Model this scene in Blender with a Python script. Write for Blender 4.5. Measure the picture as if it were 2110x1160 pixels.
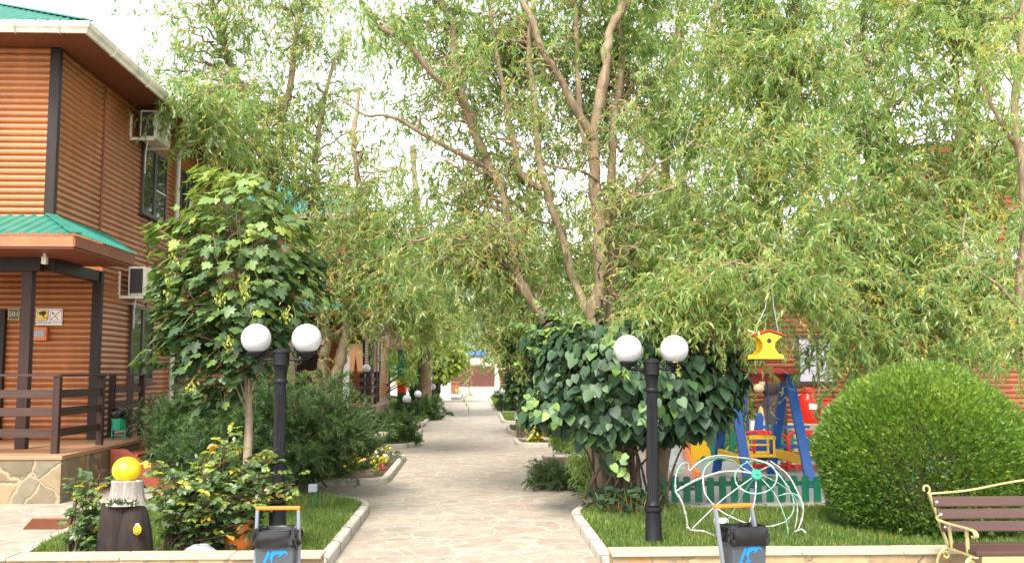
import bpy, bmesh, math, random
import numpy as np
from mathutils import Vector, Matrix, Euler

for o in list(bpy.data.objects):
    bpy.data.objects.remove(o, do_unlink=True)
scene = bpy.context.scene
COL = scene.collection
PI = math.pi

# ------------------------------------------------------------------ camera
FPX, CX, CY, HOR, VPX, EYE = 2000.0, 1055.0, 580.0, 764.0, 975.0, 1.75
TH = math.atan((HOR - CY) / FPX)
PSI = math.atan((CX - VPX) / FPX * math.cos(TH))
CAM_ROT = Euler((PI / 2 + TH, 0, -PSI), 'XYZ')
cam_d = bpy.data.cameras.new('camera')
cam = bpy.data.objects.new('camera', cam_d)
COL.objects.link(cam)
cam.location = (0, 0, EYE)
cam.rotation_euler = CAM_ROT
cam_d.sensor_width = 36
cam_d.lens = 36 * FPX / 2110
cam_d.clip_start = 0.1
cam_d.clip_end = 2000
cam_d.dof.use_dof = True
cam_d.dof.focus_distance = 11.0
cam_d.dof.aperture_fstop = 3.2
scene.camera = cam

# ------------------------------------------------------------------ light
SUN_EL, SUN_AZ = 50, -160       # azimuth from +Y towards +X: the sun stands behind the camera, to the left
w = bpy.data.worlds.new('World')
scene.world = w
w.use_nodes = True
nt = w.node_tree
nt.nodes.clear()
sky = nt.nodes.new('ShaderNodeTexSky')
sky.sky_type = 'NISHITA'
sky.sun_disc = False
sky.sun_elevation = math.radians(SUN_EL)
sky.sun_rotation = math.radians(SUN_AZ)
sky.dust_density = 1.5
sky.air_density = 1.0
hs = nt.nodes.new('ShaderNodeHueSaturation')      # a veiled, almost colourless overcast
hs.inputs['Saturation'].default_value = 0.16
bg = nt.nodes.new('ShaderNodeBackground')
bg.inputs['Strength'].default_value = 0.15
wo = nt.nodes.new('ShaderNodeOutputWorld')
nt.links.new(sky.outputs[0], hs.inputs['Color'])
nt.links.new(hs.outputs[0], bg.inputs['Color'])
nt.links.new(bg.outputs[0], wo.inputs['Surface'])
sun_d = bpy.data.lights.new('sun', 'SUN')
sun_d.energy = 1.75
sun_d.angle = math.radians(18)
sun_d.color = (1.0, 0.93, 0.82)
sun = bpy.data.objects.new('sun', sun_d)
COL.objects.link(sun)
_e, _a = math.radians(SUN_EL), math.radians(SUN_AZ)
_to = Vector((math.sin(_a) * math.cos(_e), math.cos(_a) * math.cos(_e), math.sin(_e)))
sun.rotation_euler = (-_to).to_track_quat('-Z', 'Y').to_euler()
scene.view_settings.view_transform = 'Standard'
scene.view_settings.look = 'None'
scene.view_settings.gamma = 1
scene.view_settings.exposure = 1.92
cy = scene.cycles
cy.max_bounces = 8
cy.diffuse_bounces = 4
cy.glossy_bounces = 3
cy.transmission_bounces = 6
cy.transparent_max_bounces = 8

# ------------------------------------------------------------------ pixel helpers (photo pixels, 2110 wide)
_RM = CAM_ROT.to_matrix()
def _ray(px, py):
    return _RM @ Vector(((px - CX) / FPX, -(py - CY) / FPX, -1))
def at(px, py, Y):
    d = _ray(px, py)
    return Vector((0, 0, EYE)) + d * (Y / d.y)
def gz(Y):
    return max(0.0, Y - 25.0) * 0.006
def gnd(px, py, z=0.0):
    d = _ray(px, py)
    return Vector((0, 0, EYE)) + d * ((z - EYE) / d.z)

# ------------------------------------------------------------------ object helpers
def wloc(o):
    v = Vector((0, 0, 0))
    while o is not None:
        v = v + Vector(o.location)
        o = o.parent
    return v
def tag(o, label=None, cat=None, group=None, kind=None):
    if label: o['label'] = label
    if cat: o['category'] = cat
    if group: o['group'] = group
    if kind: o['kind'] = kind
    return o
def thing(name, label, cat, loc=(0, 0, 0), group=None):
    o = bpy.data.objects.new(name, None)
    o.empty_display_size = 0.2
    COL.objects.link(o)
    o.location = loc
    return tag(o, label, cat, group)
def dup(o, parent=None):
    c = o.copy()
    COL.objects.link(c)
    c.parent = parent
    for ch in [x for x in bpy.data.objects if x.parent == o]:
        dup(ch, c)
    return c
def link_mesh(name, me, parent=None):
    """link a mesh whose coordinates are in world space; the object's origin goes to its base"""
    o = bpy.data.objects.new(name, me)
    COL.objects.link(o)
    if parent is not None:
        off = wloc(parent)
        o.parent = parent
        me.transform(Matrix.Translation(-off))
    else:
        n = len(me.vertices)
        a = np.empty(n * 3, np.float32)
        me.vertices.foreach_get('co', a)
        a = a.reshape(-1, 3)
        c = Vector(((a[:, 0].min() + a[:, 0].max()) / 2, (a[:, 1].min() + a[:, 1].max()) / 2, a[:, 2].min()))
        me.transform(Matrix.Translation(-c))
        o.location = c
    return o

def catmull(pts, n=6):
    P = [Vector(p) for p in pts]
    if len(P) < 3: 
        return [P[0].lerp(P[-1], i / n) for i in range(n + 1)]
    out = []
    for i in range(len(P) - 1):
        p0 = P[max(i - 1, 0)]; p1 = P[i]; p2 = P[i + 1]; p3 = P[min(i + 2, len(P) - 1)]
        for k in range(n):
            t = k / n
            out.append(0.5 * ((2 * p1) + (p2 - p0) * t + (2 * p0 - 5 * p1 + 4 * p2 - p3) * t * t + (3 * p1 - p0 - 3 * p2 + p3) * t ** 3))
    out.append(P[-1])
    return out

class MB:
    def __init__(s):
        s.v = []; s.f = []
    def quad(s, a, b, c, d):
        i = len(s.v); s.v += [tuple(a), tuple(b), tuple(c), tuple(d)]; s.f.append((i, i + 1, i + 2, i + 3)); return s
    def poly(s, pts):
        i = len(s.v); s.v += [tuple(p) for p in pts]; s.f.append(tuple(range(i, i + len(pts)))); return s
    def hexa(s, p):
        """8 corners: bottom ring 0-3, top ring 4-7"""
        i = len(s.v); s.v += [tuple(q) for q in p]
        for f in ((3, 2, 1, 0), (4, 5, 6, 7), (0, 1, 5, 4), (1, 2, 6, 5), (2, 3, 7, 6), (3, 0, 4, 7)):
            s.f.append(tuple(i + k for k in f))
        return s
    def box(s, x0, x1, y0, y1, z0, z1):
        return s.hexa([(x0, y0, z0), (x1, y0, z0), (x1, y1, z0), (x0, y1, z0), (x0, y0, z1), (x1, y0, z1), (x1, y1, z1), (x0, y1, z1)])
    def bar(s, a, b, w, h, up=(0, 0, 1)):
        a = Vector(a); b = Vector(b); d = (b - a).normalized(); u = Vector(up)
        sd = d.cross(u)
        if sd.length < 1e-4: sd = d.cross(Vector((0, 1, 0)))
        sd.normalize(); u = sd.cross(d).normalized()
        r = lambda p: [p - sd * w / 2 - u * h / 2, p + sd * w / 2 - u * h / 2, p + sd * w / 2 + u * h / 2, p - sd * w / 2 + u * h / 2]
        return s.hexa(r(a) + r(b))
    def tube(s, pts, r, n=8, cap=True):
        P = [Vector(p) for p in pts]
        R = r if isinstance(r, (list, tuple)) else [r] * len(P)
        i0 = len(s.v)
        ref = None
        for k, p in enumerate(P):
            t = (P[min(k + 1, len(P) - 1)] - P[max(k - 1, 0)])
            t = t.normalized() if t.length > 1e-9 else Vector((0, 0, 1))
            if ref is None:
                ref = Vector((1, 0, 0)) if abs(t.x) < 0.8 else Vector((0, 1, 0))
            u = ref - t * ref.dot(t)
            if u.length < 1e-6: u = t.orthogonal()
            u.normalize(); ref = u; v = t.cross(u)
            for j in range(n):
                a = 2 * PI * j / n
                s.v.append(tuple(p + (u * math.cos(a) + v * math.sin(a)) * R[k]))
        for k in range(len(P) - 1):
            for j in range(n):
                a = i0 + k * n + j; b = i0 + k * n + (j + 1) % n
                s.f.append((a, b, b + n, a + n))
        if cap:
            s.f.append(tuple(i0 + j for j in reversed(range(n))))
            s.f.append(tuple(i0 + (len(P) - 1) * n + j for j in range(n)))
        return s
    def lathe(s, prof, c=(0, 0, 0), n=24, flute=None):
        i0 = len(s.v); c = Vector(c)
        for (r, z) in prof:
            for j in range(n):
                a = 2 * PI * j / n
                rr = r
                if flute and flute[0] <= z <= flute[1]:
                    rr = r * (1 - flute[2] * (j % 2))
                s.v.append((c.x + rr * math.cos(a), c.y + rr * math.sin(a), c.z + z))
        for k in range(len(prof) - 1):
            for j in range(n):
                a = i0 + k * n + j; b = i0 + k * n + (j + 1) % n
                s.f.append((a, b, b + n, a + n))
        s.f.append(tuple(i0 + j for j in reversed(range(n))))
        s.f.append(tuple(i0 + (len(prof) - 1) * n + j for j in range(n)))
        return s
    def ball(s, c, r, sc=(1, 1, 1), nu=28, nv=18):
        c = Vector(c)
        i0 = len(s.v)
        for k in range(nv + 1):
            t = PI * k / nv
            for j in range(nu):
                a = 2 * PI * j / nu
                s.v.append((c.x + r * sc[0] * math.sin(t) * math.cos(a), c.y + r * sc[1] * math.sin(t) * math.sin(a), c.z - r * sc[2] * math.cos(t)))
        for k in range(nv):
            for j in range(nu):
                a = i0 + k * nu + j; b = i0 + k * nu + (j + 1) % nu
                s.f.append((a, b, b + nu, a + nu))
        return s
    def prism(s, pts, d):
        """flat outline pts (3D) pushed along vector d"""
        d = Vector(d); n = len(pts); i = len(s.v)
        s.v += [tuple(Vector(p)) for p in pts] + [tuple(Vector(p) + d) for p in pts]
        s.f.append(tuple(i + k for k in reversed(range(n))))
        s.f.append(tuple(i + n + k for k in range(n)))
        for k in range(n):
            a = i + k; b = i + (k + 1) % n
            s.f.append((a, b, b + n, a + n))
        return s
    def xf(s, M, start=0):
        for k in range(start, len(s.v)):
            s.v[k] = tuple(M @ Vector(s.v[k]))
        return s
    def build(s, name, mat, parent=None, smooth=False, bevel=0.0, merge=False):
        me = bpy.data.meshes.new(name)
        me.from_pydata(s.v, [], s.f)
        bm = bmesh.new(); bm.from_mesh(me)
        if merge: bmesh.ops.remove_doubles(bm, verts=bm.verts, dist=1e-5)
        bmesh.ops.recalc_face_normals(bm, faces=bm.faces)
        if bevel:
            es = [e for e in bm.edges if len(e.link_faces) == 2 and e.calc_face_angle(0) > 0.6]
            bmesh.ops.bevel(bm, geom=es, offset=bevel, segments=2, affect='EDGES', profile=0.6, clamp_overlap=True)
        bm.to_mesh(me); bm.free()
        me.materials.append(mat)
        if smooth:
            me.polygons.foreach_set('use_smooth', [True] * len(me.polygons))
            try: me.set_sharp_from_angle(angle=math.radians(38))
            except Exception: pass
        return link_mesh(name, me, parent)

# ------------------------------------------------------------------ materials
def nodes_of(name):
    m = bpy.data.materials.new(name); m.use_nodes = True
    t = m.node_tree; b = t.nodes['Principled BSDF']
    return m, t, b
def ramp(t, stops, fac=None):
    r = t.nodes.new('ShaderNodeValToRGB')
    e = r.color_ramp.elements
    while len(e) > 1: e.remove(e[-1])
    e[0].position = stops[0][0]; e[0].color = (*stops[0][1], 1)
    for p, c in stops[1:]:
        k = e.new(p); k.color = (*c, 1)
    if fac is not None: t.links.new(fac, r.inputs[0])
    return r
def mapped(t, scale=(1, 1, 1), coord='Object'):
    c = t.nodes.new('ShaderNodeTexCoord'); m = t.nodes.new('ShaderNodeMapping')
    m.inputs['Scale'].default_value = scale
    if coord == 'World':
        g = t.nodes.new('ShaderNodeNewGeometry'); t.links.new(g.outputs['Position'], m.inputs['Vector'])
    else:
        t.links.new(c.outputs[coord], m.inputs['Vector'])
    return m.outputs[0]
def noise(t, vec, scale, detail=4, rough=0.55, dist=0.0):
    n = t.nodes.new('ShaderNodeTexNoise')
    n.inputs['Scale'].default_value = scale; n.inputs['Detail'].default_value = detail
    n.inputs['Roughness'].default_value = rough; n.inputs['Distortion'].default_value = dist
    t.links.new(vec, n.inputs['Vector'])
    return n.outputs['Fac']
def bump(t, b, h, strength=0.3, dist=0.01):
    n = t.nodes.new('ShaderNodeBump'); n.inputs['Strength'].default_value = strength; n.inputs['Distance'].default_value = dist
    t.links.new(h, n.inputs['Height']); t.links.new(n.outputs[0], b.inputs['Normal'])
def mixc(t, fac, a, b, mode='MIX'):
    m = t.nodes.new('ShaderNodeMix'); m.data_type = 'RGBA'; m.blend_type = mode
    for s, x in ((m.inputs[0], fac), (m.inputs[6], a), (m.inputs[7], b)):
        if isinstance(x, (int, float)): s.default_value = x
        elif isinstance(x, tuple): s.default_value = (*x, 1)
        else: t.links.new(x, s)
    return m.outputs[2]
def sc(c, k): return tuple(min(1, x * k) for x in c)
def paint(name, c, rough=0.45, var=0.18, scale=9, stretch=(1, 1, 1), bmp=0.12, metal=0.0, coat=0.0, spec=0.5, wear=None):
    m, t, b = nodes_of(name)
    v = mapped(t, stretch)
    n = noise(t, v, scale, 6, 0.6)
    r = ramp(t, [(0.3, sc(c, 1 - var)), (0.7, sc(c, 1 + var))], n)
    out = r.outputs[0]
    if wear:
        n2 = noise(t, v, scale * 0.6, 8, 0.7, 0.6)
        k = ramp(t, [(wear[1], (0, 0, 0)), (wear[1] + 0.06, (1, 1, 1))], n2)
        out = mixc(t, k.outputs[0], out, wear[0])
    t.links.new(out, b.inputs['Base Color'])
    rr = ramp(t, [(0.3, (rough * 0.85,) * 3), (0.7, (min(1, rough * 1.2),) * 3)], n)
    t.links.new(rr.outputs[0], b.inputs['Roughness'])
    b.inputs['Metallic'].default_value = metal
    b.inputs['Coat Weight'].default_value = coat
    b.inputs['Specular IOR Level'].default_value = spec
    if bmp: bump(t, b, noise(t, v, scale * 6, 5), bmp, 0.004)
    return m
def wood(name, c, rough=0.5, axis='x', var=0.3, scale=3.0):
    m, t, b = nodes_of(name)
    st = {'x': (0.6, 9, 9), 'y': (9, 0.6, 9), 'z': (9, 9, 0.6)}[axis]
    v = mapped(t, st)
    n = noise(t, v, scale, 7, 0.62, 0.5)
    r = ramp(t, [(0.28, sc(c, 1 - var)), (0.5, c), (0.75, sc(c, 1 + var))], n)
    big = noise(t, mapped(t), 0.9, 3)
    o = mixc(t, ramp(t, [(0.35, (0.75,) * 3), (0.7, (1.12,) * 3)], big).outputs[0], (0, 0, 0), r.outputs[0])
    mm = mixc(t, 1.0, r.outputs[0], ramp(t, [(0.35, (0.78,) * 3), (0.7, (1.0,) * 3)], big).outputs[0], 'MULTIPLY')
    t.links.new(mm, b.inputs['Base Color'])
    b.inputs['Roughness'].default_value = rough
    b.inputs['Specular IOR Level'].default_value = 0.28
    bump(t, b, n, 0.25, 0.004)
    return m
def leafmat(name, stops, trans=0.45, gloss=0.06, rough=0.45):
    m = bpy.data.materials.new(name); m.use_nodes = True
    t = m.node_tree; t.nodes.clear()
    a = t.nodes.new('ShaderNodeAttribute'); a.attribute_name = 'tint'
    r = ramp(t, stops, a.outputs['Fac'])
    d = t.nodes.new('ShaderNodeBsdfDiffuse'); tr = t.nodes.new('ShaderNodeBsdfTranslucent')
    g = t.nodes.new('ShaderNodeBsdfGlossy'); g.inputs['Roughness'].default_value = rough
    t.links.new(r.outputs[0], d.inputs[0])
    hv = t.nodes.new('ShaderNodeHueSaturation'); hv.inputs['Hue'].default_value = 0.493; hv.inputs['Value'].default_value = 1.25; hv.inputs['Saturation'].default_value = 1.1
    t.links.new(r.outputs[0], hv.inputs['Color']); t.links.new(hv.outputs[0], tr.inputs[0])
    m1 = t.nodes.new('ShaderNodeMixShader'); m1.inputs[0].default_value = trans
    t.links.new(d.outputs[0], m1.inputs[1]); t.links.new(tr.outputs[0], m1.inputs[2])
    m2 = t.nodes.new('ShaderNodeMixShader'); m2.inputs[0].default_value = gloss
    t.links.new(m1.outputs[0], m2.inputs[1]); t.links.new(g.outputs[0], m2.inputs[2])
    o = t.nodes.new('ShaderNodeOutputMaterial'); t.links.new(m2.outputs[0], o.inputs[0])
    return m
def bark(name, lo, hi, scale=7):
    m, t, b = nodes_of(name)
    v = mapped(t, (5, 5, 1.0), 'World')
    n = noise(t, v, scale * 0.5, 8, 0.68, 0.8)
    n2 = noise(t, mapped(t, (1, 1, 1), 'World'), 1.7, 3)
    a = ramp(t, [(0.3, sc(lo, 0.5)), (0.5, lo), (0.72, hi)], n)
    k = mixc(t, ramp(t, [(0.4, (0, 0, 0)), (0.65, (1, 1, 1))], n2).outputs[0], a.outputs[0], sc(hi, 0.85))
    k2 = mixc(t, 0.6, k, a.outputs[0])
    t.links.new(k2, b.inputs['Base Color'])
    b.inputs['Roughness'].default_value = 0.85
    bump(t, b, n, 0.7, 0.02)
    return m
def stones(name, cols, joint, scale, rand=1.0, jw=0.05, rough=0.75, bmp=0.5, coord='World', squash=(1, 1, 1), warp=0.12):
    m, t, b = nodes_of(name)
    v0 = mapped(t, squash, coord)
    nz = t.nodes.new('ShaderNodeTexNoise'); nz.inputs['Scale'].default_value = 2.5; nz.inputs['Detail'].default_value = 3
    t.links.new(v0, nz.inputs['Vector'])
    off = t.nodes.new('ShaderNodeVectorMath'); off.operation = 'MULTIPLY_ADD'
    off.inputs[1].default_value = (warp * 2,) * 3
    t.links.new(nz.outputs['Color'], off.inputs[0]); t.links.new(v0, off.inputs[2])
    v = off.outputs[0]
    vo = t.nodes.new('ShaderNodeTexVoronoi'); vo.feature = 'F1'; vo.inputs['Scale'].default_value = scale; vo.inputs['Randomness'].default_value = rand
    ve = t.nodes.new('ShaderNodeTexVoronoi'); ve.feature = 'DISTANCE_TO_EDGE'; ve.inputs['Scale'].default_value = scale; ve.inputs['Randomness'].default_value = rand
    t.links.new(v, vo.inputs['Vector']); t.links.new(v, ve.inputs['Vector'])
    sep = t.nodes.new('ShaderNodeSeparateColor'); t.links.new(vo.outputs['Color'], sep.inputs[0])
    n = len(cols)
    r = ramp(t, [((i + 0.0) / n, c) for i, c in enumerate(cols)], sep.outputs[0]); r.color_ramp.interpolation = 'CONSTANT'
    n1 = noise(t, v0, scale * 1.6, 6, 0.65, 0.4)
    mot = mixc(t, 1.0, r.outputs[0], ramp(t, [(0.3, (0.72,) * 3), (0.7, (1.1,) * 3)], n1).outputs[0], 'MULTIPLY')
    jm = ramp(t, [(jw * 0.55, (1, 1, 1)), (jw, (0, 0, 0))], ve.outputs['Distance'])
    c = mixc(t, jm.outputs[0], mot, joint)
    t.links.new(c, b.inputs['Base Color'])
    b.inputs['Roughness'].default_value = rough
    b.inputs['Specular IOR Level'].default_value = 0.3
    h = ramp(t, [(jw * 0.5, (0, 0, 0)), (jw * 1.6, (1, 1, 1))], ve.outputs['Distance'])
    hh = mixc(t, 0.3, h.outputs[0], noise(t, v0, scale * 7, 6))
    bump(t, b, hh, bmp, 0.015)
    return m
def glassy(name, c=(0.02, 0.025, 0.025), rough=0.04):
    m, t, b = nodes_of(name)
    b.inputs['Base Color'].default_value = (*c, 1); b.inputs['Roughness'].default_value = rough
    b.inputs['Specular IOR Level'].default_value = 0.9
    n = noise(t, mapped(t), 1.3, 2); bump(t, b, n, 0.03, 0.02)
    return m

M = {}
M['log'] = paint('log_siding', (0.36, 0.112, 0.026), 0.38, 0.16, 2.2, (0.35, 0.35, 7), 0.10, coat=0.22, spec=0.5)
M['log_red'] = paint('red_log_siding', (0.31, 0.085, 0.032), 0.45, 0.16, 2.2, (0.35, 0.35, 7), 0.10)
M['soffit'] = paint('soffit_panel', (0.20, 0.055, 0.022), 0.5, 0.15, 4, (1, 6, 1))
M['dark_trim'] = wood('dark_trim', (0.026, 0.016, 0.013), 0.55, 'z', 0.35)
M['brown_trim'] = wood('brown_batten', (0.22, 0.07, 0.03), 0.5, 'z', 0.25)
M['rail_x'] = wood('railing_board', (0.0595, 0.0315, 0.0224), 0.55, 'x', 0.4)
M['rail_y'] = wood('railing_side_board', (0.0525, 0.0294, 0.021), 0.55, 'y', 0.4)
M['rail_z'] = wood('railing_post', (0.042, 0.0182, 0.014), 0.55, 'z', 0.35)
M['green_roof'] = paint('green_roof_metal', (0.028, 0.19, 0.135), 0.38, 0.10, 3, (1, 1, 1), 0.05, spec=0.5)
M['gutter'] = paint('gutter_cream', (0.74, 0.68, 0.55), 0.4, 0.10, 5, (1, 1, 1), 0.05, wear=((0.45, 0.33, 0.16), 0.66))
M['black_gap'] = paint('roof_underside', (0.02, 0.018, 0.025), 0.8, 0.1)
M['frame_dark'] = paint('window_frame', (0.045, 0.030, 0.026), 0.42, 0.2)
M['pane'] = glassy('window_pane')
M['ac'] = paint('ac_casing', (0.70, 0.66, 0.54), 0.5, 0.10, 6, wear=((0.42, 0.26, 0.10), 0.63))
M['ac_grille'] = paint('ac_grille', (0.05, 0.045, 0.045), 0.6, 0.3, 60)
M['white'] = paint('white_plastic', (0.78, 0.76, 0.72), 0.4, 0.05)
M['porch_floor'] = wood('porch_floor', (0.36, 0.20, 0.11), 0.5, 'x', 0.12, 1.4)
M['plinth'] = stones('plinth_stone', [(0.20, 0.145, 0.075), (0.26, 0.195, 0.11), (0.165, 0.13, 0.08), (0.28, 0.22, 0.13), (0.25, 0.155, 0.06), (0.19, 0.16, 0.105)], (0.27, 0.22, 0.14), 2.6, jw=0.035, bmp=0.8, rough=0.6)
M['wallstone'] = stones('wall_stone', [(0.32, 0.23, 0.115), (0.37, 0.27, 0.145), (0.29, 0.215, 0.12), (0.40, 0.30, 0.17), (0.33, 0.20, 0.09)], (0.23, 0.18, 0.115), 3.3, jw=0.035, bmp=0.8, rough=0.7)
M['coping'] = paint('coping_stone', (0.40, 0.325, 0.225), 0.75, 0.12, 7, bmp=0.4)
M['kerb'] = paint('kerb_concrete', (0.40, 0.365, 0.305), 0.85, 0.16, 5, bmp=0.5, wear=((0.33, 0.29, 0.21), 0.62))
M['paving'] = stones('flagstone', [(0.321, 0.277, 0.220), (0.343, 0.295, 0.233), (0.308, 0.273, 0.220), (0.326, 0.264, 0.211), (0.352, 0.304, 0.242), (0.317, 0.282, 0.229), (0.317, 0.246, 0.198)], (0.378, 0.330, 0.264), 2.7, jw=0.04, bmp=0.2, rough=0.7, warp=0.2)
def _kerb():
    m = M['kerb']; t = m.node_tree; b = t.nodes['Principled BSDF']
    g = t.nodes.new('ShaderNodeNewGeometry'); x = t.nodes.new('ShaderNodeSeparateXYZ'); t.links.new(g.outputs['Position'], x.inputs[0])
    a = t.nodes.new('ShaderNodeMath'); a.operation = 'ADD'; t.links.new(x.outputs[0], a.inputs[0]); t.links.new(x.outputs[1], a.inputs[1])
    p = t.nodes.new('ShaderNodeMath'); p.operation = 'PINGPONG'; p.inputs[1].default_value = .42; t.links.new(a.outputs[0], p.inputs[0])
    r = ramp(t, [(0.0, (.30, .28, .24)), (0.018, (.32, .30, .26)), (0.03, (1, 1, 1))], p.outputs[0])
    old = b.inputs['Base Color'].links[0].from_socket
    t.links.new(mixc(t, 1.0, old, r.outputs[0], 'MULTIPLY'), b.inputs['Base Color'])
_kerb()
def _weather(key):
    m = M[key]; t = m.node_tree; b = t.nodes['Principled BSDF']; old = b.inputs['Base Color'].links[0].from_socket
    n = noise(t, mapped(t, (2.2, 2.2, .35), 'World'), 1.6, 5, .6); r = ramp(t, [(.32, (.70, .72, .76)), (.6, (1, 1, 1)), (.78, (1.14, 1.10, 1.05))], n)
    t.links.new(mixc(t, 1.0, old, r.outputs[0], 'MULTIPLY'), b.inputs['Base Color'])
for k_ in ('log', 'log_red', 'green_roof', 'gutter'): _weather(k_)
M['soil'] = paint('soil', (0.075, 0.048, 0.030), 0.95, 0.4, 12, bmp=0.8)
M['turf'] = paint('turf', (0.060, 0.095, 0.022), 0.95, 0.4, 9, bmp=0.8)
M['slab'] = paint('playground_slab', (0.30, 0.30, 0.29), 0.85, 0.12, 4, bmp=0.4)
M['land'] = paint('far_ground', (0.16, 0.17, 0.08), 0.95, 0.35, 0.3)
M['hill'] = paint('hill', (0.10, 0.14, 0.07), 0.95, 0.3, 0.02)
M['lamp_black'] = paint('lamp_post_paint', (0.008, 0.008, 0.010), 0.5, 0.3, 8, bmp=0.15, spec=0.22, wear=((0.12, 0.12, 0.13), 0.74))
M['globe'] = None
M['bin_grey'] = paint('bin_grey', (0.050, 0.060, 0.070), 0.42, 0.12, 6)
M['bin_frame'] = paint('bin_frame', (0.17, 0.19, 0.225), 0.42, 0.08, 6)
M['orange'] = paint('orange_handle', (0.62, 0.16, 0.008), 0.4, 0.06)
M['bag'] = paint('bin_bag', (0.005, 0.005, 0.0055), 0.25, 0.3, 5, bmp=0.0, spec=0.4)
M['logo_blue'] = paint('logo_blue', (0.004, 0.17, 0.50), 0.4, 0.03)
M['stump'] = bark('stump_wood', (0.011, 0.0055, 0.0038), (0.036, 0.017, 0.010), 6)
M['pale_stump'] = bark('pale_stump', (0.17, 0.15, 0.13), (0.42, 0.38, 0.33), 12)
M['yellow'] = paint('yellow_gloss', (0.66, 0.46, 0.004), 0.25, 0.06, coat=0.4)
M['yellow_play'] = paint('yellow_play', (0.86, 0.50, 0.008), 0.4, 0.08)
M['black'] = paint('black_paint', (0.012, 0.012, 0.012), 0.5, 0.2)
M['red_wood'] = wood('red_brown_steps', (0.26, 0.062, 0.032), 0.5, 'x', 0.25)
M['green_bin'] = paint('green_bin', (0.01, 0.27, 0.13), 0.4, 0.1)
M['green_play'] = paint('green_play', (0.006, 0.12, 0.060), 0.45, 0.18)
M['blue_play'] = paint('blue_play', (0.012, 0.085, 0.32), 0.42, 0.15)
M['red_play'] = paint('red_play', (0.42, 0.022, 0.022), 0.42, 0.15)
M['red_bright'] = paint('red_bright', (0.70, 0.030, 0.015), 0.35, 0.1)
M['metal'] = paint('slide_metal', (0.62, 0.62, 0.64), 0.25, 0.15, 4, metal=0.8)
M['orange_play'] = paint('orange_play', (0.85, 0.22, 0.04), 0.4, 0.1)
M['bear'] = paint('bear_fur', (0.050, 0.030, 0.022), 0.9, 0.35, 16, bmp=0.6)
M['bear_snout'] = paint('bear_snout', (0.42, 0.32, 0.18), 0.8, 0.1)
M['wire_white'] = paint('wire_white', (0.38, 0.38, 0.34), 0.4, 0.12)
M['wire_green'] = paint('wire_green', (0.20, 0.34, 0.27), 0.4, 0.2)
M['mint'] = paint('mint_disc', (0.015, 0.26, 0.15), 0.4, 0.1)
M['bench_wood'] = wood('bench_slat', (0.080, 0.042, 0.034), 0.42, 'x', 0.2)
M['bench_metal'] = paint('bench_metal', (0.34, 0.29, 0.125), 0.5, 0.15, 12, wear=((0.42, 0.42, 0.36), 0.6))
M['gate'] = wood('gate_boards', (0.105, 0.036, 0.028), 0.65, 'z', 0.3)
M['pillar'] = paint('white_pillar', (0.72, 0.69, 0.62), 0.8, 0.12, 10, wear=((0.16, 0.14, 0.12), 0.66))
M['box_brown'] = wood('brown_box', (0.30, 0.11, 0.045), 0.55, 'z', 0.3)
M['grey_figure'] = paint('grey_figure', (0.30, 0.32, 0.34), 0.5, 0.1)
M['trousers'] = paint('trousers', (0.42, 0.22, 0.10), 0.9, 0.12, 20)
M['roof_red'] = paint('play_roof', (0.19, 0.055, 0.06), 0.6, 0.2)
M['curtain'] = paint('curtain', (0.52, 0.50, 0.58), 0.8, 0.15, 20, (30, 1, 0.3))
M['sign_dark'] = paint('number_plate', (0.018, 0.040, 0.035), 0.4, 0.1)
M['sign_gold'] = paint('number_gold', (0.70, 0.47, 0.12), 0.4, 0.05)
M['sign_yellow'] = paint('sign_yellow', (0.82, 0.52, 0.01), 0.4, 0.05)
M['sign_red'] = paint('sign_red', (0.55, 0.03, 0.06), 0.4, 0.05)
M['sign_orange'] = paint('box_orange', (0.60, 0.13, 0.02), 0.4, 0.1)
M['blue_roof'] = paint('blue_roof', (0.06, 0.13, 0.36), 0.5, 0.1)
M['cream_wall'] = paint('cream_wall', (0.50, 0.42, 0.30), 0.8, 0.1)
M['bark_w'] = bark('willow_bark', (0.20, 0.130, 0.080), (0.36, 0.31, 0.19))
M['bark_d'] = bark('dark_bark', (0.10, 0.065, 0.042), (0.22, 0.15, 0.10))
M['bark_m'] = bark('maple_bark', (0.23, 0.17, 0.11), (0.36, 0.29, 0.20))
M['twig'] = paint('twig', (0.40, 0.30, 0.10), 0.7, 0.25, 5)
M['twig_d'] = paint('twig_brown', (0.12, 0.07, 0.04), 0.8, 0.25, 5)
M['willow'] = leafmat('willow_leaf', [(0, (0.072, 0.150, 0.032)), (0.35, (0.150, 0.285, 0.062)), (0.7, (0.258, 0.390, 0.108)), (0.88, (0.42, 0.48, 0.12)), (1, (0.62, 0.55, 0.06))], 0.64, 0.05)
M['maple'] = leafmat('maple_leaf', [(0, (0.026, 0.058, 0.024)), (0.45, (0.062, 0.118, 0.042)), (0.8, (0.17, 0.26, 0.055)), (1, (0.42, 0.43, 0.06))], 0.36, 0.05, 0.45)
M['heart'] = leafmat('heart_leaf', [(0, (0.018, 0.044, 0.021)), (0.5, (0.044, 0.092, 0.040)), (0.8, (0.10, 0.18, 0.052)), (1, (0.22, 0.33, 0.045))], 0.22, 0.035, 0.5)
M['thuja'] = leafmat('thuja_spray', [(0, (0.052, 0.118, 0.016)), (0.5, (0.125, 0.225, 0.031)), (1, (0.29, 0.38, 0.040))], 0.40, 0.04)
M['juniper'] = leafmat('juniper_spray', [(0, (0.020, 0.058, 0.014)), (0.5, (0.046, 0.112, 0.024)), (1, (0.13, 0.205, 0.045))], 0.3, 0.04)
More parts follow.
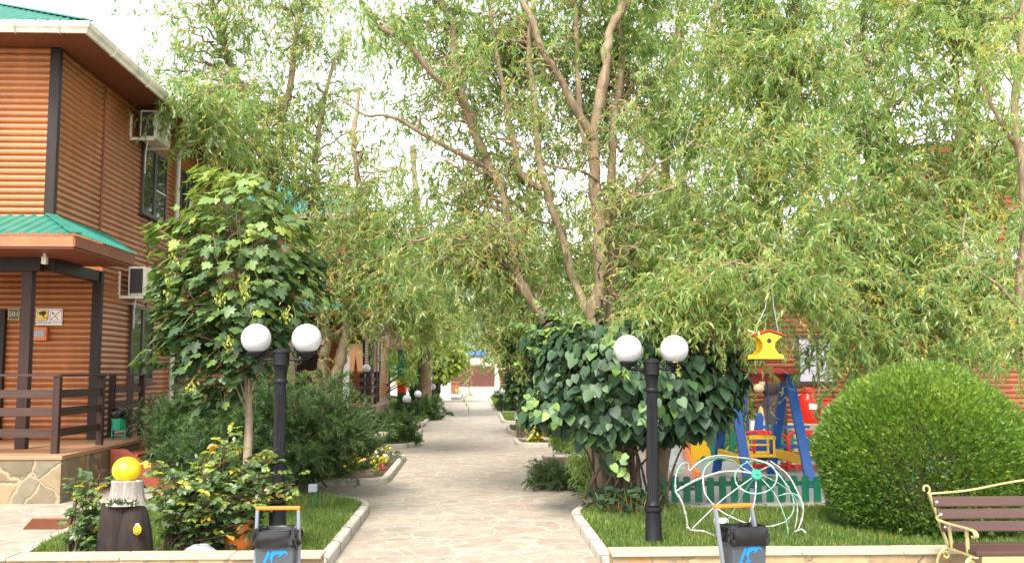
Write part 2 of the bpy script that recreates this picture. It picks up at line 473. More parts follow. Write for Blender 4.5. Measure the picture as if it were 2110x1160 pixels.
M['rose'] = leafmat('rose_leaf', [(0, (0.035, 0.078, 0.022)), (0.45, (0.095, 0.165, 0.042)), (0.7, (0.26, 0.33, 0.055)), (0.88, (0.58, 0.47, 0.04)), (1, (0.65, 0.25, 0.03))], 0.42, 0.07)
M['grass'] = leafmat('grass_blade', [(0, (0.050, 0.098, 0.014)), (0.6, (0.115, 0.190, 0.028)), (1, (0.26, 0.29, 0.05))], 0.35, 0.04)
M['lime'] = leafmat('lime_leaf', [(0, (0.07, 0.13, 0.02)), (0.5, (0.17, 0.26, 0.03)), (1, (0.36, 0.40, 0.05))], 0.5, 0.05)
M['far_leaf'] = leafmat('far_leaf', [(0, (0.05, 0.09, 0.03)), (0.5, (0.10, 0.16, 0.05)), (1, (0.20, 0.26, 0.09))], 0.4, 0.03)
M['petal'] = leafmat('petal', [(0, (0.80, 0.55, 0.01)), (0.5, (0.85, 0.70, 0.05)), (0.75, (0.85, 0.80, 0.62)), (0.93, (0.85, 0.80, 0.62)), (1, (0.6, 0.05, 0.15))], 0.35, 0.03)
M['litter'] = leafmat('litter', [(0, (0.55, 0.38, 0.04)), (0.6, (0.42, 0.33, 0.08)), (1, (0.30, 0.16, 0.05))], 0.2, 0.03)
def _globe():
    m, t, b = nodes_of('opal_globe')
    b.inputs['Base Color'].default_value = (0.46, 0.46, 0.475, 1)
    b.inputs['Roughness'].default_value = 0.16
    b.inputs['Subsurface Weight'].default_value = 0.5
    b.inputs['Subsurface Radius'].default_value = (0.1, 0.1, 0.1)
    b.inputs['Subsurface Scale'].default_value = 0.5
    n = noise(t, mapped(t), 4, 2); bump(t, b, n, 0.02, 0.01)
    return m
M['globe'] = _globe()

# ------------------------------------------------------------------ foliage machinery (numpy)
def unit(a): return a / np.maximum(np.linalg.norm(a, axis=-1, keepdims=True), 1e-9)
T_LANCE = (np.array([(0, 0, 0), (0.38, 0.5, 0.05), (1, 0, -0.12), (0.38, -0.5, 0.05)]), [(0, 3, 2), (0, 2, 1)])
T_CURL = (np.array([(0, 0, 0), (0.30, 0.50, 0.04), (0.30, -0.50, 0.04), (0.68, 0.62, -0.05), (0.66, -0.10, -0.05), (1, 0.75, -0.26)]), [(0, 2, 1), (1, 2, 4), (1, 4, 3), (3, 4, 5)])
T_CURR = (T_CURL[0] * np.array([1, -1, 1]), [(a, c, b) for a, b, c in T_CURL[1]])
T_OVAL = (np.array([(0, 0, 0), (0.22, 0.42, 0.04), (0.62, 0.44, 0.03), (1, 0, -0.10), (0.62, -0.44, 0.03), (0.22, -0.42, 0.04), (0.5, 0, -0.03)]),
          [(6, 0, 5), (6, 5, 4), (6, 4, 3), (6, 3, 2), (6, 2, 1), (6, 1, 0)])
T_HEART = (np.array([(0.06, 0, 0), (-0.03, 0.24, 0.03), (0.12, 0.43, 0.05), (0.42, 0.46, 0.04), (0.74, 0.27, -0.02), (1, 0, -0.13),
                     (0.74, -0.27, -0.02), (0.42, -0.46, 0.04), (0.12, -0.43, 0.05), (-0.03, -0.24, 0.03), (0.45, 0, -0.04)]),
           [(10, i, (i + 1) % 10) for i in range(10)])
_mp = [(0.0, 0.03), (0.02, 0.30), (-0.10, 0.42), (0.16, 0.40), (0.30, 0.62), (0.40, 0.44), (0.62, 0.50), (0.60, 0.22), (0.78, 0.20), (1.0, 0.0)]
_mo = [(x, y) for x, y in _mp] + [(x, -y) for x, y in reversed(_mp[:-1])]
T_MAPLE = (np.array([(x, y, 0.03 * math.cos(7 * y) - 0.12 * x * x - 0.06 * abs(y)) for x, y in _mo] + [(0.30, 0, 0.0)]),
           [(len(_mo), i, (i + 1) % len(_mo)) for i in range(len(_mo))])
T_BLADE = (np.array([(0, 0.5, 0), (0, -0.5, 0), (1, 0, -0.25)]), [(0, 1, 2)])
T_SPRAY = (np.array([(0, 0, 0), (0.45, 0.5, 0.03), (0.40, 0.12, 0), (1, 0.10, -0.08), (0.40, -0.12, 0), (0.5, -0.5, 0.03)]), [(0, 2, 1), (0, 4, 3), (0, 3, 2), (0, 5, 4)])

class FM:
    """accumulates leaves, twigs and limbs of ONE plant into one mesh"""
    def __init__(s, seed=0):
        s.V = []; s.F = []; s.T = []; s.MI = []; s.n = 0
        s.rng = np.random.default_rng(seed)
    def leaves(s, P, D, N, L, Wd, tint, tmpl=T_LANCE, mi=0):
        tv, tf = tmpl
        P = np.asarray(P, float); n = len(P)
        if n == 0: return
        D = unit(D); S = unit(np.cross(N, D)); U = np.cross(D, S)
        L = np.broadcast_to(L, (n,))[:, None, None]; Wd = np.broadcast_to(Wd, (n,))[:, None, None]
        v = P[:, None, :] + tv[None, :, 0:1] * L * D[:, None, :] + tv[None, :, 1:2] * Wd * S[:, None, :] + tv[None, :, 2:3] * L * U[:, None, :]
        k = len(tv)
        f = np.array(tf)[None] + (np.arange(n) * k)[:, None, None] + s.n
        s.V.append(v.reshape(-1, 3)); s.F.append(f.reshape(-1, 3)); s.T.append(np.repeat(tint, k)); s.MI.append(np.full(n * len(tf), mi))
        s.n += n * k
    def tubes(s, P, R, sides=3, mi=1, tint=0.5):
        P = np.asarray(P, float); N, K = P.shape[:2]
        R = np.broadcast_to(R, (N, K))
        T = unit(np.gradient(P, axis=1))
        ref = np.where(np.abs(T[:, :1, 2:3]) < 0.8, np.array([0, 0, 1.0]), np.array([1.0, 0, 0]))
        ref = np.broadcast_to(ref, T.shape)
        A = unit(np.cross(T, ref)); B = np.cross(T, A)
        ang = np.arange(sides) * 2 * PI / sides
        v = P[:, :, None, :] + R[:, :, None, None] * (A[:, :, None, :] * np.cos(ang)[None, None, :, None] + B[:, :, None, :] * np.sin(ang)[None, None, :, None])
        idx = np.arange(N * K * sides).reshape(N, K, sides) + s.n
        a = idx[:, :-1, :]; b = np.roll(idx, -1, 2)[:, :-1, :]; c = np.roll(idx, -1, 2)[:, 1:, :]; d = idx[:, 1:, :]
        f = np.concatenate([np.stack([a, b, c], -1).reshape(-1, 3), np.stack([a, c, d], -1).reshape(-1, 3)])
        s.V.append(v.reshape(-1, 3)); s.F.append(f); s.T.append(np.full(N * K * sides, tint)); s.MI.append(np.full(len(f), mi))
        s.n += N * K * sides
    def build(s, name, mats, parent=None, smooth=False):
        V = np.concatenate(s.V).astype(np.float32); F = np.concatenate(s.F).astype(np.int32)
        T = np.concatenate(s.T).astype(np.float32); MI = np.concatenate(s.MI).astype(np.int32)
        me = bpy.data.meshes.new(name)
        me.vertices.add(len(V)); me.vertices.foreach_set('co', V.ravel())
        me.loops.add(F.size); me.loops.foreach_set('vertex_index', F.ravel())
        me.polygons.add(len(F)); me.polygons.foreach_set('loop_start', np.arange(0, F.size, 3, dtype=np.int32))
        me.polygons.foreach_set('material_index', MI)
        if smooth: me.polygons.foreach_set('use_smooth', np.ones(len(F), bool))
        for m in mats: me.materials.append(m)
        at_ = me.attributes.new('tint', 'FLOAT', 'POINT'); at_.data.foreach_set('value', T)
        me.update(calc_edges=True)
        return link_mesh(name, me, parent)

def curl(rng, start, d0, length, K, amp, droop, turns=2.0):
    """N corkscrewing, drooping curves -> (N,K,3)"""
    N = len(start)
    d = unit(np.asarray(d0, float))
    st = (length / (K - 1))[:, None]
    ph = rng.uniform(0, 2 * PI, (N, 1)); ph2 = rng.uniform(0, 2 * PI, (N, 1)); wv = rng.uniform(0.6, 1.4, (N, 1)) * turns * 2 * PI / K
    P = np.zeros((N, K, 3)); P[:, 0] = start
    for k in range(1, K):
        off = np.concatenate([np.cos(ph + wv * k), np.sin(ph + wv * k * 0.9), 0.6 * np.sin(ph2 + wv * 1.2 * k)], 1)
        d = unit(d + np.array([0, 0, -1.0]) * droop)
        P[:, k] = P[:, k - 1] + unit(d + amp * off) * st
    return P

# ================================================================== SETTING
def sheet(name, x0, x1, ys, z, mat, kind='structure'):
    mb = MB()
    for a, b in zip(ys[:-1], ys[1:]):
        mb.quad((x0, a, gz(a) + z), (x1, a, gz(a) + z), (x1, b, gz(b) + z), (x0, b, gz(b) + z))
    return tag(mb.build(name, mat, merge=True), kind=kind)
sheet('ground', -500, 500, [-60, 25, 100, 800], -0.05, M['land'])
sheet('path', -15, 16, [-8, 25, 100], 0.0, M['paving'])
def hill():
    mb = MB(); n = 40
    rng = random.Random(4)
    for i in range(n):
        x0 = -320 + 640 * i / n; x1 = -320 + 640 * (i + 1) / n
        h = lambda x: 15 + 6 * math.sin(x * 0.017 + 1) + 3 * math.sin(x * 0.05)
        mb.quad((x0, 240, -2), (x1, 240, -2), (x1, 300, h(x1)), (x0, 300, h(x0)))
        mb.quad((x0, 300, h(x0)), (x1, 300, h(x1)), (x1, 460, h(x1) + 8), (x0, 460, h(x0) + 8))
    tag(mb.build('hill', M['hill'], merge=True), kind='structure')
hill()

def rounded(pts, r, n=5):
    out = []
    P = [Vector((p[0], p[1], 0)) for p in pts]
    for i, p in enumerate(P):
        a = P[i - 1]; b = P[(i + 1) % len(P)]
        ra = min(r, (a - p).length * 0.45); rb = min(r, (b - p).length * 0.45)
        pa = p + (a - p).normalized() * ra; pb = p + (b - p).normalized() * rb
        for k in range(n + 1):
            t = k / n
            out.append(pa * (1 - t) ** 2 + p * 2 * t * (1 - t) + pb * t * t)
    return out
BEDS = []
def bed(pts, r=0.3, mat='turf', h=0.10):
    """a planting bed: kerb ring (0.10 wide) and its soil or lawn"""
    R = rounded(pts, r)
    c = sum(R, Vector()) / len(R)
    z0 = gz(c.y)
    n = len(R)
    inner = []
    area = sum(R[i].x * R[(i + 1) % n].y - R[(i + 1) % n].x * R[i].y for i in range(n))
    sgn = 1 if area > 0 else -1
    for i in range(n):
        d = (R[(i + 1) % n] - R[i - 1]); nn = Vector((-d.y, d.x, 0)).normalized() * sgn
        inner.append(R[i] + nn * 0.10)
    mb = MB()
    for i in range(n):
        j = (i + 1) % n
        up = lambda v, z: (v.x, v.y, gz(v.y) + z)
        a, b, ai, bi = R[i], R[j], inner[i], inner[j]
        mb.quad(up(a, -0.02), up(b, -0.02), up(b, h - 0.015), up(a, h - 0.015))
        mb.quad(up(a, h - 0.015), up(b, h - 0.015), up(b.lerp(bi, .12), h), up(a.lerp(ai, .12), h))
        mb.quad(up(a.lerp(ai, .12), h), up(b.lerp(bi, .12), h), up(bi, h), up(ai, h))
        mb.quad(up(ai, h), up(bi, h), up(bi, 0.0), up(ai, 0.0))
    tag(mb.build('kerb', M['kerb'], merge=True), kind='structure')
    s = MB()
    s.poly([(v.x, v.y, gz(v.y) + 0.055) for v in inner])
    tag(s.build('lawn' if mat == 'turf' else 'flower_soil', M[mat]), kind='structure')
    BEDS.append(inner)
    return inner
L1 = bed([(-4.0, 8.08), (-1.28, 8.08), (-1.28, 12.75), (-2.0, 13.5), (-4.3, 13.5), (-4.3, 10.2)], 0.5)
L2 = bed([(-5.0, 15.2), (-1.32, 15.2), (-1.32, 19.9), (-5.0, 19.9)], 0.45, 'soil')
L3 = bed([(-5.2, 22.3), (-1.35, 22.3), (-1.35, 24.4), (-5.2, 24.4)], 0.6)
L4 = bed([(-5.2, 26.6), (-1.45, 26.6), (-1.45, 29.2), (-5.2, 29.2)], 0.6)
L5 = bed([(-3.0, 31.0), (-1.5, 31.0), (-1.5, 38), (-3.0, 38)], 0.5)
L6 = bed([(-6.0, 41), (-1.55, 41), (-1.55, 52.5), (-6.0, 52.5)], 0.6)
R1 = bed([(1.16, 8.08), (8.5, 8.08), (8.5, 12.1), (2.5, 12.1), (2.5, 13.3), (1.75, 13.3), (1.42, 12.5), (1.16, 11.7)], 0.2)
R2 = bed([(1.45, 14.5), (2.4, 14.5), (2.4, 19.5), (1.25, 19.5), (1.1, 15.6)], 0.3, 'soil')
R3 = bed([(1.0, 22.6), (4.0, 22.6), (4.0, 24.4), (1.0, 24.4)], 0.5, 'soil')
R4 = bed([(0.98, 26.8), (4.0, 26.8), (4.0, 29.5), (0.98, 29.5)], 0.6)
R5 = bed([(0.95, 31.6), (4.5, 31.6), (4.5, 37), (0.95, 37)], 0.7)
R6 = bed([(0.85, 41), (5, 41), (5, 56), (0.85, 56)], 0.8)
mb = MB(); mb.box(2.42, 12.5, 12.28, 12.46, -0.02, 0.085)
tag(mb.build('playground_kerb', M['kerb'], bevel=0.01), kind='structure')
mb = MB(); mb.quad((2.42, 12.46, 0.03), (12.5, 12.46, 0.03), (12.5, 19.0, 0.03), (2.42, 19.0, 0.03))
tag(mb.build('playground_floor', M['slab']), kind='structure')

p = [gnd(48, 1090), gnd(160, 1090), gnd(168, 1070), gnd(66, 1070)]
mb = MB()
for k in range(22):
    f0, f1 = k / 22, (k + .62) / 22
    a_, b_ = p[0].lerp(p[1], f0), p[0].lerp(p[1], f1); c_, d_ = p[3].lerp(p[2], f1), p[3].lerp(p[2], f0)
    mb.hexa([v + Vector((0, 0, .002)) for v in (a_, b_, c_, d_)] + [v + Vector((0, 0, .012)) for v in (a_, b_, c_, d_)])
for (q0, q1) in ((p[0], p[1]), (p[3], p[2]), (p[0].lerp(p[3], .5), p[1].lerp(p[2], .5))):
    mb.bar(q0 + Vector((0, 0, .0135)), q1 + Vector((0, 0, .0135)), .02, .003)
tag(mb.build('drain_grate', M['brown_trim']), 'rust-brown bar grate let into the paving left of the stump', 'drain grate')

# ================================================================== LOG WALLS AND ROOFS
def log_wall(axis, fixed, a0, a1, z0, z1, out, pitch=0.095, bulge=0.028):
    """half-round log siding; axis 'x': wall at y=fixed, out = -1/+1 side it faces"""
    n = max(1, round((z1 - z0) / pitch)); p = (z1 - z0) / n
    prof = []
    for k in range(n):
        for j in range(6):
            t = j / 6
            prof.append((z0 + (k + t) * p, bulge * math.sqrt(max(0, 1 - (2 * t - 1) ** 2))))
    prof.append((z1, 0.0))
    mb = MB()
    for i, (z, b) in enumerate(prof):
        q = fixed + out * b
        for a in (a0, a1):
            mb.v.append((a, q, z) if axis == 'x' else (q, a, z))
    for i in range(len(prof) - 1):
        mb.f.append((2 * i, 2 * i + 1, 2 * i + 3, 2 * i + 2))
    return mb
def ribbed(u0, u1, pt, vr, pitch=0.17, rib=0.05, h=0.022):
    """ribbed roof sheet: pt(u,v) -> point, vr(u) -> (vmin, vmax); ribs run along v"""
    mb = MB(); us = []
    n = max(1, round((u1 - u0) / pitch)); p = (u1 - u0) / n
    for k in range(n):
        b = u0 + k * p
        us += [(b, 0), (b + p - rib - 0.03, 0), (b + p - rib, h), (b + p - 0.03, h)]
    us.append((u1, 0))
    e = pt(u0 + 0.1, 0.0); nrm = (pt(u0 + 1.1, 0) - e).cross(pt(u0 + 0.1, 1) - e).normalized()
    if nrm.z < 0: nrm = -nrm
    for (u, hh) in us:
        a, b = vr(u)
        mb.v += [tuple(pt(u, a) + nrm * hh), tuple(pt(u, b) + nrm * hh)]
    for i in range(len(us) - 1):
        mb.f.append((2 * i, 2 * i + 2, 2 * i + 3, 2 * i + 1))
    return mb
def side_window(parent, X, y0, y1, z0, z1, out=1):
    """two-sash window on a wall facing +x"""
    f = MB(); t = 0.06
    a, b = X - 0.02 * out, X + 0.075 * out
    xx = (min(a, b), max(a, b))
    f.box(*xx, y0, y0 + t, z0, z1); f.box(*xx, y1 - t, y1, z0, z1)
    f.box(*xx, y0 + t, y1 - t, z1 - t, z1); f.box(*xx, y0 + t, y1 - t, z0, z0 + t)
    ym = (y0 + y1) / 2
    f.box(*xx, ym - 0.05, ym + 0.05, z0 + t, z1 - t)
    fr = f.build('window', M['frame_dark'], parent, bevel=0.006)
    for (p, q) in ((y0 + t, ym - 0.05), (ym + 0.05, y1 - t)):
        g = MB(); c = X + 0.045 * out
        g.box(min(c, c + .01), max(c, c + .01), p + .002, q - .002, z0 + t + .002, z1 - t - .002)
        g.build('pane', M['pane'], fr)
    s = MB(); zb = z0 + (z1 - z0) * 0.42
    s.box(X + 0.056 * out - .004, X + 0.056 * out + .012, ym + 0.05, y1 - t, zb, zb + 0.025)
    s.build('glazing_bar', M['white'], fr)
    s = MB(); s.box(X - 0.01, X + 0.13, y0 - 0.05, y1 + 0.05, z0 - 0.035, z0 - 0.002)
    s.build('sill', M['frame_dark'], fr, bevel=0.006)
    return fr
def ac_unit(parent, x0, x1, y0, y1, z0, z1):
    c = MB(); c.box(x0, x1, y0, y1, z0, z1)
    a = c.build('air_conditioner', M['ac'], parent, bevel=0.02)
    g = MB(); g.box(x0 + .035, x1 - .045, y0 - .008, y0 + .01, z0 + .05, z1 - .04)
    for k in range(14):
        z = z0 + .05 + (z1 - z0 - .09) * (k + .5) / 14
        g.box(x0 + .037, x1 - .047, y0 - .016, y0 - .009, z - .006, z + .006)
    g.build('grille', M['ac_grille'], a)
    f = MB()
    cyy = y0 + (y1 - y0) * 0.40; cz = (z0 + z1) / 2; R = (z1 - z0) * 0.40
    for r in np.linspace(R * .25, R, 5):
        f.tube([(x1 + .012, cyy + r * math.cos(t), cz + r * math.sin(t)) for t in np.linspace(0, 2 * PI, 25)], 0.006, 5, False)
    for k in range(8):
        t = k * PI / 4
        f.tube([(x1 + .012, cyy, cz), (x1 + .012, cyy + R * math.cos(t), cz + R * math.sin(t))], .005, 5)
    f.build('fan_guard', M['ac'], a)
    for y in (y0 - 0.10, y1 - 0.14):
        b = MB(); b.bar((x0 - .14, y, z0 - .03), (x1 + .0, y, z0 - .03), .04, .05); b.bar((x0 - .12, y, z0 - .03), (x0 - .12, y, z0 + .42), .04, .04, (1, 0, 0))
        b.build('bracket', M['ac'], a)
    d = MB(); d.tube(catmull([(x0 + .1, y0 + .15, z0), (x0 + .05, y0 + .22, z0 - .25), (x0 - .02, y0 + .42, z0 - .55)], 5), .012, 6)
    d.build('drain_pipe', M['white'], a)
    return a
def railing(parent, posts, z0, z1, boards, xy):
    """posts: list of (x,y); boards between successive posts"""
    p = MB(); x, y = posts[0]
    root = None
    for k, (x, y) in enumerate(posts):
        q = MB(); q.box(x - .045, x + .045, y - .045, y + .045, z0, z1)
        if root is None: root = q.build('railing', M['rail_z'], parent, bevel=.006)
        else: q.build('railing_post', M['rail_z'], root, bevel=.006)
    for (a, b) in zip(posts[:-1], posts[1:]):
        d = Vector((b[0] - a[0], b[1] - a[1], 0)); along_x = abs(d.x) > abs(d.y)
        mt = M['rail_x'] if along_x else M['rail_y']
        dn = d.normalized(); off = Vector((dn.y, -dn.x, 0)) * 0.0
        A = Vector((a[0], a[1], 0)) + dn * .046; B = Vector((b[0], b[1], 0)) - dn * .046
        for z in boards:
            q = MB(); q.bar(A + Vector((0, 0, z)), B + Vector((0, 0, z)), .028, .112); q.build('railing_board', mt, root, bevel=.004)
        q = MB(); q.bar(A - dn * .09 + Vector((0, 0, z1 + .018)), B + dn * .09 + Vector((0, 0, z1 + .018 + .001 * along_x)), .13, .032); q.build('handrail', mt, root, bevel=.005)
    return root

def lodge(label, dx, dy, near, ylen=11.6):
    """two-storey log lodge: overhanging upper floor, recessed porch, hipped canopy; side wall faces +x"""
    b = gz(14.4 + dy)
    X = lambda x: x + dx
    Y = lambda y: y + dy
    Z = lambda z: z + b
    XL = X(-16)
    yend = Y(14.4 + ylen)
    root = thing('log_lodge', label, 'house', (X(-8), Y(16), b))
    sw, s0 = X(-6.24), XL
    log_wall('x', Y(14.4), s0, sw - .01, Z(3.95), Z(6.56), -1).build('upper_front_wall', M['log'], root, True)
    log_wall('y', sw, Y(14.4) + .01, yend, Z(3.95), Z(6.56), 1).build('upper_side_wall', M['log'], root, True)
    log_wall('x', Y(16.35), s0, sw - .01, Z(.63), Z(3.42), -1).build('lower_front_wall', M['log'], root, True)
    log_wall('y', sw, Y(16.35) + .01, yend, Z(.63), Z(3.95), 1).build('lower_side_wall', M['log'], root, True)
    mb = MB(); mb.quad((s0, yend, Z(0)), (sw, yend, Z(0)), (sw, yend, Z(6.56)), (s0, yend, Z(6.56)))
    mb.build('back_wall', M['log'], root)
    mb = MB(); mb.box(X(-6.345), X(-6.20), Y(14.36), Y(14.47), Z(3.9), Z(6.55)); mb.build('corner_post', M['dark_trim'], root, bevel=.006)
    mb = MB(); mb.box(X(-6.34), X(-6.195), Y(16.28), Y(16.40), Z(.63), Z(3.40)); mb.build('corner_post', M['dark_trim'], root, bevel=.006)
    for (y, z0, z1) in ((16.15, 3.97, 6.55), (18.55, .64, 4.62)):
        mb = MB(); mb.box(sw - .01, sw + .045, Y(y), Y(y + .05), Z(z0), Z(z1)); mb.build('batten', M['brown_trim'], root, bevel=.004)
    # porch ceiling, beam, post
    mb = MB(); mb.box(s0, sw - .36, Y(13.34), Y(16.30), Z(3.402), Z(3.44)); mb.box(sw - .36, X(-5.47), Y(13.34), Y(15.62), Z(3.402), Z(3.44))
    mb.build('porch_ceiling', M['soffit'], root)
    mb = MB(); mb.box(s0, X(-6.36), Y(14.37), Y(14.52), Z(3.2), Z(3.40)); mb.build('beam', M['dark_trim'], root, bevel=.006)
    mb = MB(); mb.box(X(-6.36), X(-6.22), Y(14.53), Y(16.28), Z(3.22), Z(3.398)); mb.build('beam', M['dark_trim'], root, bevel=.006)
    for x in (-6.62, -10.2):
        mb = MB(); mb.box(X(x), X(x + .15), Y(14.38), Y(14.515), Z(.63), Z(3.2)); mb.build('porch_post', M['rail_z'], root, bevel=.008)
    # canopy
    e0 = Vector((0, Y(13.28), Z(3.60)))
    pt = lambda u, v: Vector((u, Y(13.28) + 1.13 * v, Z(3.60) + .43 * v))
    ribbed(XL, X(-5.42), pt, lambda u: (0, max(.0, min(1, (X(-5.42) - u) / .82)))).build('canopy_roof', M['green_roof'], root)
    pt2 = lambda u, v: Vector((X(-5.42) - .80 * v, u, Z(3.60) + .43 * v))
    def vr2(u):
        t = u - Y(13.28)
        hi = min(1, t / 1.12)
        lo = max(0, (t - 2.37) / .95)
        return (min(lo, hi), hi)
    ribbed(Y(13.28), Y(16.55), pt2, vr2, 0.11, .035, .018).build('canopy_side_roof', M['green_roof'], root)
    mb = MB(); mb.bar((X(-5.415), Y(13.27), Z(3.615)), (X(-6.25), Y(14.40), Z(4.045)), .15, .02); mb.build('hip_cap', M['green_roof'], root, bevel=.004)
    mb = MB(); mb.box(s0, X(-5.47), Y(13.31), Y(13.335), Z(3.43), Z(3.585)); mb.build('fascia', M['log'], root)
    mb = MB(); mb.box(X(-5.468), X(-5.44), Y(13.31), Y(15.64), Z(3.43), Z(3.583)); mb.build('fascia', M['brown_trim'], root)
    mb = MB(); mb.box(sw + .03, X(-5.47), Y(15.62), Y(15.645), Z(3.43), Z(3.583)); mb.build('fascia', M['brown_trim'], root)
    # main roof
    k = .47
    ptm = lambda u, v: Vector((u, Y(13.60) + 4.5 * v, Z(6.68) + 4.5 * k * v))
    ribbed(XL, X(-5.52), ptm, lambda u: (0, max(0, min(1, (X(-5.52) - u) / 4.5)))).build('roof', M['green_roof'], root)
    pts = lambda u, v: Vector((X(-5.52) - 4.5 * v, u, Z(6.68) + 4.5 * k * v))
    ye = yend + .5
    ribbed(Y(13.60), ye, pts, lambda u: (0, max(0, min(1, (u - Y(13.60)) / 4.5))), .16).build('side_roof', M['green_roof'], root)
    mb = MB(); mb.bar((X(-5.51), Y(13.59), Z(6.70)), (X(-10.02), Y(18.1), Z(6.70 + 4.5 * k)), .16, .025); mb.build('hip_cap', M['green_roof'], root, bevel=.004)
    mb = MB(); mb.box(s0, X(-5.58), Y(13.66), Y(14.43), Z(6.56), Z(6.575)); mb.box(sw - .05, X(-5.58), Y(14.43), ye, Z(6.56), Z(6.575)); mb.build('soffit', M['soffit'], root)
    mb = MB(); mb.box(s0, X(-5.56), Y(13.64), Y(13.658), Z(6.54), Z(6.67)); mb.box(X(-5.58), X(-5.56), Y(13.658), ye, Z(6.54), Z(6.67)); mb.build('eave_board', M['soffit'], root)
    prof = [(0, -.15), (.035, -.15), (.055, -.105), (.085, -.07), (.105, -.02), (.105, 0), (.09, 0), (.09, -.02), (0, -.04)]
    mb = MB(); n = len(prof); q0 = (X(-5.56), Y(13.64)); zt = Z(6.665)
    for (px, pz) in prof: mb.v.append((s0, q0[1] - px, zt + pz))
    for (px, pz) in prof: mb.v.append((q0[0] + px, q0[1] - px, zt + pz))
    for (px, pz) in prof: mb.v.append((q0[0] + px, ye, zt + pz))
    for s in range(2):
        for i in range(n):
            j = (i + 1) % n; o = s * n
            mb.f.append((o + i, o + j, o + n + j, o + n + i))
    for i in range(6):
        y = Y(14.6 + i * 1.6)
        mb.tube([(q0[0] + .0, y, zt - .155), (q0[0] + .04, y, zt - .155), (q0[0] + .09, y, zt - .08), (q0[0] + .112, y, zt - .02), (q0[0] + .112, y, zt + .004)], .012, 5)
    for i in range(6):
        x = X(-5.9 - i * 0.62)
        mb.tube([(x, q0[1] - .0, zt - .155), (x, q0[1] - .04, zt - .155), (x, q0[1] - .09, zt - .08), (x, q0[1] - .112, zt - .02), (x, q0[1] - .112, zt + .004)], .012, 5)
    mb.build('gutter', M['gutter'], root)
    yd = Y(20.0)
    mb = MB(); mb.tube(catmull([(X(-5.84), yd, Z(6.57)), (X(-5.86), yd, Z(6.45)), (X(-6.04), yd, Z(6.34)), (X(-6.12), yd, Z(6.20)), (X(-6.13), yd, Z(5.9)), (X(-6.13), yd, Z(3.0)), (X(-6.13), yd, Z(.3))], 4), .05, 10)
    mb.build('downspout', M['gutter'], root, True)
    # windows and air conditioners
    for (y0, y1) in ((18.05, 19.45), (20.35, 21.6)) if near else ((18.05, 19.45), (22.0, 23.3)):
        side_window(root, sw, Y(y0), Y(y1), Z(4.66), Z(5.98))
    for (y0, y1) in ((17.72, 18.95), (20.5, 21.7)):
        side_window(root, sw, Y(y0), Y(y1), Z(1.55), Z(2.93))
    ac_unit(root, X(-6.08), X(-5.78), Y(17.50), Y(18.32), Z(5.93), Z(6.46))
    ac_unit(root, X(-6.10), X(-5.80), Y(17.25), Y(18.05), Z(3.06), Z(3.58))
    if near: ac_unit(root, X(-6.08), X(-5.78), Y(23.2), Y(24.0), Z(5.9), Z(6.4))
    # door
    mb = MB(); mb.box(X(-8.9), X(-7.72), Y(16.25), Y(16.34), Z(.63), Z(2.75)); d = mb.build('door', M['dark_trim'], root, bevel=.01)
    mb = MB(); mb.tube([(X(-7.9), Y(16.21), Z(1.6)), (X(-7.9), Y(16.19), Z(1.6)), (X(-8.03), Y(16.19), Z(1.6))], .012, 6); mb.build('handle', M['metal'], d)
    # base
    mb = MB(); mb.box(s0, X(-5.50), Y(13.3), Y(17.75), Z(-.1), Z(.575)); mb.box(s0, sw + .07, Y(17.75), yend, Z(-.1), Z(.628)); mb.build('stone_base', M['plinth'], root)
    mb = MB(); mb.box(s0, X(-5.48), Y(13.28), Y(17.77), Z(.576), Z(.63)); mb.build('porch_floor', M['porch_floor'], root, bevel=.008)
    B = (.905, 1.19, 1.435)
    railing(root, [(X(-9.6), Y(13.62)), (X(-7.6), Y(13.62)), (X(-5.72), Y(13.62)), (X(-5.72), Y(15.2))], Z(.63), Z(1.67), [Z(v) for v in B], 0)
    railing(root, [(X(-6.12), Y(16.75)), (X(-5.84), Y(16.8)), (X(-5.84), Y(17.4))], Z(.63), Z(1.67), [Z(v) for v in B], 0)
    return root
lodge('two-storey brown log lodge with green canopy, nearest on the left', .03, 0, True)
lodge('log lodge farther down the path, half hidden behind willow trunks', 2.51, 17.0, False)

# small things on the near lodge
def text_mesh(parent, s, size, loc, mat, name='lettering', ext=0.002, align='CENTER'):
    cu = bpy.data.curves.new(name, 'FONT'); cu.body = s; cu.size = size; cu.extrude = ext; cu.align_x = align; cu.align_y = 'CENTER'
    o = bpy.data.objects.new(name, cu); COL.objects.link(o)
    dg = bpy.context.evaluated_depsgraph_get()
    me = bpy.data.meshes.new_from_object(o.evaluated_get(dg))
    bpy.data.objects.remove(o, do_unlink=True)
    me.transform(Matrix.Translation(Vector(loc)) @ Matrix.Rotation(PI / 2, 4, 'X'))
    me.materials.clear(); me.materials.append(mat)
    return link_mesh(name, me, parent)
FW = 16.318           # outermost face of the recessed wall's logs
p0, p1 = at(19, 636, FW), at(41, 659, FW)
t = thing('number_plate', 'small dark square plate with gold number 501 on porch wall', 'sign', ((p0.x + p1.x) / 2, FW - .02, p1.z))
mb = MB(); mb.box(p0.x, p1.x, FW - .025, FW - .004, p1.z, p0.z); mb.build('plate', M['sign_dark'], t, bevel=.004)
mb = MB()
for (a, b, c, d) in ((p0.x, p1.x, p0.z - .008, p0.z), (p0.x, p1.x, p1.z, p1.z + .008), (p0.x, p0.x + .008, p1.z + .008, p0.z - .008), (p1.x - .008, p1.x, p1.z + .008, p0.z - .008)):
    mb.box(a, b, FW - .030, FW - .0255, c, d)
mb.build('plate_rim', M['sign_gold'], t)
text_mesh(t, '501', .112, ((p0.x + p1.x) / 2, FW - .028, (p0.z + p1.z) / 2), M['sign_gold'])
p0, p1 = at(76, 636, FW), at(129, 670, FW)
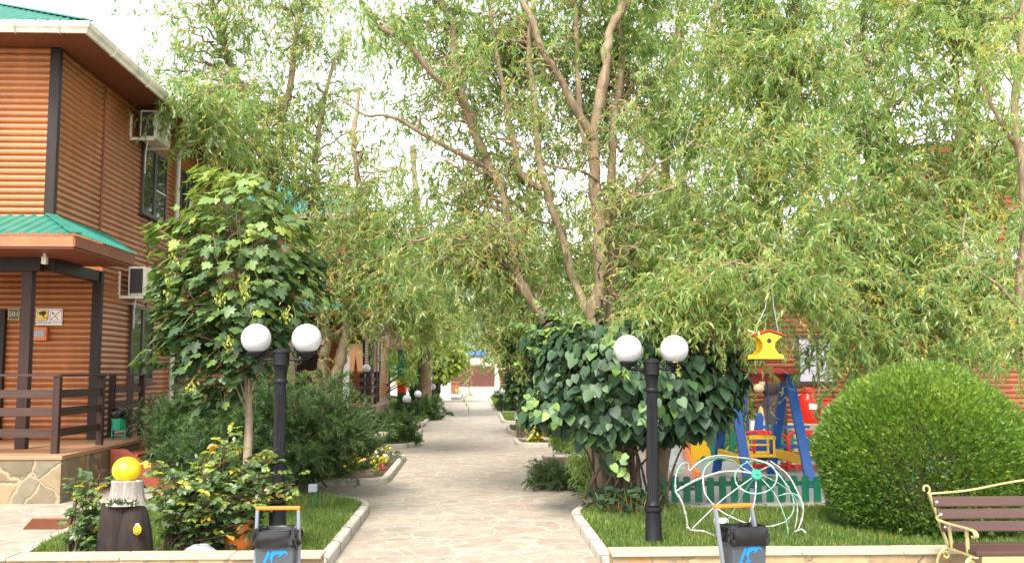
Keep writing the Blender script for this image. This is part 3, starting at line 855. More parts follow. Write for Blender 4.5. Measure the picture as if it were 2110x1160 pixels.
W_, H_ = p1.x - p0.x, p0.z - p1.z
t = thing('warning_sign', 'white panel with yellow camera and crossed cigarette pictograms on porch wall', 'sign', (p0.x + W_ / 2, FW - .02, p1.z))
mb = MB(); mb.box(p0.x, p1.x, FW - .022, FW - .004, p1.z, p0.z); mb.build('panel', M['white'], t, bevel=.004)
def panel_pt(u, v, d=.0): return (p0.x + W_ * u, FW - .0225 - d, p0.z - H_ * v)
mb = MB(); mb.prism([panel_pt(*q) for q in ((.03, .06), (.47, .06), (.47, .72), (.03, .72))], (0, -.003, 0)); mb.build('pictogram', M['black'], t)
mb = MB(); mb.prism([panel_pt(*q, .0035) for q in ((.05, .085), (.45, .085), (.45, .695), (.05, .695))], (0, -.003, 0)); cam_pic = mb.build('pictogram', M['sign_yellow'], t)
mb = MB()
for q in (((.10, .22), (.34, .12), (.40, .26), (.38, .34), (.14, .40)), ((.22, .38), (.32, .35), (.33, .43), (.25, .46)), ((.28, .44), (.30, .43), (.32, .57), (.42, .54), (.42, .50), (.435, .50), (.435, .62), (.42, .62), (.42, .575), (.30, .60))):
    mb.prism([panel_pt(*x, .007) for x in q], (0, -.003, 0))
mb.build('camera_symbol', M['black'], cam_pic)
mb = MB()
for q in (((.53, .06), (.97, .06), (.97, .085), (.53, .085)), ((.53, .695), (.97, .695), (.97, .72), (.53, .72)), ((.53, .085), (.545, .085), (.545, .695), (.53, .695)), ((.955, .085), (.97, .085), (.97, .695), (.955, .695)), ((.545, .665), (.93, .088), (.955, .088), (.955, .115), (.57, .692), (.545, .692))):
    mb.prism([panel_pt(*x) for x in q], (0, -.004, 0))
no_pic = mb.build('pictogram', M['sign_red'], t)
mb = MB(); mb.prism([panel_pt(*x, .0005) for x in ((.59, .24), (.625, .19), (.69, .33), (.655, .38))], (0, -.003, 0)); mb.build('cigarette', M['black'], no_pic)
mb = MB(); mb.prism([panel_pt(*x, .0005) for x in ((.735, .46), (.745, .445), (.85, .63), (.83, .66), (.725, .475), (.735, .46), (.832, .635), (.838, .628))], (0, -.002, 0)); mb.build('cigarette', M['ac_grille'], no_pic)
text_mesh(t, 'ВЕДЕТСЯ', .030, panel_pt(.25, .79), M['black'])
text_mesh(t, 'ВИДЕОНАБЛЮДЕНИЕ', .024, panel_pt(.25, .88), M['black'])
text_mesh(t, 'НЕ КУРИТЬ', .042, panel_pt(.75, .85), M['black'])
p0, p1 = at(72, 674, FW), at(100, 702, FW)
t = thing('meter_box', 'small orange box with dark window under the white warning panel', 'wall box', ((p0.x + p1.x) / 2, FW - .05, p1.z))
mb = MB(); mb.box(p0.x, p1.x, FW - .09, FW - .004, p1.z, p0.z); mb.build('case', M['sign_orange'], t, bevel=.008)
mb = MB(); mb.box(p0.x + .035, p1.x - .035, FW - .096, FW - .0905, p1.z + .06, p0.z - .06); mb.build('window', M['pane'], t)
q = at(93, 516, 13.9)
t = thing('porch_floodlight', 'small pale lamp hanging under the green porch canopy', 'lamp', (q.x, 13.9, 3.25))
mb = MB(); mb.box(q.x - .035, q.x + .035, 13.86, 13.94, 3.25, 3.36); mb.build('lamp_body', M['gutter'], t, bevel=.01)
mb = MB(); mb.box(q.x - .02, q.x + .02, 13.88, 13.92, 3.361, 3.401); mb.build('mount', M['gutter'], t)
# porch litter bin
t = thing('porch_bin', 'small green bin with black liner standing on lodge porch', 'litter bin', (-5.82, 16.35, .632))
mb = MB(); mb.lathe([(.095, .15), (.12, .40), (.126, .40)], (-5.82, 16.35, .632), 12); mb.build('body', M['green_bin'], t)
mb = MB(); rr = random.Random(2)
mb.lathe([(.122, .34), (.132, .40), (.128, .47), (.10, .50), (.085, .44)], (-5.82, 16.35, .632), 22)
mb.v = [(x + rr.uniform(-.008, .008), y + rr.uniform(-.008, .008), z + rr.uniform(-.012, .012)) for x, y, z in mb.v]
mb.build('bin_liner', M['bag'], t, True)
mb = MB()
for s in (-1, 1):
    mb.tube([(-5.82 + s * .10, 16.35, .90), (-5.82 + s * .11, 16.35, .66), (-5.82 + s * .11, 16.22, .645)], .011, 6)
    mb.tube([(-5.82 + s * .11, 16.35, .66), (-5.82 + s * .11, 16.48, .645)], .011, 6)
mb.tube([(-5.93, 16.35, .70), (-5.71, 16.35, .70)], .011, 6)
mb.build('stand', M['green_bin'], t)
# wooden steps
t = thing('wooden_steps', 'short flight of red-brown wooden steps against the stone porch base', 'steps', (-5.1, 15.65, 0))
for y in (14.98, 16.32):
    mb = MB(); mb.prism([(-5.445, y, .58), (-5.445, y, .22), (-4.810, y, .005), (-4.480, y, .005), (-4.480, y, .08), (-5.220, y, .58)], (0, .05, 0))
    mb.build('stringer', M['red_wood'], t, bevel=.006)
for (x, z) in ((-5.190, .46), (-4.880, .285), (-4.600, .11)):
    mb = MB(); mb.box(x - .14, x + .14, 15.032, 16.318, z, z + .035); mb.build('tread', M['red_wood'], t, bevel=.005)

# ================================================================== LOW STONE WALLS
def low_wall(label, x0, x1, seed):
    rng = random.Random(seed)
    t = thing('garden_wall', label, 'wall', ((x0 + x1) / 2, 7.9, 0))
    mb = MB(); mb.box(x0 + .015, x1 - .015, 7.770, 8.00, -.05, .298); mb.build('masonry', M['wallstone'], t)
    x = x0
    while x < x1 - .01:
        L = min(rng.uniform(.55, .95), x1 - x)
        if x1 - x - L < .25: L = x1 - x
        dz = rng.uniform(-.003, .003)
        mb = MB(); mb.box(x + .003, x + L - .003, 7.745 + rng.uniform(-.006, .006), 8.02, .2995, .324 + dz)
        mb.build('coping_stone', M['coping'], t, bevel=.006)
        x += L
low_wall('low sandstone wall with pale coping in front of the roses and lamp', -6.2, at(668, 1133, 7.9).x, 1)
low_wall('low sandstone wall with pale coping running behind the bench', at(1255, 1135, 7.9).x, 7.5, 2)

# ================================================================== TWIN GLOBE LAMPS
def lamp_post(label, base, dxg, H=1.885):
    t = thing('street_lamp', label, 'street lamp', base, 'twin globe lamps beside the path')
    bx, by, bz = base
    prof = [(.098, 0), (.098, .03), (.082, .05), (.078, .34), (.074, .385), (.086, .392), (.090, .41), (.086, .428), (.066, .436), (.074, .452), (.062, .47), (.058, .50), (.055, 1.30), (.052, 1.545),
            (.064, 1.552), (.068, 1.566), (.064, 1.582), (.056, 1.59), (.060, 1.66), (.074, 1.715), (.082, 1.722), (.082, 1.735), (.078, 1.74), (.080, 1.83), (.088, 1.838), (.086, 1.85), (.060, 1.87), (.028, 1.882), (.0, 1.89)]
    mb = MB(); mb.lathe(prof, base, 40, (.48, 1.54, .14)); post = mb.build('post', M['lamp_black'], t, True)
    for s in (-1, 1):
        a = MB()
        zz = bz + 1.775
        a.tube(catmull([(bx + s * .078, by, zz), (bx + s * .15, by, zz - .006), (bx + s * dxg, by, zz + .002), (bx + s * dxg, by, zz + .03)], 5), .012, 8)
        spiral = [(bx + s * (.135 + (.042 - .028 * k / 22) * math.cos(-2.2 + k * .42)), by, zz + .048 + (.042 - .028 * k / 22) * math.sin(-2.2 + k * .42)) for k in range(23)]
        a.tube(spiral, .0075, 6)
        sp2 = [(bx + s * (.165 + (.036 - .022 * k / 18) * math.cos(2.0 - k * .42)), by, zz - .028 + (.026 - .016 * k / 18) * math.sin(2.0 - k * .42)) for k in range(19)]
        a.tube(sp2, .006, 6)
        ar = a.build('arm', M['lamp_black'], t, True)
        c = MB(); c.lathe([(.0, -.02), (.016, -.018), (.03, 0), (.062, .012), (.066, .026), (.086, .034), (.09, .05), (.078, .056)], (bx + s * dxg, by, zz + .015), 28); c.build('cup', M['lamp_black'], ar, True)
        g = MB(); g.ball((bx + s * dxg, by, zz + .195), .1405, nu=48, nv=30); g.build('globe', M['globe'], t, True)
    return t
b = at(571.5, 1090, 9.3)
lamp_post('black twin globe lamp post rising behind the left bin', (b.x, 9.3, .085), .2375)
b = at(1347, 1120, 9.6)
lamp_post('black twin globe lamp post in front of the broad-leaved bush', (b.x, 9.6, -.005), .232)

# ================================================================== LITTER BINS
LOGO = {'a': [(365, 1115), (400, 1098), (478, 900), (488, 885), (522, 885), (515, 935), (440, 1098), (456, 1106), (456, 1126), (365, 1126)],
        'bar': [(482, 978), (523, 978), (520, 994), (476, 994)],
        'd': [(548, 882), (700, 876), (745, 884), (775, 910), (786, 955), (757, 930), (715, 918), (690, 962), (650, 976), (632, 970), (672, 940), (612, 938), (575, 965), (556, 1000), (549, 1055), (560, 1070), (592, 1092), (598, 1110), (560, 1098), (540, 1100), (505, 1114), (508, 1098), (528, 1078), (538, 1055), (520, 1010), (523, 940)]}
def litter_bin(label, c, yaw, lean):
    t = thing('litter_bin', label, 'litter bin', (c[0], c[1], 0), 'grey bins in front of the low walls')
    Mx = Matrix.Translation(Vector((c[0], c[1], 0))) @ Matrix.Rotation(yaw, 4, 'Z')
    Mt = Mx @ Matrix.Translation(Vector((lean * .35, 0, 0))) @ Matrix.Shear('XZ', 4, (0, 0)) if False else Mx
    hw, hd = .142, .11
    mb = MB(); mb.hexa([(-hw * .86, -hd * .8, .06), (hw * .86, -hd * .8, .06), (hw * .86, hd * .8, .06), (-hw * .86, hd * .8, .06), (-hw, -hd, .585), (hw, -hd, .585), (hw, hd, .585), (-hw, hd, .585)])
    mb.xf(Mx); body = mb.build('body', M['bin_grey'], t, bevel=.012)
    # liner folded over the rim
    rng = random.Random(int(abs(c[0]) * 100))
    mb = MB(); n = 44; rows = [(-.10, .010), (-.085, .016), (-.05, .013), (-.01, .013), (.022, .006), (.026, -.004), (.0, -.016), (-.09, -.022)]
    i0 = 0
    ph = [rng.uniform(0, 6) for _ in range(6)]
    for ri, (dz, out) in enumerate(rows):
        for j in range(n):
            a = 2 * PI * j / n
            e = .3
            sx = (abs(math.cos(a)) ** e) * math.copysign(1, math.cos(a)); sy = (abs(math.sin(a)) ** e) * math.copysign(1, math.sin(a))
            ww = .010 * math.sin(5 * a + ph[0] + ri * 1.3) + .008 * math.sin(11 * a + ph[1] - ri * .9) + .006 * rng.uniform(-1, 1)
            zz = .590 + dz + (.010 * math.sin(2 * a + ph[2]) + .008 * math.sin(5 * a + ph[3]) if ri < 3 else .005 * math.sin(3 * a + ph[4])) + .003 * rng.uniform(-1, 1)
            k = (1 if ri < 5 else 0)
            mb.v.append(((hw + out + abs(ww) * .9) * sx, (hd + out + abs(ww) * .9) * sy, zz))
    for ri in range(len(rows) - 1):
        for j in range(n):
            a = ri * n + j; b2 = ri * n + (j + 1) % n
            mb.f.append((a, b2, b2 + n, a + n))
    mb.xf(Mx); mb.build('bin_liner', M['bag'], t, True)
    Ml = Mx @ Matrix(((1, 0, lean, -lean * .30), (0, 1, 0, 0), (0, 0, 1, 0), (0, 0, 0, 1)))
    for s in (-1, 1):
        mb = MB(); mb.bar((s * (hw + .026), 0, .0), (s * (hw + .006), 0, .745), .022, .036, (0, 1, 0)); mb.xf(Ml); mb.build('side_rail', M['bin_frame'], t, bevel=.004)
    mb = MB(); mb.bar((-hw - .018, 0, .758), (hw + .018, 0, .758), .04, .026); mb.xf(Ml); mb.build('handle', M['orange'], t, bevel=.010)
    mb = MB()
    sl = hd * .2 / .525
    for k in LOGO:
        pts = [((x - 580) / 570 * .275, -hd + (.585 - (.475 - (y - 880) / 570 * .275)) * sl - .0015, .475 - (y - 880) / 570 * .275) for x, y in LOGO[k]]
        mb.prism(pts, (0, -.0025, 0))
    mb.xf(Mx); mb.build('dolphin_logo', M['logo_blue'], body)
    return t
b = at(572, 1100, 7.25); litter_bin('grey bin with blue dolphin logo and upright orange handle, before the rose bed wall', (b.x, 7.25), .0, 0.0)
b = at(1530, 1120, 7.25); litter_bin('grey bin with tilted orange handle and crumpled liner, in front of the wire sculpture', (b.x, 7.25), math.radians(14), -.16)

# ================================================================== BENCH
def bench():
    Y0 = 7.40
    x0 = at(1950, 1100, Y0).x; x1 = x0 + 1.65
    t = thing('park_bench', 'brown slatted bench with yellowish scrolled iron frame at right edge', 'bench', ((x0 + x1) / 2, Y0, 0))
    lean = lambda z: (z - .45) * .30                        # the back leans away from the viewer and the frame spreads
    for z in (.745, .655, .565):
        mb = MB(); y = Y0 + lean(z)
        mb.bar((x0 - (z - .45) * .17, y, z), (x1 + (z - .45) * .17, y, z), .03, .078, (0, .3, 1)); mb.build('back_slat', M['bench_wood'], t, bevel=.008)
    for (y, z) in ((Y0 - .36, .44), (Y0 - .25, .437), (Y0 - .14, .435), (Y0 - .03, .437)):
        mb = MB(); mb.box(x0 + .02, x1 - .02, y - .046, y + .046, z - .02, z + .016); mb.build('seat_slat', M['bench_wood'], t, bevel=.007)
    mb = MB(); mb.box(x0 + .06, x1 - .06, Y0 - .405, Y0 - .385, .365, .42); mb.build('apron', M['bench_metal'], t, bevel=.004)
    for s, xe in ((-1, x0), (1, x1)):
        mb = MB(); k = -s
        # back upright running into the rear leg
        mb.bar((xe + s * .06, Y0 + .13, .80), (xe - s * .02, Y0 + .02, .42), .012, .034, (0, 1, 0))
        mb.bar((xe - s * .02, Y0 + .02, .42), (xe - s * .0, Y0 + .06, .36), .012, .034, (0, 1, 0))
        # top scroll
        mb.tube([(xe + s * (.062 + .022 - .034 * math.cos(a) * (1 - i / 30)), Y0 + .13, .835 + .036 * math.sin(a) * (1 - i / 36)) for i, a in enumerate(np.linspace(-1.2, 3.9, 16))], .0085, 6)
        # arm with its two scrolls
        arm = [(xe + s * .02, Y0 + .05, .655), (xe + s * .035, Y0 + .055, .635), (xe + s * .03, Y0 + .03, .61), (xe + s * .005, Y0 - .10, .602), (xe - s * .02, Y0 - .28, .600), (xe - s * .03, Y0 - .36, .592), (xe - s * .03, Y0 - .39, .565), (xe - s * .03, Y0 - .37, .545), (xe - s * .03, Y0 - .345, .556)]
        for p, q in zip(catmull(arm, 4)[:-1], catmull(arm, 4)[1:]):
            mb.bar(p, q, .034, .009, (0, 0, 1) if abs((q - p).normalized().z) < .8 else (0, 1, 0))
        mb.bar((xe - s * .02, Y0 - .27, .595), (xe - s * .025, Y0 - .27, .42), .02, .02)
        mb.bar((xe - s * .0, Y0 - .04, .60), (xe - s * .02, Y0 - .04, .42), .02, .02)
        mb.bar((xe - s * .02, Y0 + .04, .412), (xe - s * .02, Y0 - .40, .412), .03, .012)
        # scrolled legs
        for (yy, d) in ((Y0 - .36, -1), (Y0 + .02, 1)):
            leg = [(xe - s * .02 + s * (.0), yy, .41), (xe + s * .03, yy + d * .0, .385), (xe + s * .055, yy + d * .03, .30), (xe + s * .045, yy + d * .05, .15), (xe + s * .05, yy + d * .08, .005)]
            mb.tube(catmull(leg, 5), .011, 7)
            mb.tube([(xe + s * (.0 + .034 * math.cos(a) * (1 - i / 26)), yy, .352 + .034 * math.sin(a) * (1 - i / 26)) for i, a in enumerate(np.linspace(.6, 6.6, 20))], .009, 6)
        mb.build('side_frame', M['bench_metal'], t, True)
        for z in (.745, .655, .565):
            b_ = MB(); b_.ball((xe - s * .02 + s * (z - .45) * .17, Y0 + lean(z) - .018, z), .010, nu=10, nv=6); b_.build('bolt', M['white'], t, True)
    mb = MB(); mb.tube(catmull([(x0 - .06, Y0 + .13, .80), (x0 + .25, Y0 + .13, .825), (x0 + .8, Y0 + .13, .905), (x1 - .25, Y0 + .13, .825), (x1 + .06, Y0 + .13, .80)], 6), .009, 7); mb.build('top_rod', M['bench_metal'], t, True)
bench()

# ================================================================== STUMP AND ORNAMENTS
def ridged(mb, c, prof, n, amp, seed, sx=1, sy=1):
    rng = random.Random(seed); ph = [rng.uniform(0, 6) for _ in range(8)]
    i0 = len(mb.v)
    for (r, z) in prof:
        for j in range(n):
            a = 2 * PI * j / n
            k = 1 + amp * (.5 * math.sin(3 * a + ph[0] + z) + .4 * math.sin(7 * a + ph[1] + 2 * z) + .35 * math.sin(13 * a + ph[2] + 3 * z) + .25 * math.sin(29 * a + ph[3]))
            mb.v.append((c[0] + r * k * sx * math.cos(a), c[1] + r * k * sy * math.sin(a), c[2] + z + .01 * math.sin(2 * a + ph[4]) * (z > .3)))
    for q in range(len(prof) - 1):
        for j in range(n):
            a = i0 + q * n + j; b2 = i0 + q * n + (j + 1) % n
            mb.f.append((a, b2, b2 + n, a + n))
    mb.f.append(tuple(i0 + (len(prof) - 1) * n + j for j in range(n)))
    mb.f.append(tuple(i0 + j for j in reversed(range(n))))
sx0 = at(256, 1080, 8.5).x
t = thing('tree_stump', 'dark brown split tree stump behind the low left wall', 'stump', (sx0, 8.5, 0))
mb = MB(); ridged(mb, (sx0 - .06, 8.56, .04), [(.19, 0), (.185, .2), (.165, .42), (.155, .55), (.147, .58), (.06, .585)], 64, .05, 3)
mb.build('trunk', M['stump'], t, True)
mb = MB(); ridged(mb, (sx0 + .085, 8.50, .04), [(.155, 0), (.155, .2), (.135, .38), (.105, .52), (.085, .565), (.03, .57)], 56, .05, 7)
mb.build('split_half', M['stump'], t, True)
q = at(283, 1091, 8.345)
t = thing('ladybird_ornament', 'small yellow ladybird ornament with black spots fixed on the stump', 'ornament', tuple(q))
mb = MB(); mb.ball(q, .036, (.95, .55, 1.2)); body = mb.build('shell', M['yellow_play'], t, True)
mb = MB()
for (u, v) in ((-.5, .45), (.45, .5), (0, .1), (-.55, -.15), (.5, -.2), (-.25, -.55), (.25, -.6), (0, .62)):
    yy = -.036 * .55 * math.sqrt(max(0, 1 - .6 * (u * u + v * v)))
    mb.ball((q.x + u * .030, q.y + yy, q.z + v * .038), .0062, (1, .6, 1), 8, 6)
mb.build('spots', M['black'], t, True)
mb = MB(); mb.ball((q.x, q.y - .004, q.z + .043), .017, (1.1, .7, .8), 14, 8); mb.build('head', M['grey_figure'], t, True)
t = thing('pale_stump_ornament', 'pale grey painted stump ornament standing on the dark stump', 'ornament', (sx0 + .01, 8.52, .62))
mb = MB(); ridged(mb, (sx0 + .01, 8.52, .622), [(.165, 0), (.15, .03), (.136, .09), (.128, .16), (.132, .195), (.12, .205), (.02, .207)], 72, .05, 11)
mb.build('stump_body', M['pale_stump'], t, True)
mb = MB()
for (dx_, r, h) in ((-.10, .022, .045), (.085, .03, .055), (.12, .018, .035)):
    mb.lathe([(.008, 0), (.009, h * .7), (r, h * .72), (r * .8, h * .95), (0, h * 1.1)], (sx0 + dx_, 8.52 - .145, .625), 14)
mb.build('mushroom', M['coping'], t, True)
fm = FM(5); n = 90
P = np.c_[sx0 + fm.rng.uniform(-.09, .14, n), 8.38 + fm.rng.uniform(-.02, .02, n), .625 + fm.rng.uniform(0, .03, n)]
fm.leaves(P, np.c_[fm.rng.normal(0, .5, n), fm.rng.normal(-.2, .3, n), np.ones(n)], fm.rng.normal(0, 1, (n, 3)), .05, .013, fm.rng.uniform(0, .4, n)); fm.build('grass_tuft', [M['juniper']], t)
q = at(261, 968, 8.5)
t = thing('ball_ornament', 'glossy yellow ball ornament sitting on the pale stump ornament', 'ornament', (q.x, 8.5, q.z - .12))
mb = MB(); mb.ball((q.x, 8.5, q.z), .118, (1.0, 1, .96), 48, 30); mb.build('ball', M['yellow'], t, True)
for (dx_, dz_, y_) in ((.045, -.098, -.075), (.105, -.095, -.03)):
    mb = MB(); mb.ball((q.x + dx_, 8.5 + y_, q.z + dz_), .022, (1, 1.2, .8), 14, 10); mb.build('foot', M['coping'], t, True)
# coral figurine half hidden in the roses
q = at(494, 1010, 9.42)
t = thing('garden_figurine', 'coral and orange garden figurine half hidden behind the rose bush', 'figurine', (q.x, 9.42, .06))
mb = MB(); mb.lathe([(.12, 0), (.15, .10), (.15, .22), (.11, .33), (.09, .36)], (q.x, 9.42, .06), 24); mb.build('body', M['orange_play'], t, True)
mb = MB(); mb.lathe([(.17, .0), (.20, .04), (.17, .12), (.10, .19), (.0, .22)], (q.x - .02, 9.42, .405), 28); mb.build('cap', M['sign_orange'], t, True)
mb = MB()
for k in range(7):
    a = k * .9 - 2.6
    mb.ball((q.x - .02 + .175 * math.cos(a), 9.42 + .175 * math.sin(a), .47 + .03 * (k % 2)), .022, (1, 1, .8), 10, 7)
mb.build('cap_dot', M['white'], t, True)
q = at(412, 1100, 9.0)
mb = MB(); mb.ball((q.x, 9.0, .1), .13, (1.25, .8, .75), 20, 12)
rr = random.Random(8); mb.v = [(x + rr.uniform(-.01, .01), y + rr.uniform(-.01, .01), z + rr.uniform(-.012, .012)) for x, y, z in mb.v]
tag(mb.build('boulder', M['grey_figure'], smooth=True), 'grey boulder under the rose bush behind the low wall', 'stone')
# spotlight on a stake under the juniper
q = at(648, 1040, 11.9)
t = thing('garden_spotlight', 'little green spotlight on a stake at the foot of the juniper', 'spotlight', (q.x, 11.9, .06))
mb = MB(); mb.tube([(q.x, 11.9, .05), (q.x + .02, 11.9, .42)], .012, 7); mb.tube([(q.x - .04, 11.9, .05), (q.x, 11.9, .14), (q.x + .04, 11.9, .05)], .008, 6); mb.build('stake', M['green_play'], t)
mb = MB(); mb.box(q.x - .07, q.x + .03, 11.84, 11.95, .31, .40); mb.build('lamp_head', M['grey_figure'], t, bevel=.012)

# ================================================================== WIRE FRAME SCULPTURE
def wire():
    s = 2.2304
    P = lambda x, y, Y: at(1300 + x / s, 640 + y / s, Y)
    base = P(560, 1060, 10.1)
    t = thing('wire_sculpture', 'white and mint tube outline sculpture with round hub on the lawn', 'sculpture', (base.x, 10.1, .06))
    def line(name, pts, mat, r=.011):
        r *= .66
        mb = MB(); c = catmull([P(*p) for p in pts], 6); mb.tube(c, r, 8)
        for k in range(3, len(c) - 2, 7):
            d = (c[k + 1] - c[k]).normalized(); mb.tube([c[k] - d * .012, c[k] + d * .012], r * 1.55, 8)
        mb.build(name, mat, t, True)
    Wh, Gr = M['wire_white'], M['wire_green']
    ring = [(330, 755, 9.8), (342, 840, 9.72), (400, 910, 9.7), (480, 955, 9.7), (560, 983, 9.75), (640, 990, 9.85), (708, 970, 10.0), (745, 925, 10.2), (745, 860, 10.4), (705, 785, 10.6), (640, 712, 10.7), (560, 683, 10.6), (470, 673, 10.4), (390, 682, 10.1), (345, 718, 9.9), (330, 755, 9.8)]
    line('rim_tube', ring[:7], Wh); line('rim_tube', ring[6:12], Gr); line('rim_tube', ring[11:], Gr)
    line('spine_tube', [(205, 830, 9.7), (265, 795, 9.75), (330, 765, 9.8), (420, 740, 9.95), (500, 738, 10.05), (560, 748, 10.1)], Wh, .014)
    line('body_tube', [(205, 830, 9.7), (235, 880, 9.7), (255, 950, 9.72), (268, 1003, 9.75), (330, 1012, 9.8), (375, 1030, 9.85), (420, 1055, 9.9)], Wh, .014)
    line('tail_tube', [(205, 835, 9.7), (205, 770, 9.75), (218, 725, 9.8), (240, 702, 9.85), (262, 703, 9.9), (266, 732, 9.9)], Gr)
    line('top_tube', [(270, 735, 9.9), (310, 698, 9.95), (360, 672, 10.0), (420, 665, 10.1), (490, 674, 10.2), (560, 682, 10.3), (630, 700, 10.4), (690, 735, 10.45)], Wh)
    line('top_tube', [(285, 722, 9.95), (340, 690, 10.0), (400, 675, 10.1), (470, 690, 10.2), (500, 720, 10.25)], Gr)
    small = [(575 + 97 * math.cos(a), 765 + 75 * math.sin(a), 10.15 - .18 * math.sin(a)) for a in np.linspace(.3, 2 * PI + .3, 14)]
    line('hub_ring', small, Gr)
    for k, sp in enumerate([[(560, 765, 10.1), (420, 868, 9.95), (282, 1000, 9.78)], [(565, 770, 10.1), (510, 850, 10.3), (465, 930, 10.4), (400, 1030, 10.5)], [(575, 775, 10.1), (572, 850, 9.95), (555, 930, 9.85), (528, 1040, 9.8), (515, 1100, 9.78)],
              [(600, 770, 10.1), (660, 840, 10.05), (700, 925, 10.0), (722, 1010, 9.98), (716, 1100, 9.98)], [(605, 755, 10.1), (690, 800, 10.3), (755, 860, 10.4), (765, 930, 10.4), (752, 1010, 10.35)], [(570, 740, 10.1), (555, 715, 10.3), (530, 690, 10.4)], [(590, 735, 10.1), (640, 712, 10.4)], [(555, 745, 10.1), (495, 712, 10.3)]]):
        line('spoke_tube', sp, Gr if k % 2 else Wh, .009)
    line('fin_tube', [(640, 690, 10.4), (720, 752, 10.4), (770, 840, 10.3), (792, 900, 10.25), (785, 960, 10.2), (765, 1012, 10.15)], Wh)
    line('fin_tube', [(680, 850, 10.3), (735, 838, 10.2), (775, 860, 10.2), (790, 915, 10.2)], Gr)
    line('foot_tube', [(752, 1015, 10.15), (785, 1004, 10.15), (802, 1028, 10.1), (780, 1070, 10.05), (745, 1112, 10.0)], Wh, .013)
    mb = MB(); h = P(578, 752, 10.08); mb.lathe([(0, -.012), (.055, -.01), (.058, 0), (.05, .008), (.012, .012), (.010, .035), (0, .036)], (0, 0, 0), 24)
    mb.xf(Matrix.Translation(h) @ Euler((math.radians(65), math.radians(12), 0)).to_matrix().to_4x4()); mb.build('hub_disc', M['mint'], t, True)
    q = P(415, 975, 10.6); mb = MB(); mb.box(q.x - .07, q.x + .07, 10.55, 10.66, q.z - .05, q.z + .05); mb.build('junction_box', M['white'], t, bevel=.012)
    mb = MB(); mb.tube(catmull([q + Vector((.03, -.06, 0)), P(440, 975, 10.5), P(405, 1030, 10.4), P(395, 1090, 10.35)], 5), .012, 6); mb.build('cable', M['black'], t)
wire()

# ================================================================== PLAYGROUND
x = at(1366, 1000, 12.37).x
pk = MB(); pk.prism([(-.043, 0, .10), (.043, 0, .10), (.043, 0, .415), (.0, 0, .43), (-.043, 0, .415)], (0, .022, 0))
t = thing('picket_fence', 'low dark green picket fence at the front of the playground', 'fence', (x + 2, 12.37, .085))
for (z0, z1) in ((.30, .355),):
    mb = MB(); mb.box(x - .05, 9.0, 12.385, 12.42, z0, z1); mb.build('rail', M['green_play'], t)
xx = x; k = 0
rr = random.Random(6)
while xx < 7.2:
    mb = MB(); h = rr.uniform(-.012, .012); mb.prism([(xx - .045, 12.36, .10), (xx + .045, 12.36, .10), (xx + .045 + h * .3, 12.36, .405 + h), (xx + .03, 12.36, .42 + h), (xx - .03, 12.36, .42 + h), (xx - .045 + h * .3, 12.36, .405 + h)], (0, .023, 0))
    mb.build('picket', M['green_play'], t, bevel=.004); xx += .152; k += 1
xx = x; t = thing('picket_fence', 'low dark green picket fence at the back of the playground, behind the swing', 'fence', (5.5, 18.6, .03))
mb = MB(); mb.box(4.2, 9.0, 18.62, 18.65, .40, .45); mb.build('rail', M['green_play'], t)
xx = 4.2
while xx < 8.8:
    mb = MB(); mb.box(xx - .05, xx + .05, 18.59, 18.615, .05, .62); mb.build('picket', M['green_play'], t, bevel=.004); xx += .19
# swing frame
xr = at(1622, 765, 15.4).x; xl = at(1503, 765, 15.4).x
t = swing = thing('playground_swing', 'blue A-frame swing with red top beam and yellow box seat', 'swing', ((xl + xr) / 2, 15.4, .03))
zt = 1.72
mb = MB(); mb.box(xl - .35, xr + .14, 15.28, 15.52, zt + .01, zt + .05); mb.hexa([(xl - .35, 15.18, zt - .02), (xr + .14, 15.18, zt - .02), (xr + .14, 15.27, zt + .045), (xl - .35, 15.27, zt + .045), (xl - .35, 15.18, zt + .01), (xr + .14, 15.18, zt + .01), (xr + .14, 15.27, zt + .075), (xl - .35, 15.27, zt + .075)])
mb.box(xl - .33, xr + .12, 15.35, 15.45, zt - .14, zt + .01); mb.build('top_beam', M['red_play'], t, bevel=.006)
for xc in (xl, xr):
    for s in (-1, 1):
        mb = MB(); mb.bar((xc, 15.4 + s * .07, zt - .02), (xc, 15.4 + s * .98, .03), .14, .075, (0, 1, 0)); mb.build('leg', M['blue_play'], t, bevel=.008)
    mb = MB(); mb.bar((xc - .01, 14.66, .40), (xc - .01, 16.14, .40), .05, .14); mb.build('cross_brace', M['yellow_play'], t, bevel=.006)
    mb = MB(); mb.ball((xc + .05, 14.63, .40), .03, (1, 1, 1), 12, 8); mb.build('bolt_cap', M['red_bright'], t, True)
s0, s1 = at(1533, 920, 15.4), at(1591, 920, 15.4)
zc = at(1560, 940, 15.4).z
a0, a1 = s0.x, s1.x
mb = MB(); mb.box(a0, a1, 15.22, 15.58, zc, zc + .035); t = mb.build('seat', M['yellow_play'], swing, bevel=.006)
mb = MB()
for xx in (a0 + .02, a1 - .02):
    for yy in (15.24, 15.56): mb.bar((xx, yy, zc + .036), (xx, yy, zc + .33), .03, .03)
for yy in (15.24, 15.56):
    mb.bar((a0 - .01, yy, zc + .30), (a1 + .01, yy, zc + .30), .03, .045); mb.bar((a0 - .01, yy, zc + .17), (a1 + .01, yy, zc + .17), .02, .03) if yy > 15.4 else None
for xx in (a0 + .02, a1 - .02): mb.bar((xx, 15.26, zc + .315), (xx, 15.54, zc + .315), .03, .03)
mb.build('guard_rail', M['yellow_play'], t, bevel=.004)
for xx in (a0 + .02, a1 - .02):
    for yy in (15.27, 15.53):
        mb = MB(); mb.tube([(xx, yy, zc + .33), (xx * .8 + (a0 + a1) * .1, 15.4, zt - .12)], .009, 6); mb.build('chain', M['blue_play'], t)
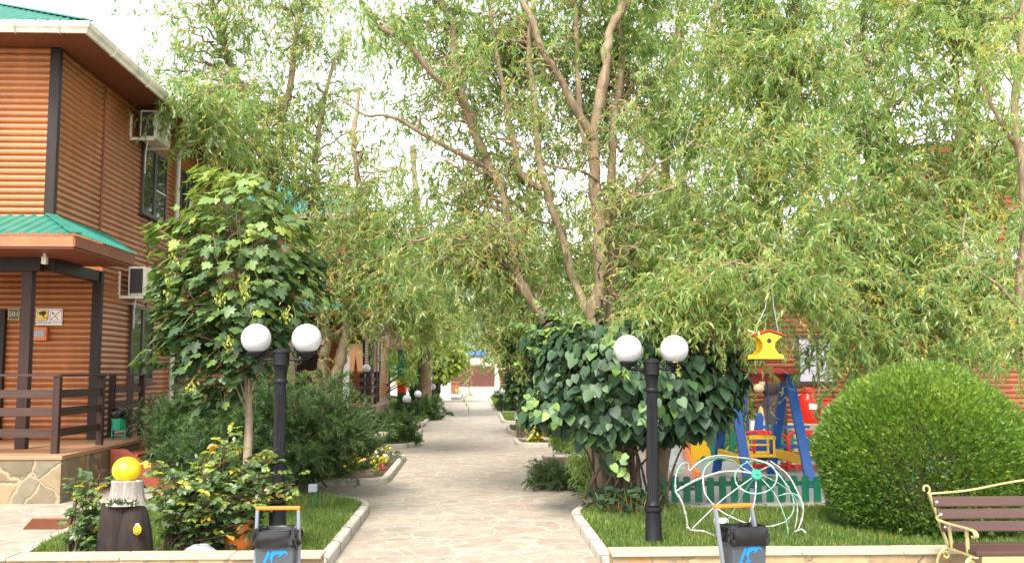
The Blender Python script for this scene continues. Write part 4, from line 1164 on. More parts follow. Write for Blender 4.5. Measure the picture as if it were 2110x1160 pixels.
# rocker / carousel in red and yellow
cq = at(1625, 930, 16.9)
t = thing('carousel', 'red tube carousel with yellow seats behind the swing', 'carousel', (cq.x, 16.9, .03))
mb = MB()
for s in (-1, 1):
    for yy in (16.55, 17.25):
        mb.tube(catmull([(cq.x + s * .12, yy, .10), (cq.x + s * .12, yy, .52), (cq.x + s * .22, yy, .66), (cq.x + s * .62, yy, .66), (cq.x + s * .70, yy, .56), (cq.x + s * .70, yy, .10)], 5), .028, 8)
    mb.tube([(cq.x + s * .70, 16.55, .42), (cq.x + s * .70, 17.25, .42)], .022, 8); mb.tube([(cq.x + s * .45, 16.55, .66), (cq.x + s * .45, 17.25, .66)], .022, 8)
mb.tube([(cq.x, 16.9, .03), (cq.x, 16.9, .50)], .05, 10); mb.tube([(cq.x - .7, 16.9, .10), (cq.x + .7, 16.9, .10)], .03, 8); mb.tube([(cq.x, 16.5, .12), (cq.x, 17.3, .12)], .03, 8)
mb.build('frame', M['red_bright'], t, True)
for s in (-1, 1):
    mb = MB(); mb.box(cq.x + s * .42 - .26, cq.x + s * .42 + .26, 16.6, 17.2, .30, .34); mb.build('seat', M['yellow_play'], t, bevel=.006)
mb = MB(); mb.box(cq.x - .16, cq.x + .16, 16.75, 17.05, .42, .48); mb.build('table', M['blue_play'], t, bevel=.01)
cq = at(1560, 880, 17.6)
t = thing('rocking_toy', 'blue rocking toy with upright handle behind the swing seat', 'rocking toy', (cq.x, 17.6, .03))
mb = MB(); mb.prism([(cq.x - .28, 17.5, .35), (cq.x - .1, 17.5, .42), (cq.x - .02, 17.5, .95), (cq.x + .06, 17.5, 1.0), (cq.x + .10, 17.5, .92), (cq.x + .08, 17.5, .55), (cq.x + .35, 17.5, .52), (cq.x + .40, 17.5, .34), (cq.x + .1, 17.5, .25)], (0, .12, 0)); mb.build('body', M['blue_play'], t, bevel=.015)
mb = MB(); mb.tube([(cq.x + .05 + .08 * math.cos(a), 17.56 + .08 * math.sin(a), .03 + .24 * i / 40) for i, a in enumerate(np.linspace(0, 8 * PI, 41))], .014, 6); mb.build('spring', M['black'], t)
mb = MB(); mb.bar((cq.x + .03, 17.56, .74), (cq.x + .95, 17.56, .74), .05, .05); mb.build('handle_bar', M['blue_play'], t)
q0, q1 = at(1546, 866, 17.9), at(1575, 890, 17.9)
t = thing('notice_board', 'small white framed notice board behind the yellow swing seat', 'notice board', ((q0.x + q1.x) / 2, 17.95, .03))
mb = MB(); mb.box(q0.x, q1.x, 17.9, 17.92, q1.z, q0.z); mb.build('board', M['white'], t)
mb = MB()
for (a, b2, c, d) in ((q0.x - .02, q1.x + .02, q0.z, q0.z + .02), (q0.x - .02, q1.x + .02, q1.z - .02, q1.z), (q0.x - .02, q0.x, q1.z, q0.z), (q1.x, q1.x + .02, q1.z, q0.z)): mb.box(a, b2, 17.893, 17.925, c, d)
mb.build('rim', M['grey_figure'], t)
for xx in (q0.x + .03, q1.x - .03):
    mb = MB(); mb.tube([(xx, 17.94, .03), (xx, 17.94, q0.z)], .014, 6); mb.build('leg', M['grey_figure'], t)
# slide
c0, c1 = at(1372, 985, 14.2), at(1436, 985, 14.2)
t = thing('slide', 'metal slide with orange sides and wavy yellow panel beside the bush', 'slide', ((c0.x + c1.x) / 2, 14.2, .03))
z1_ = at(1400, 918, 15.3).z
mb = MB(); n = 16; path = [(14.1, .12), (14.25, .14), (14.6, .27), (15.2, .62), (15.45, .70), (15.9, .71)]
pp = catmull([(0, y, z) for y, z in path], 5)
for a, b2 in zip(pp[:-1], pp[1:]):
    mb.hexa([(c0.x + .02, a.y, a.z), (c1.x - .02, a.y, a.z), (c1.x - .02, b2.y, b2.z), (c0.x + .02, b2.y, b2.z), (c0.x + .02, a.y, a.z + .015), (c1.x - .02, a.y, a.z + .015), (c1.x - .02, b2.y, b2.z + .015), (c0.x + .02, b2.y, b2.z + .015)])
mb.build('chute', M['metal'], t)
for xa in (c0.x - .04, c1.x - .02):
    mb = MB(); lo = [(xa, p.y, p.z - .08) for p in pp]; hi = [(xa, p.y, p.z + .17) for p in reversed(pp)]
    mb.prism(lo + hi, (.05, 0, 0)); mb.build('side_panel', M['orange_play'] if xa > c0.x else M['red_play'], t, bevel=.006)
outl = [(1424, 955), (1424, 912), (1430, 880), (1438, 876), (1443, 885), (1450, 882), (1453, 896), (1459, 904), (1455, 916), (1463, 926), (1466, 940), (1460, 946), (1450, 938), (1440, 946)]
mb = MB(); mb.prism([at(a, b2, 14.75) for a, b2 in outl], (0, .05, 0)); yp = mb.build('wavy_panel', M['yellow_play'], t, bevel=.008)
mb = MB(); mb.tube(catmull([at(1436, 893, 14.74), at(1443, 897, 14.74), at(1444, 904, 14.74), at(1437, 907, 14.74)], 4), .012, 6); mb.build('scroll_mark', M['red_play'], yp)
for xa in (1390, 1406, 1416):
    mb = MB(); mb.prism([at(a, b2, 15.6) for a, b2 in ((xa - 5, 930), (xa - 5, 906), (xa, 896), (xa + 5, 906), (xa + 5, 930))], (0, .04, 0)); mb.build('guard_board', M['yellow_play'] if xa < 1415 else M['orange_play'], t, bevel=.006)
for xa in (c0.x + .03, c1.x - .06):
    mb = MB(); mb.bar((xa, 15.8, .03), (xa, 15.8, .70), .06, .06); mb.build('leg', M['red_play'], t)
# bird feeder on two cords
Yf = 10.2
q = lambda x_, y_: at(x_, y_, Yf)
t = thing('bird_feeder', 'yellow bird feeder with curved sides and round hole hanging from willow', 'bird feeder', tuple(q(1585, 740)))
out = [(1554, 739), (1615, 739), (1613, 731), (1604, 728), (1597, 718), (1597, 707), (1604, 698), (1612, 693), (1585, 684), (1557, 693), (1566, 698), (1572, 707), (1572, 718), (1566, 728), (1556, 731)]
pts = [q(a, b2) for a, b2 in out]
for dy_, nm in ((0, 'front_board'), (.24, 'back_board')):
    mb = MB(); mb.prism([p + Vector((0, dy_, 0)) for p in pts], (0, .014, 0)); fb = mb.build(nm, M['yellow_play'], t, bevel=.003)
    if dy_ == 0:
        h = q(1585, 702); mb = MB(); mb.lathe([(.0, 0), (.026, 0), (.026, .003), (0, .003)], (0, 0, 0), 20); mb.xf(Matrix.Translation(h + Vector((0, -.001, 0))) @ Matrix.Rotation(PI / 2, 4, 'X')); mb.build('round_hole', M['black'], fb)
a, b2, c = q(1551, 692.5), q(1585, 681), q(1619, 692.5)
mb = MB()
for (p, r_) in ((a, b2), (b2, c)): mb.hexa([p + Vector((0, -.02, 0)), r_ + Vector((0, -.02, 0)), r_ + Vector((0, .28, 0)), p + Vector((0, .28, 0)), p + Vector((0, -.02, .012)), r_ + Vector((0, -.02, .012)), r_ + Vector((0, .28, .012)), p + Vector((0, .28, .012))])
mb.build('roof', M['red_play'], t)
mb = MB(); fl = q(1555, 740); fr = q(1614, 740); mb.box(fl.x, fr.x, Yf - .01, Yf + .265, fl.z - .012, fl.z); mb.build('floor', M['dark_trim'], t)
for (p, e) in ((q(1557, 690), (1577, 635)), (q(1613, 690), (1594, 630))):
    mb = MB(); mb.tube([p + Vector((0, .13, 0)), at(e[0], e[1], Yf + .13), at(1588, 557, Yf + .13)], .005, 5); mb.build('cord', M['grey_figure'], t)
# bear statue
bq = at(1594, 900, 19.0)
bx, by = bq.x, 19.0
t = thing('bear_statue', 'brown standing bear statue with pale snout seen from behind', 'statue', (bx, by, 0)); t.scale = (.76, .8, .9)
mb = MB()
for (dx_, dy_, z, r, s) in ((0, 0, .80, .36, (1, .9, 1.25)), (-.02, 0, .55, .36, (1.05, 1, 1)), (-.02, 0, 1.22, .26, (.95, .9, 1)), (-.06, -.02, 1.62, .25, (.95, .95, 1.05)), (-.18, 0, .28, .17, (1, 1, 1.6)), (.17, 0, .28, .17, (1, 1, 1.6)), (-.24, -.06, .08, .15, (1.3, 1.1, .6)), (.13, -.06, .08, .15, (1.3, 1.1, .6)), (.27, .0, 1.0, .14, (.8, .8, 2.0)), (-.30, .05, 1.0, .13, (.9, .8, 1.9)), (-.2, .08, 1.84, .08, (1, .6, 1)), (.07, .08, 1.84, .08, (1, .6, 1)), (-.24, -.05, 1.56, .12, (1.2, 1, .9))):
    mb.ball((bx + dx_, by + dy_, z), r, s, 20, 14)
bo = mb.build('body', M['bear'], t, True)
rm = bo.modifiers.new('remesh', 'REMESH'); rm.mode = 'VOXEL'; rm.voxel_size = .035; rm.use_smooth_shade = True
sm = bo.modifiers.new('smooth', 'SMOOTH'); sm.iterations = 4
mb = MB(); mb.ball((bx - .36, by - .06, 1.56), .13, (1.3, .9, .8), 18, 12); mb.ball((bx - .27, by - .06, 1.66), .11, (.9, .9, 1.3), 16, 10); mb.build('snout', M['bear_snout'], t, True)
mb = MB(); mb.ball((bx - .33, by - .05, .86), .16, (.55, 1, 2.0), 18, 12); mb.build('belly', M['bear_snout'], t, True)
mb = MB(); mb.ball((bx - .53, by - .06, 1.60), .035, (1, 1, .8), 12, 8); mb.build('nose', M['black'], t, True)

# ================================================================== HOUSE BEHIND THE PLAYGROUND
def red_house():
    Yw = 21.0
    root = thing('log_house', 'reddish log house seen through willow branches behind the playground', 'house', (10, Yw, 0))
    xa, xm, xb = 4.9, 9.95, 19.0
    log_wall('x', Yw, xa, xm, .4, 4.2, -1, .11).build('lower_wall', M['log_red'], root, True)
    log_wall('x', Yw - .8, xm, xb, .4, 6.4, -1, .11).build('tall_wall', M['log_red'], root, True)
    log_wall('y', xa, Yw, Yw + 8, .4, 4.2, -1, .11).build('end_wall', M['log_red'], root, True)
    log_wall('y', xm, Yw - .8, Yw + 8, .4, 6.4, -1, .11).build('tall_end_wall', M['log_red'], root, True)
    mb = MB(); mb.box(xa - .06, xa + .08, Yw - .05, Yw + .08, .4, 4.2); mb.build('corner_post', M['dark_trim'], root)
    mb = MB(); mb.box(xm - .06, xm + .08, Yw - .86, Yw - .72, .4, 6.4); mb.build('corner_post', M['dark_trim'], root)
    mb = MB(); mb.box(xa - .05, xb, Yw - .06, Yw + 8, -.1, .4); mb.build('stone_base', M['plinth'], root)
    ribbed(xa - .5, xm - .03, lambda u, v: Vector((u, Yw - .6 + 5 * v, 4.2 + .5 * v)), lambda u: (0, 1)).build('lower_roof', M['green_roof'], root)
    ribbed(xm - .6, xb, lambda u, v: Vector((u, Yw - 1.4 + 5 * v, 6.45 + 1.0 * v)), lambda u: (0, 1)).build('roof', M['green_roof'], root)
    mb = MB(); mb.box(xa - .5, xm - .03, Yw - .6, Yw - .58, 4.05, 4.19); mb.build('fascia', M['brown_trim'], root)
    mb = MB(); mb.box(xm - .6, xb, Yw - 1.4, Yw - 1.38, 6.3, 6.44); mb.build('fascia', M['brown_trim'], root)
    mb = MB(); mb.box(xm - .6, xb, Yw - 1.38, Yw - .8, 6.38, 6.40); mb.build('soffit', M['soffit'], root)
    for (px0, py0, px1, py1, Yy, cur) in ((1640, 690, 1718, 792, Yw, 'curtain'), (1680, 555, 1745, 620, Yw, 'white'), (2010, 640, 2085, 700, Yw - .8, 'white'), (1985, 470, 2050, 570, Yw - .8, 'curtain'), (2075, 440, 2140, 560, Yw - .8, 'curtain')):
        a = at(px0, py1, Yy); b = at(px1, py0, Yy)
        f = MB(); t_ = .07; y0, y1 = Yy - .08, Yy + .0
        f.box(a.x, a.x + t_, y0, y1, a.z, b.z); f.box(b.x - t_, b.x, y0, y1, a.z, b.z); f.box(a.x + t_, b.x - t_, y0, y1, b.z - t_, b.z); f.box(a.x + t_, b.x - t_, y0, y1, a.z, a.z + t_)
        m_ = a.x + (b.x - a.x) * .55; f.box(m_ - .03, m_ + .03, y0, y1, a.z + t_, b.z - t_)
        fr = f.build('window', M['frame_dark'], root)
        g = MB(); g.box(a.x + t_, b.x - t_, Yy - .05, Yy - .045, a.z + t_, b.z - t_); g.build('curtain', M[cur], fr)
    # porch rail with crossed braces
    f = MB(); r0, r1, zr0, zr1, yr = 8.1, 9.9, .95, 1.75, Yw - 1.3
    f.bar((r0, yr, zr1), (r1, yr, zr1), .06, .07); f.bar((r0, yr, zr0), (r1, yr, zr0), .05, .06)
    for xx in (r0, (r0 + r1) / 2, r1): f.bar((xx, yr, .0), (xx, yr, zr1), .07, .07)
    for (p, q_) in ((r0, (r0 + r1) / 2), ((r0 + r1) / 2, r1)):
        f.bar((p, yr, zr0), (q_, yr, zr1), .05, .05); f.bar((p, yr + .03, zr1), (q_, yr + .03, zr0), .05, .05)
    f.build('porch_railing', M['rail_x'], root)
red_house()
mb = MB(); mb.box(5.9, 9.4, 19.3, 19.75, 0, .70)
t = tag(mb.build('stone_ledge', M['coping'], bevel=.02), 'pale stone ledge carrying the red cans at the log house', 'ledge')
cq = at(1667, 880, 19.5)
t = thing('milk_can', 'tall red milk can with white label on the stone ledge', 'can', (cq.x, 19.5, .70))
mb = MB(); mb.lathe([(.17, 0), (.18, .02), (.18, .44), (.175, .48), (.12, .56), (.105, .60), (.125, .62), (.125, .68), (.10, .71), (0, .72)], (cq.x, 19.5, .70), 28); mb.build('body', M['red_bright'], t, True)
for s in (-1, 1):
    mb = MB(); mb.tube(catmull([(cq.x + s * .12, 19.5, 1.27), (cq.x + s * .20, 19.5, 1.25), (cq.x + s * .19, 19.5, 1.15)], 4), .014, 6); mb.build('handle', M['red_bright'], t)
mb = MB()
for k in range(6):
    a0, a1 = -PI / 2 + .1 + (k - 3) * .22 + .3, -PI / 2 + .1 + (k - 2) * .22 + .3
    mb.quad((cq.x + .184 * math.cos(a0), 19.5 + .184 * math.sin(a0), .98), (cq.x + .184 * math.cos(a1), 19.5 + .184 * math.sin(a1), .98), (cq.x + .184 * math.cos(a1), 19.5 + .184 * math.sin(a1), 1.10), (cq.x + .184 * math.cos(a0), 19.5 + .184 * math.sin(a0), 1.10))
mb.build('paper_label', M['white'], t)
cq = at(1703, 870, 19.5)
t = thing('red_box', 'square red box with white label on the stone ledge beside the can', 'box', (cq.x, 19.5, .70))
mb = MB(); mb.box(cq.x - .16, cq.x + .16, 19.35, 19.65, .702, 1.16); mb.build('body', M['red_bright'], t, bevel=.015)
mb = MB(); mb.box(cq.x - .06, cq.x + .12, 19.344, 19.3495, .93, 1.06); mb.build('paper_label', M['white'], t)
mb = MB(); mb.box(cq.x - .175, cq.x + .175, 19.33, 19.67, 1.161, 1.20); mb.build('lid', M['red_bright'], t, bevel=.01)

# ================================================================== DOWN THE PATH
def globe_light(label, px, py, Y, group='low globe lights along the path'):
    q = at(px, py, Y); z = gz(Y)
    t = thing('garden_light', label, 'garden light', (q.x, Y, z), group)
    mb = MB(); mb.lathe([(.07, 0), (.07, .02), (.022, .04), (.022, q.z - z - .14), (.06, q.z - z - .13), (.07, q.z - z - .10)], (q.x, Y, z), 12); mb.build('post', M['lamp_black'], t, True)
    mb = MB(); mb.ball((q.x, Y, q.z), .125, nu=24, nv=16); mb.build('globe', M['globe'], t, True)
globe_light('low white globe light behind the big juniper, nearest of the row', 838, 822, 28.5)
globe_light('low white globe light in the middle of the left row by the path', 861, 812, 32.5)
globe_light('front one of two touching white globe lights before the cypress', 884, 800, 36.0)
globe_light('rear one of two touching white globe lights before the cypress', 891, 797, 37.5)
globe_light('white globe light at the right-hand path edge by the far juniper', 1034, 806, 37.5)
globe_light('white globe light standing before the far lodge railing', 755, 759, 29.4, None)
q = at(713, 780, 27.5)
t = thing('white_post', 'tall white tapering post in front of the far lodge', 'post', (q.x, 27.5, gz(27.5)))
mb = MB(); a = at(714, 735, 27.5); b = at(718, 655, 27.5); z = gz(27.5)
mb.hexa([(q.x - .09, 27.45, z), (q.x + .09, 27.45, z), (q.x + .09, 27.55, z), (q.x - .09, 27.55, z), (a.x - .08, 27.45, a.z), (a.x + .08, 27.45, a.z), (a.x + .08, 27.55, a.z), (a.x - .08, 27.55, a.z)])
mb.build('lower_board', M['white'], t, bevel=.01)
mb = MB(); mb.hexa([(a.x - .03, 27.47, a.z), (a.x + .05, 27.47, a.z), (a.x + .05, 27.53, a.z), (a.x - .03, 27.53, a.z), (b.x - .02, 27.47, b.z), (b.x + .03, 27.47, b.z), (b.x + .03, 27.53, b.z), (b.x - .02, 27.53, b.z)])
mb.build('upper_board', M['white'], t)
# trousers hung on the far porch
q = at(733, 735, 31.0)
t = thing('hanging_trousers', 'tan trousers hung up on the far lodge porch', 'trousers', (q.x, 31.0, q.z))
w_ = .20; zt_ = at(733, 708, 31).z; zb_ = at(733, 768, 31).z
mb = MB(); mb.prism([(q.x - w_, 31, zt_), (q.x + w_, 31, zt_), (q.x + w_ + .04, 31, zb_), (q.x + .06, 31, zb_), (q.x, 31, zt_ - .35), (q.x - .06, 31, zb_), (q.x - w_ - .04, 31, zb_)], (0, .05, 0)); mb.build('cloth', M['trousers'], t, bevel=.015)
mb = MB(); mb.tube(catmull([(q.x - .18, 31.02, zt_ + .01), (q.x, 31.02, zt_ + .1), (q.x, 31.02, zt_ + .2), (q.x + .05, 31.02, zt_ + .25)], 4), .012, 5); mb.build('hanger', M['black'], t)
# small play tower far left
q0 = at(832, 760, 46); zt = gz(46)
t = thing('play_tower', 'far play tower with dark red roof and green posts beside the lodge', 'play tower', (q0.x, 46, zt))
r0, r1 = at(802, 0, 46).x, at(862, 0, 46).x
zr0, zr1, zp = at(0, 722, 46).z, at(0, 682, 46).z, at(0, 782, 46).z
mb = MB(); mb.hexa([(r0, 45.2, zr0), (r1 - .35, 45.2, zr0), (r1 - .35, 46, zr1), (r0, 46, zr1), (r0, 45.2, zr0 + .06), (r1 - .35, 45.2, zr0 + .06), (r1 - .35, 46, zr1 + .06), (r0, 46, zr1 + .06)])
mb.hexa([(r0, 46.8, zr0), (r1 - .35, 46.8, zr0), (r1 - .35, 46, zr1 - .01), (r0, 46, zr1 - .01), (r0, 46.8, zr0 + .06), (r1 - .35, 46.8, zr0 + .06), (r1 - .35, 46, zr1 + .05), (r0, 46, zr1 + .05)])
mb.build('roof', M['roof_red'], t)
mb = MB(); mb.bar((r1 - .3, 45.2, zr0), (r1 - .3, 46, zr1 + .1), .12, .08); mb.bar((r1 - .3, 46.8, zr0), (r1 - .3, 46, zr1 + .1), .12, .08); mb.build('gable_board', M['orange_play'], t)
for xx in (r0 + .15, at(832, 0, 46).x, r1 - .5):
    for yy in (45.4, 46.6):
        mb = MB(); mb.box(xx - .06, xx + .06, yy - .06, yy + .06, zt, zr0 + .2); mb.build('post', M['green_play'], t)
mb = MB(); mb.box(at(832, 0, 46).x, r1 - .5, 45.35, 45.4, zp, zp + .5); mb.build('guard_panel', M['green_play'], t)
mb = MB(); mb.box(at(832, 0, 46).x - .1, r1 - .3, 45.2, 46.6, at(0, 792, 46).z, at(0, 781, 46).z); mb.build('deck', M['yellow_play'], t)
mb = MB(); mb.box(at(832, 0, 46).x - .05, r1 - .4, 45.3, 46.5, at(0, 800, 46).z - .2, at(0, 792.5, 46).z); mb.build('skirt', M['red_bright'], t)
# pillar, box, grey figure, gate
q = at(917, 800, 54); zg = gz(54)
t = thing('white_pillar', 'round whitewashed pillar with dark flecks at the left path edge', 'pillar', (q.x, 54, zg))
mb = MB(); mb.lathe([(.37, 0), (.34, .05), (.325, .9), (.31, 1.1), (.32, 1.3), (.30, 3.0), (.30, 3.3)], (q.x, 54, zg), 28); mb.build('shaft', M['pillar'], t, True)
mb = MB(); mb.lathe([(.34, 1.12), (.35, 1.14), (.35, 1.18), (.34, 1.2)], (q.x, 54, zg), 28); mb.build('band', M['brown_trim'], t, True)
q = at(937, 800, 57)
t = thing('wooden_bin', 'brown wooden box standing beside the white pillar', 'box', (q.x, 57, gz(57)))
mb = MB(); mb.box(q.x - .30, q.x + .22, 56.7, 57.3, gz(57), at(0, 790, 57).z); mb.build('case', M['box_brown'], t, bevel=.02)
mb = MB(); mb.box(q.x - .34, q.x + .26, 56.65, 57.35, at(0, 790, 57).z + .002, at(0, 787, 57).z); mb.build('lid', M['box_brown'], t, bevel=.01)
q = at(940, 820, 54)
t = thing('seal_figure', 'grey seal-like figure lying on the paving by the white pillar', 'figure', (q.x, 54, gz(54)))
mb = MB()
for (dx_, z, r, s) in ((-.1, .16, .2, (1.4, .9, .75)), (.12, .14, .17, (1.4, .9, .75)), (.34, .10, .10, (1.6, .8, .7)), (-.3, .2, .14, (1, .9, .9)), (.5, .06, .08, (1.3, 1.6, .4))):
    mb.ball((q.x + dx_, 54, gz(54) + z), r, s, 18, 12)
bo = mb.build('body', M['grey_figure'], t, True); rm = bo.modifiers.new('remesh', 'REMESH'); rm.mode = 'VOXEL'; rm.voxel_size = .04; rm.use_smooth_shade = True
gx0, gx1 = at(925, 800, 85).x, at(1019, 800, 85).x; gb = gz(85); gt = at(990, 755, 85).z
t = thing('board_gate', 'brown double gate of vertical boards closing the far end of path', 'gate', ((gx0 + gx1) / 2, 85, gb))
for (a, b2) in ((gx0, (gx0 + gx1) / 2 - .02), ((gx0 + gx1) / 2 + .02, gx1)):
    n = 9
    mb = MB()
    for k in range(n):
        w0 = a + (b2 - a) * k / n; w1 = a + (b2 - a) * (k + 1) / n
        mb.box(w0 + .002, w1 - .002, 85 + .01 * (k % 2), 85.04 + .01 * (k % 2), gb + .05, gt + (.03 if k % 3 == 0 else 0))
    mb.box(a + .002, b2 - .002, 85.052, 85.09, gb + .3, gb + .4); mb.box(a + .002, b2 - .002, 85.052, 85.09, gt - .4, gt - .3)
    mb.build('gate_leaf', M['gate'], t)
mb = MB(); mb.box((gx0 + gx1) / 2 - .015, (gx0 + gx1) / 2 + .015, 84.97, 85.06, gb + .05, gt); mb.build('meeting_strip', M['brown_trim'], t)
t = thing('gate_pillar', 'pale stone pillar at the right side of the far gate', 'pillar', (gx1 + .2, 85, gb))
mb = MB(); mb.box(gx1 + .02, gx1 + .42, 84.8, 85.2, gb, gt + .05); mb.build('shaft', M['cream_wall'], t, bevel=.03)
mb = MB(); mb.box(gx1 - .03, gx1 + .47, 84.75, 85.25, gt + .052, gt + .17); mb.build('cap', M['coping'], t, bevel=.02)
q = at(1038, 800, 60)
t = thing('brick_pillar', 'brown brick pillar with planted top at the right path edge', 'pillar', (q.x, 60, gz(60)))
mb = MB(); mb.box(q.x - .22, q.x + .22, 59.8, 60.2, gz(60), at(0, 762, 60).z); mb.build('shaft', M['brown_trim'], t, bevel=.02)
mb = MB(); mb.box(q.x - .28, q.x + .28, 59.74, 60.26, at(0, 762, 60).z + .002, at(0, 758, 60).z); mb.build('cap', M['coping'], t, bevel=.02)
mb = MB(); q = at(1077, 862, 33)
t = thing('blue_bin', 'small blue bin leaning in the grass by the clipped conifer', 'litter bin', (q.x, 33, gz(33)))
z = gz(33) + .05
mb.hexa([(q.x - .1, 32.9, z), (q.x + .1, 32.9, z), (q.x + .1, 33.1, z), (q.x - .1, 33.1, z), (q.x - .12, 32.86, z + .52), (q.x + .2, 32.86, z + .58), (q.x + .2, 33.12, z + .58), (q.x - .12, 33.12, z + .52)]); mb.build('body', M['bin_frame'], t, bevel=.012)
mb = MB(); mb.bar((q.x - .12, 32.99, z + .55), (q.x + .2, 32.99, z + .61), .28, .025); mb.build('lid', M['blue_play'], t, bevel=.005)
# houses beyond the gate
def far_house(label, px0, px1, pyb, pye, pyr, Y, wall, roof):
    a = at(px0, pye, Y); b = at(px1, pye, Y); z0 = -1; zr = at(0, pyr, Y).z; dep = (b.x - a.x) * .7
    t = thing('far_house', label, 'house', ((a.x + b.x) / 2, Y, 0))
    mb = MB(); mb.box(a.x, b.x, Y, Y + dep, 0, a.z); mb.build('wall', wall, t)
    mb = MB(); ov = .3
    mb.hexa([(a.x - ov, Y - ov, a.z), (b.x + ov, Y - ov, a.z), (b.x + ov, Y + dep / 2, zr), (a.x - ov, Y + dep / 2, zr), (a.x - ov, Y - ov, a.z + .15), (b.x + ov, Y - ov, a.z + .15), (b.x + ov, Y + dep / 2, zr + .15), (a.x - ov, Y + dep / 2, zr + .15)])
    mb.hexa([(a.x - ov, Y + dep / 2, zr), (b.x + ov, Y + dep / 2, zr), (b.x + ov, Y + dep + ov, a.z), (a.x - ov, Y + dep + ov, a.z), (a.x - ov, Y + dep / 2, zr + .149), (b.x + ov, Y + dep / 2, zr + .149), (b.x + ov, Y + dep + ov, a.z + .15), (a.x - ov, Y + dep + ov, a.z + .15)]); mb.build('roof', roof, t)
    for k in range(2):
        x_ = a.x + (b.x - a.x) * (.25 + .4 * k); mb = MB(); mb.box(x_, x_ + .9, Y - .05, Y - .002, a.z - 1.6, a.z - .5); mb.build('window', M['pane'], t)
far_house('cream cottage just behind the far gate', 955, 992, 770, 752, 741, 105, M['cream_wall'], M['coping'])
far_house('distant house with blue roof above the far gate', 972, 1000, 760, 733, 724, 150, M['cream_wall'], M['blue_roof'])
far_house('low pale shed right of the cream cottage behind the gate', 1000, 1032, 775, 754, 749, 110, M['cream_wall'], M['coping'])

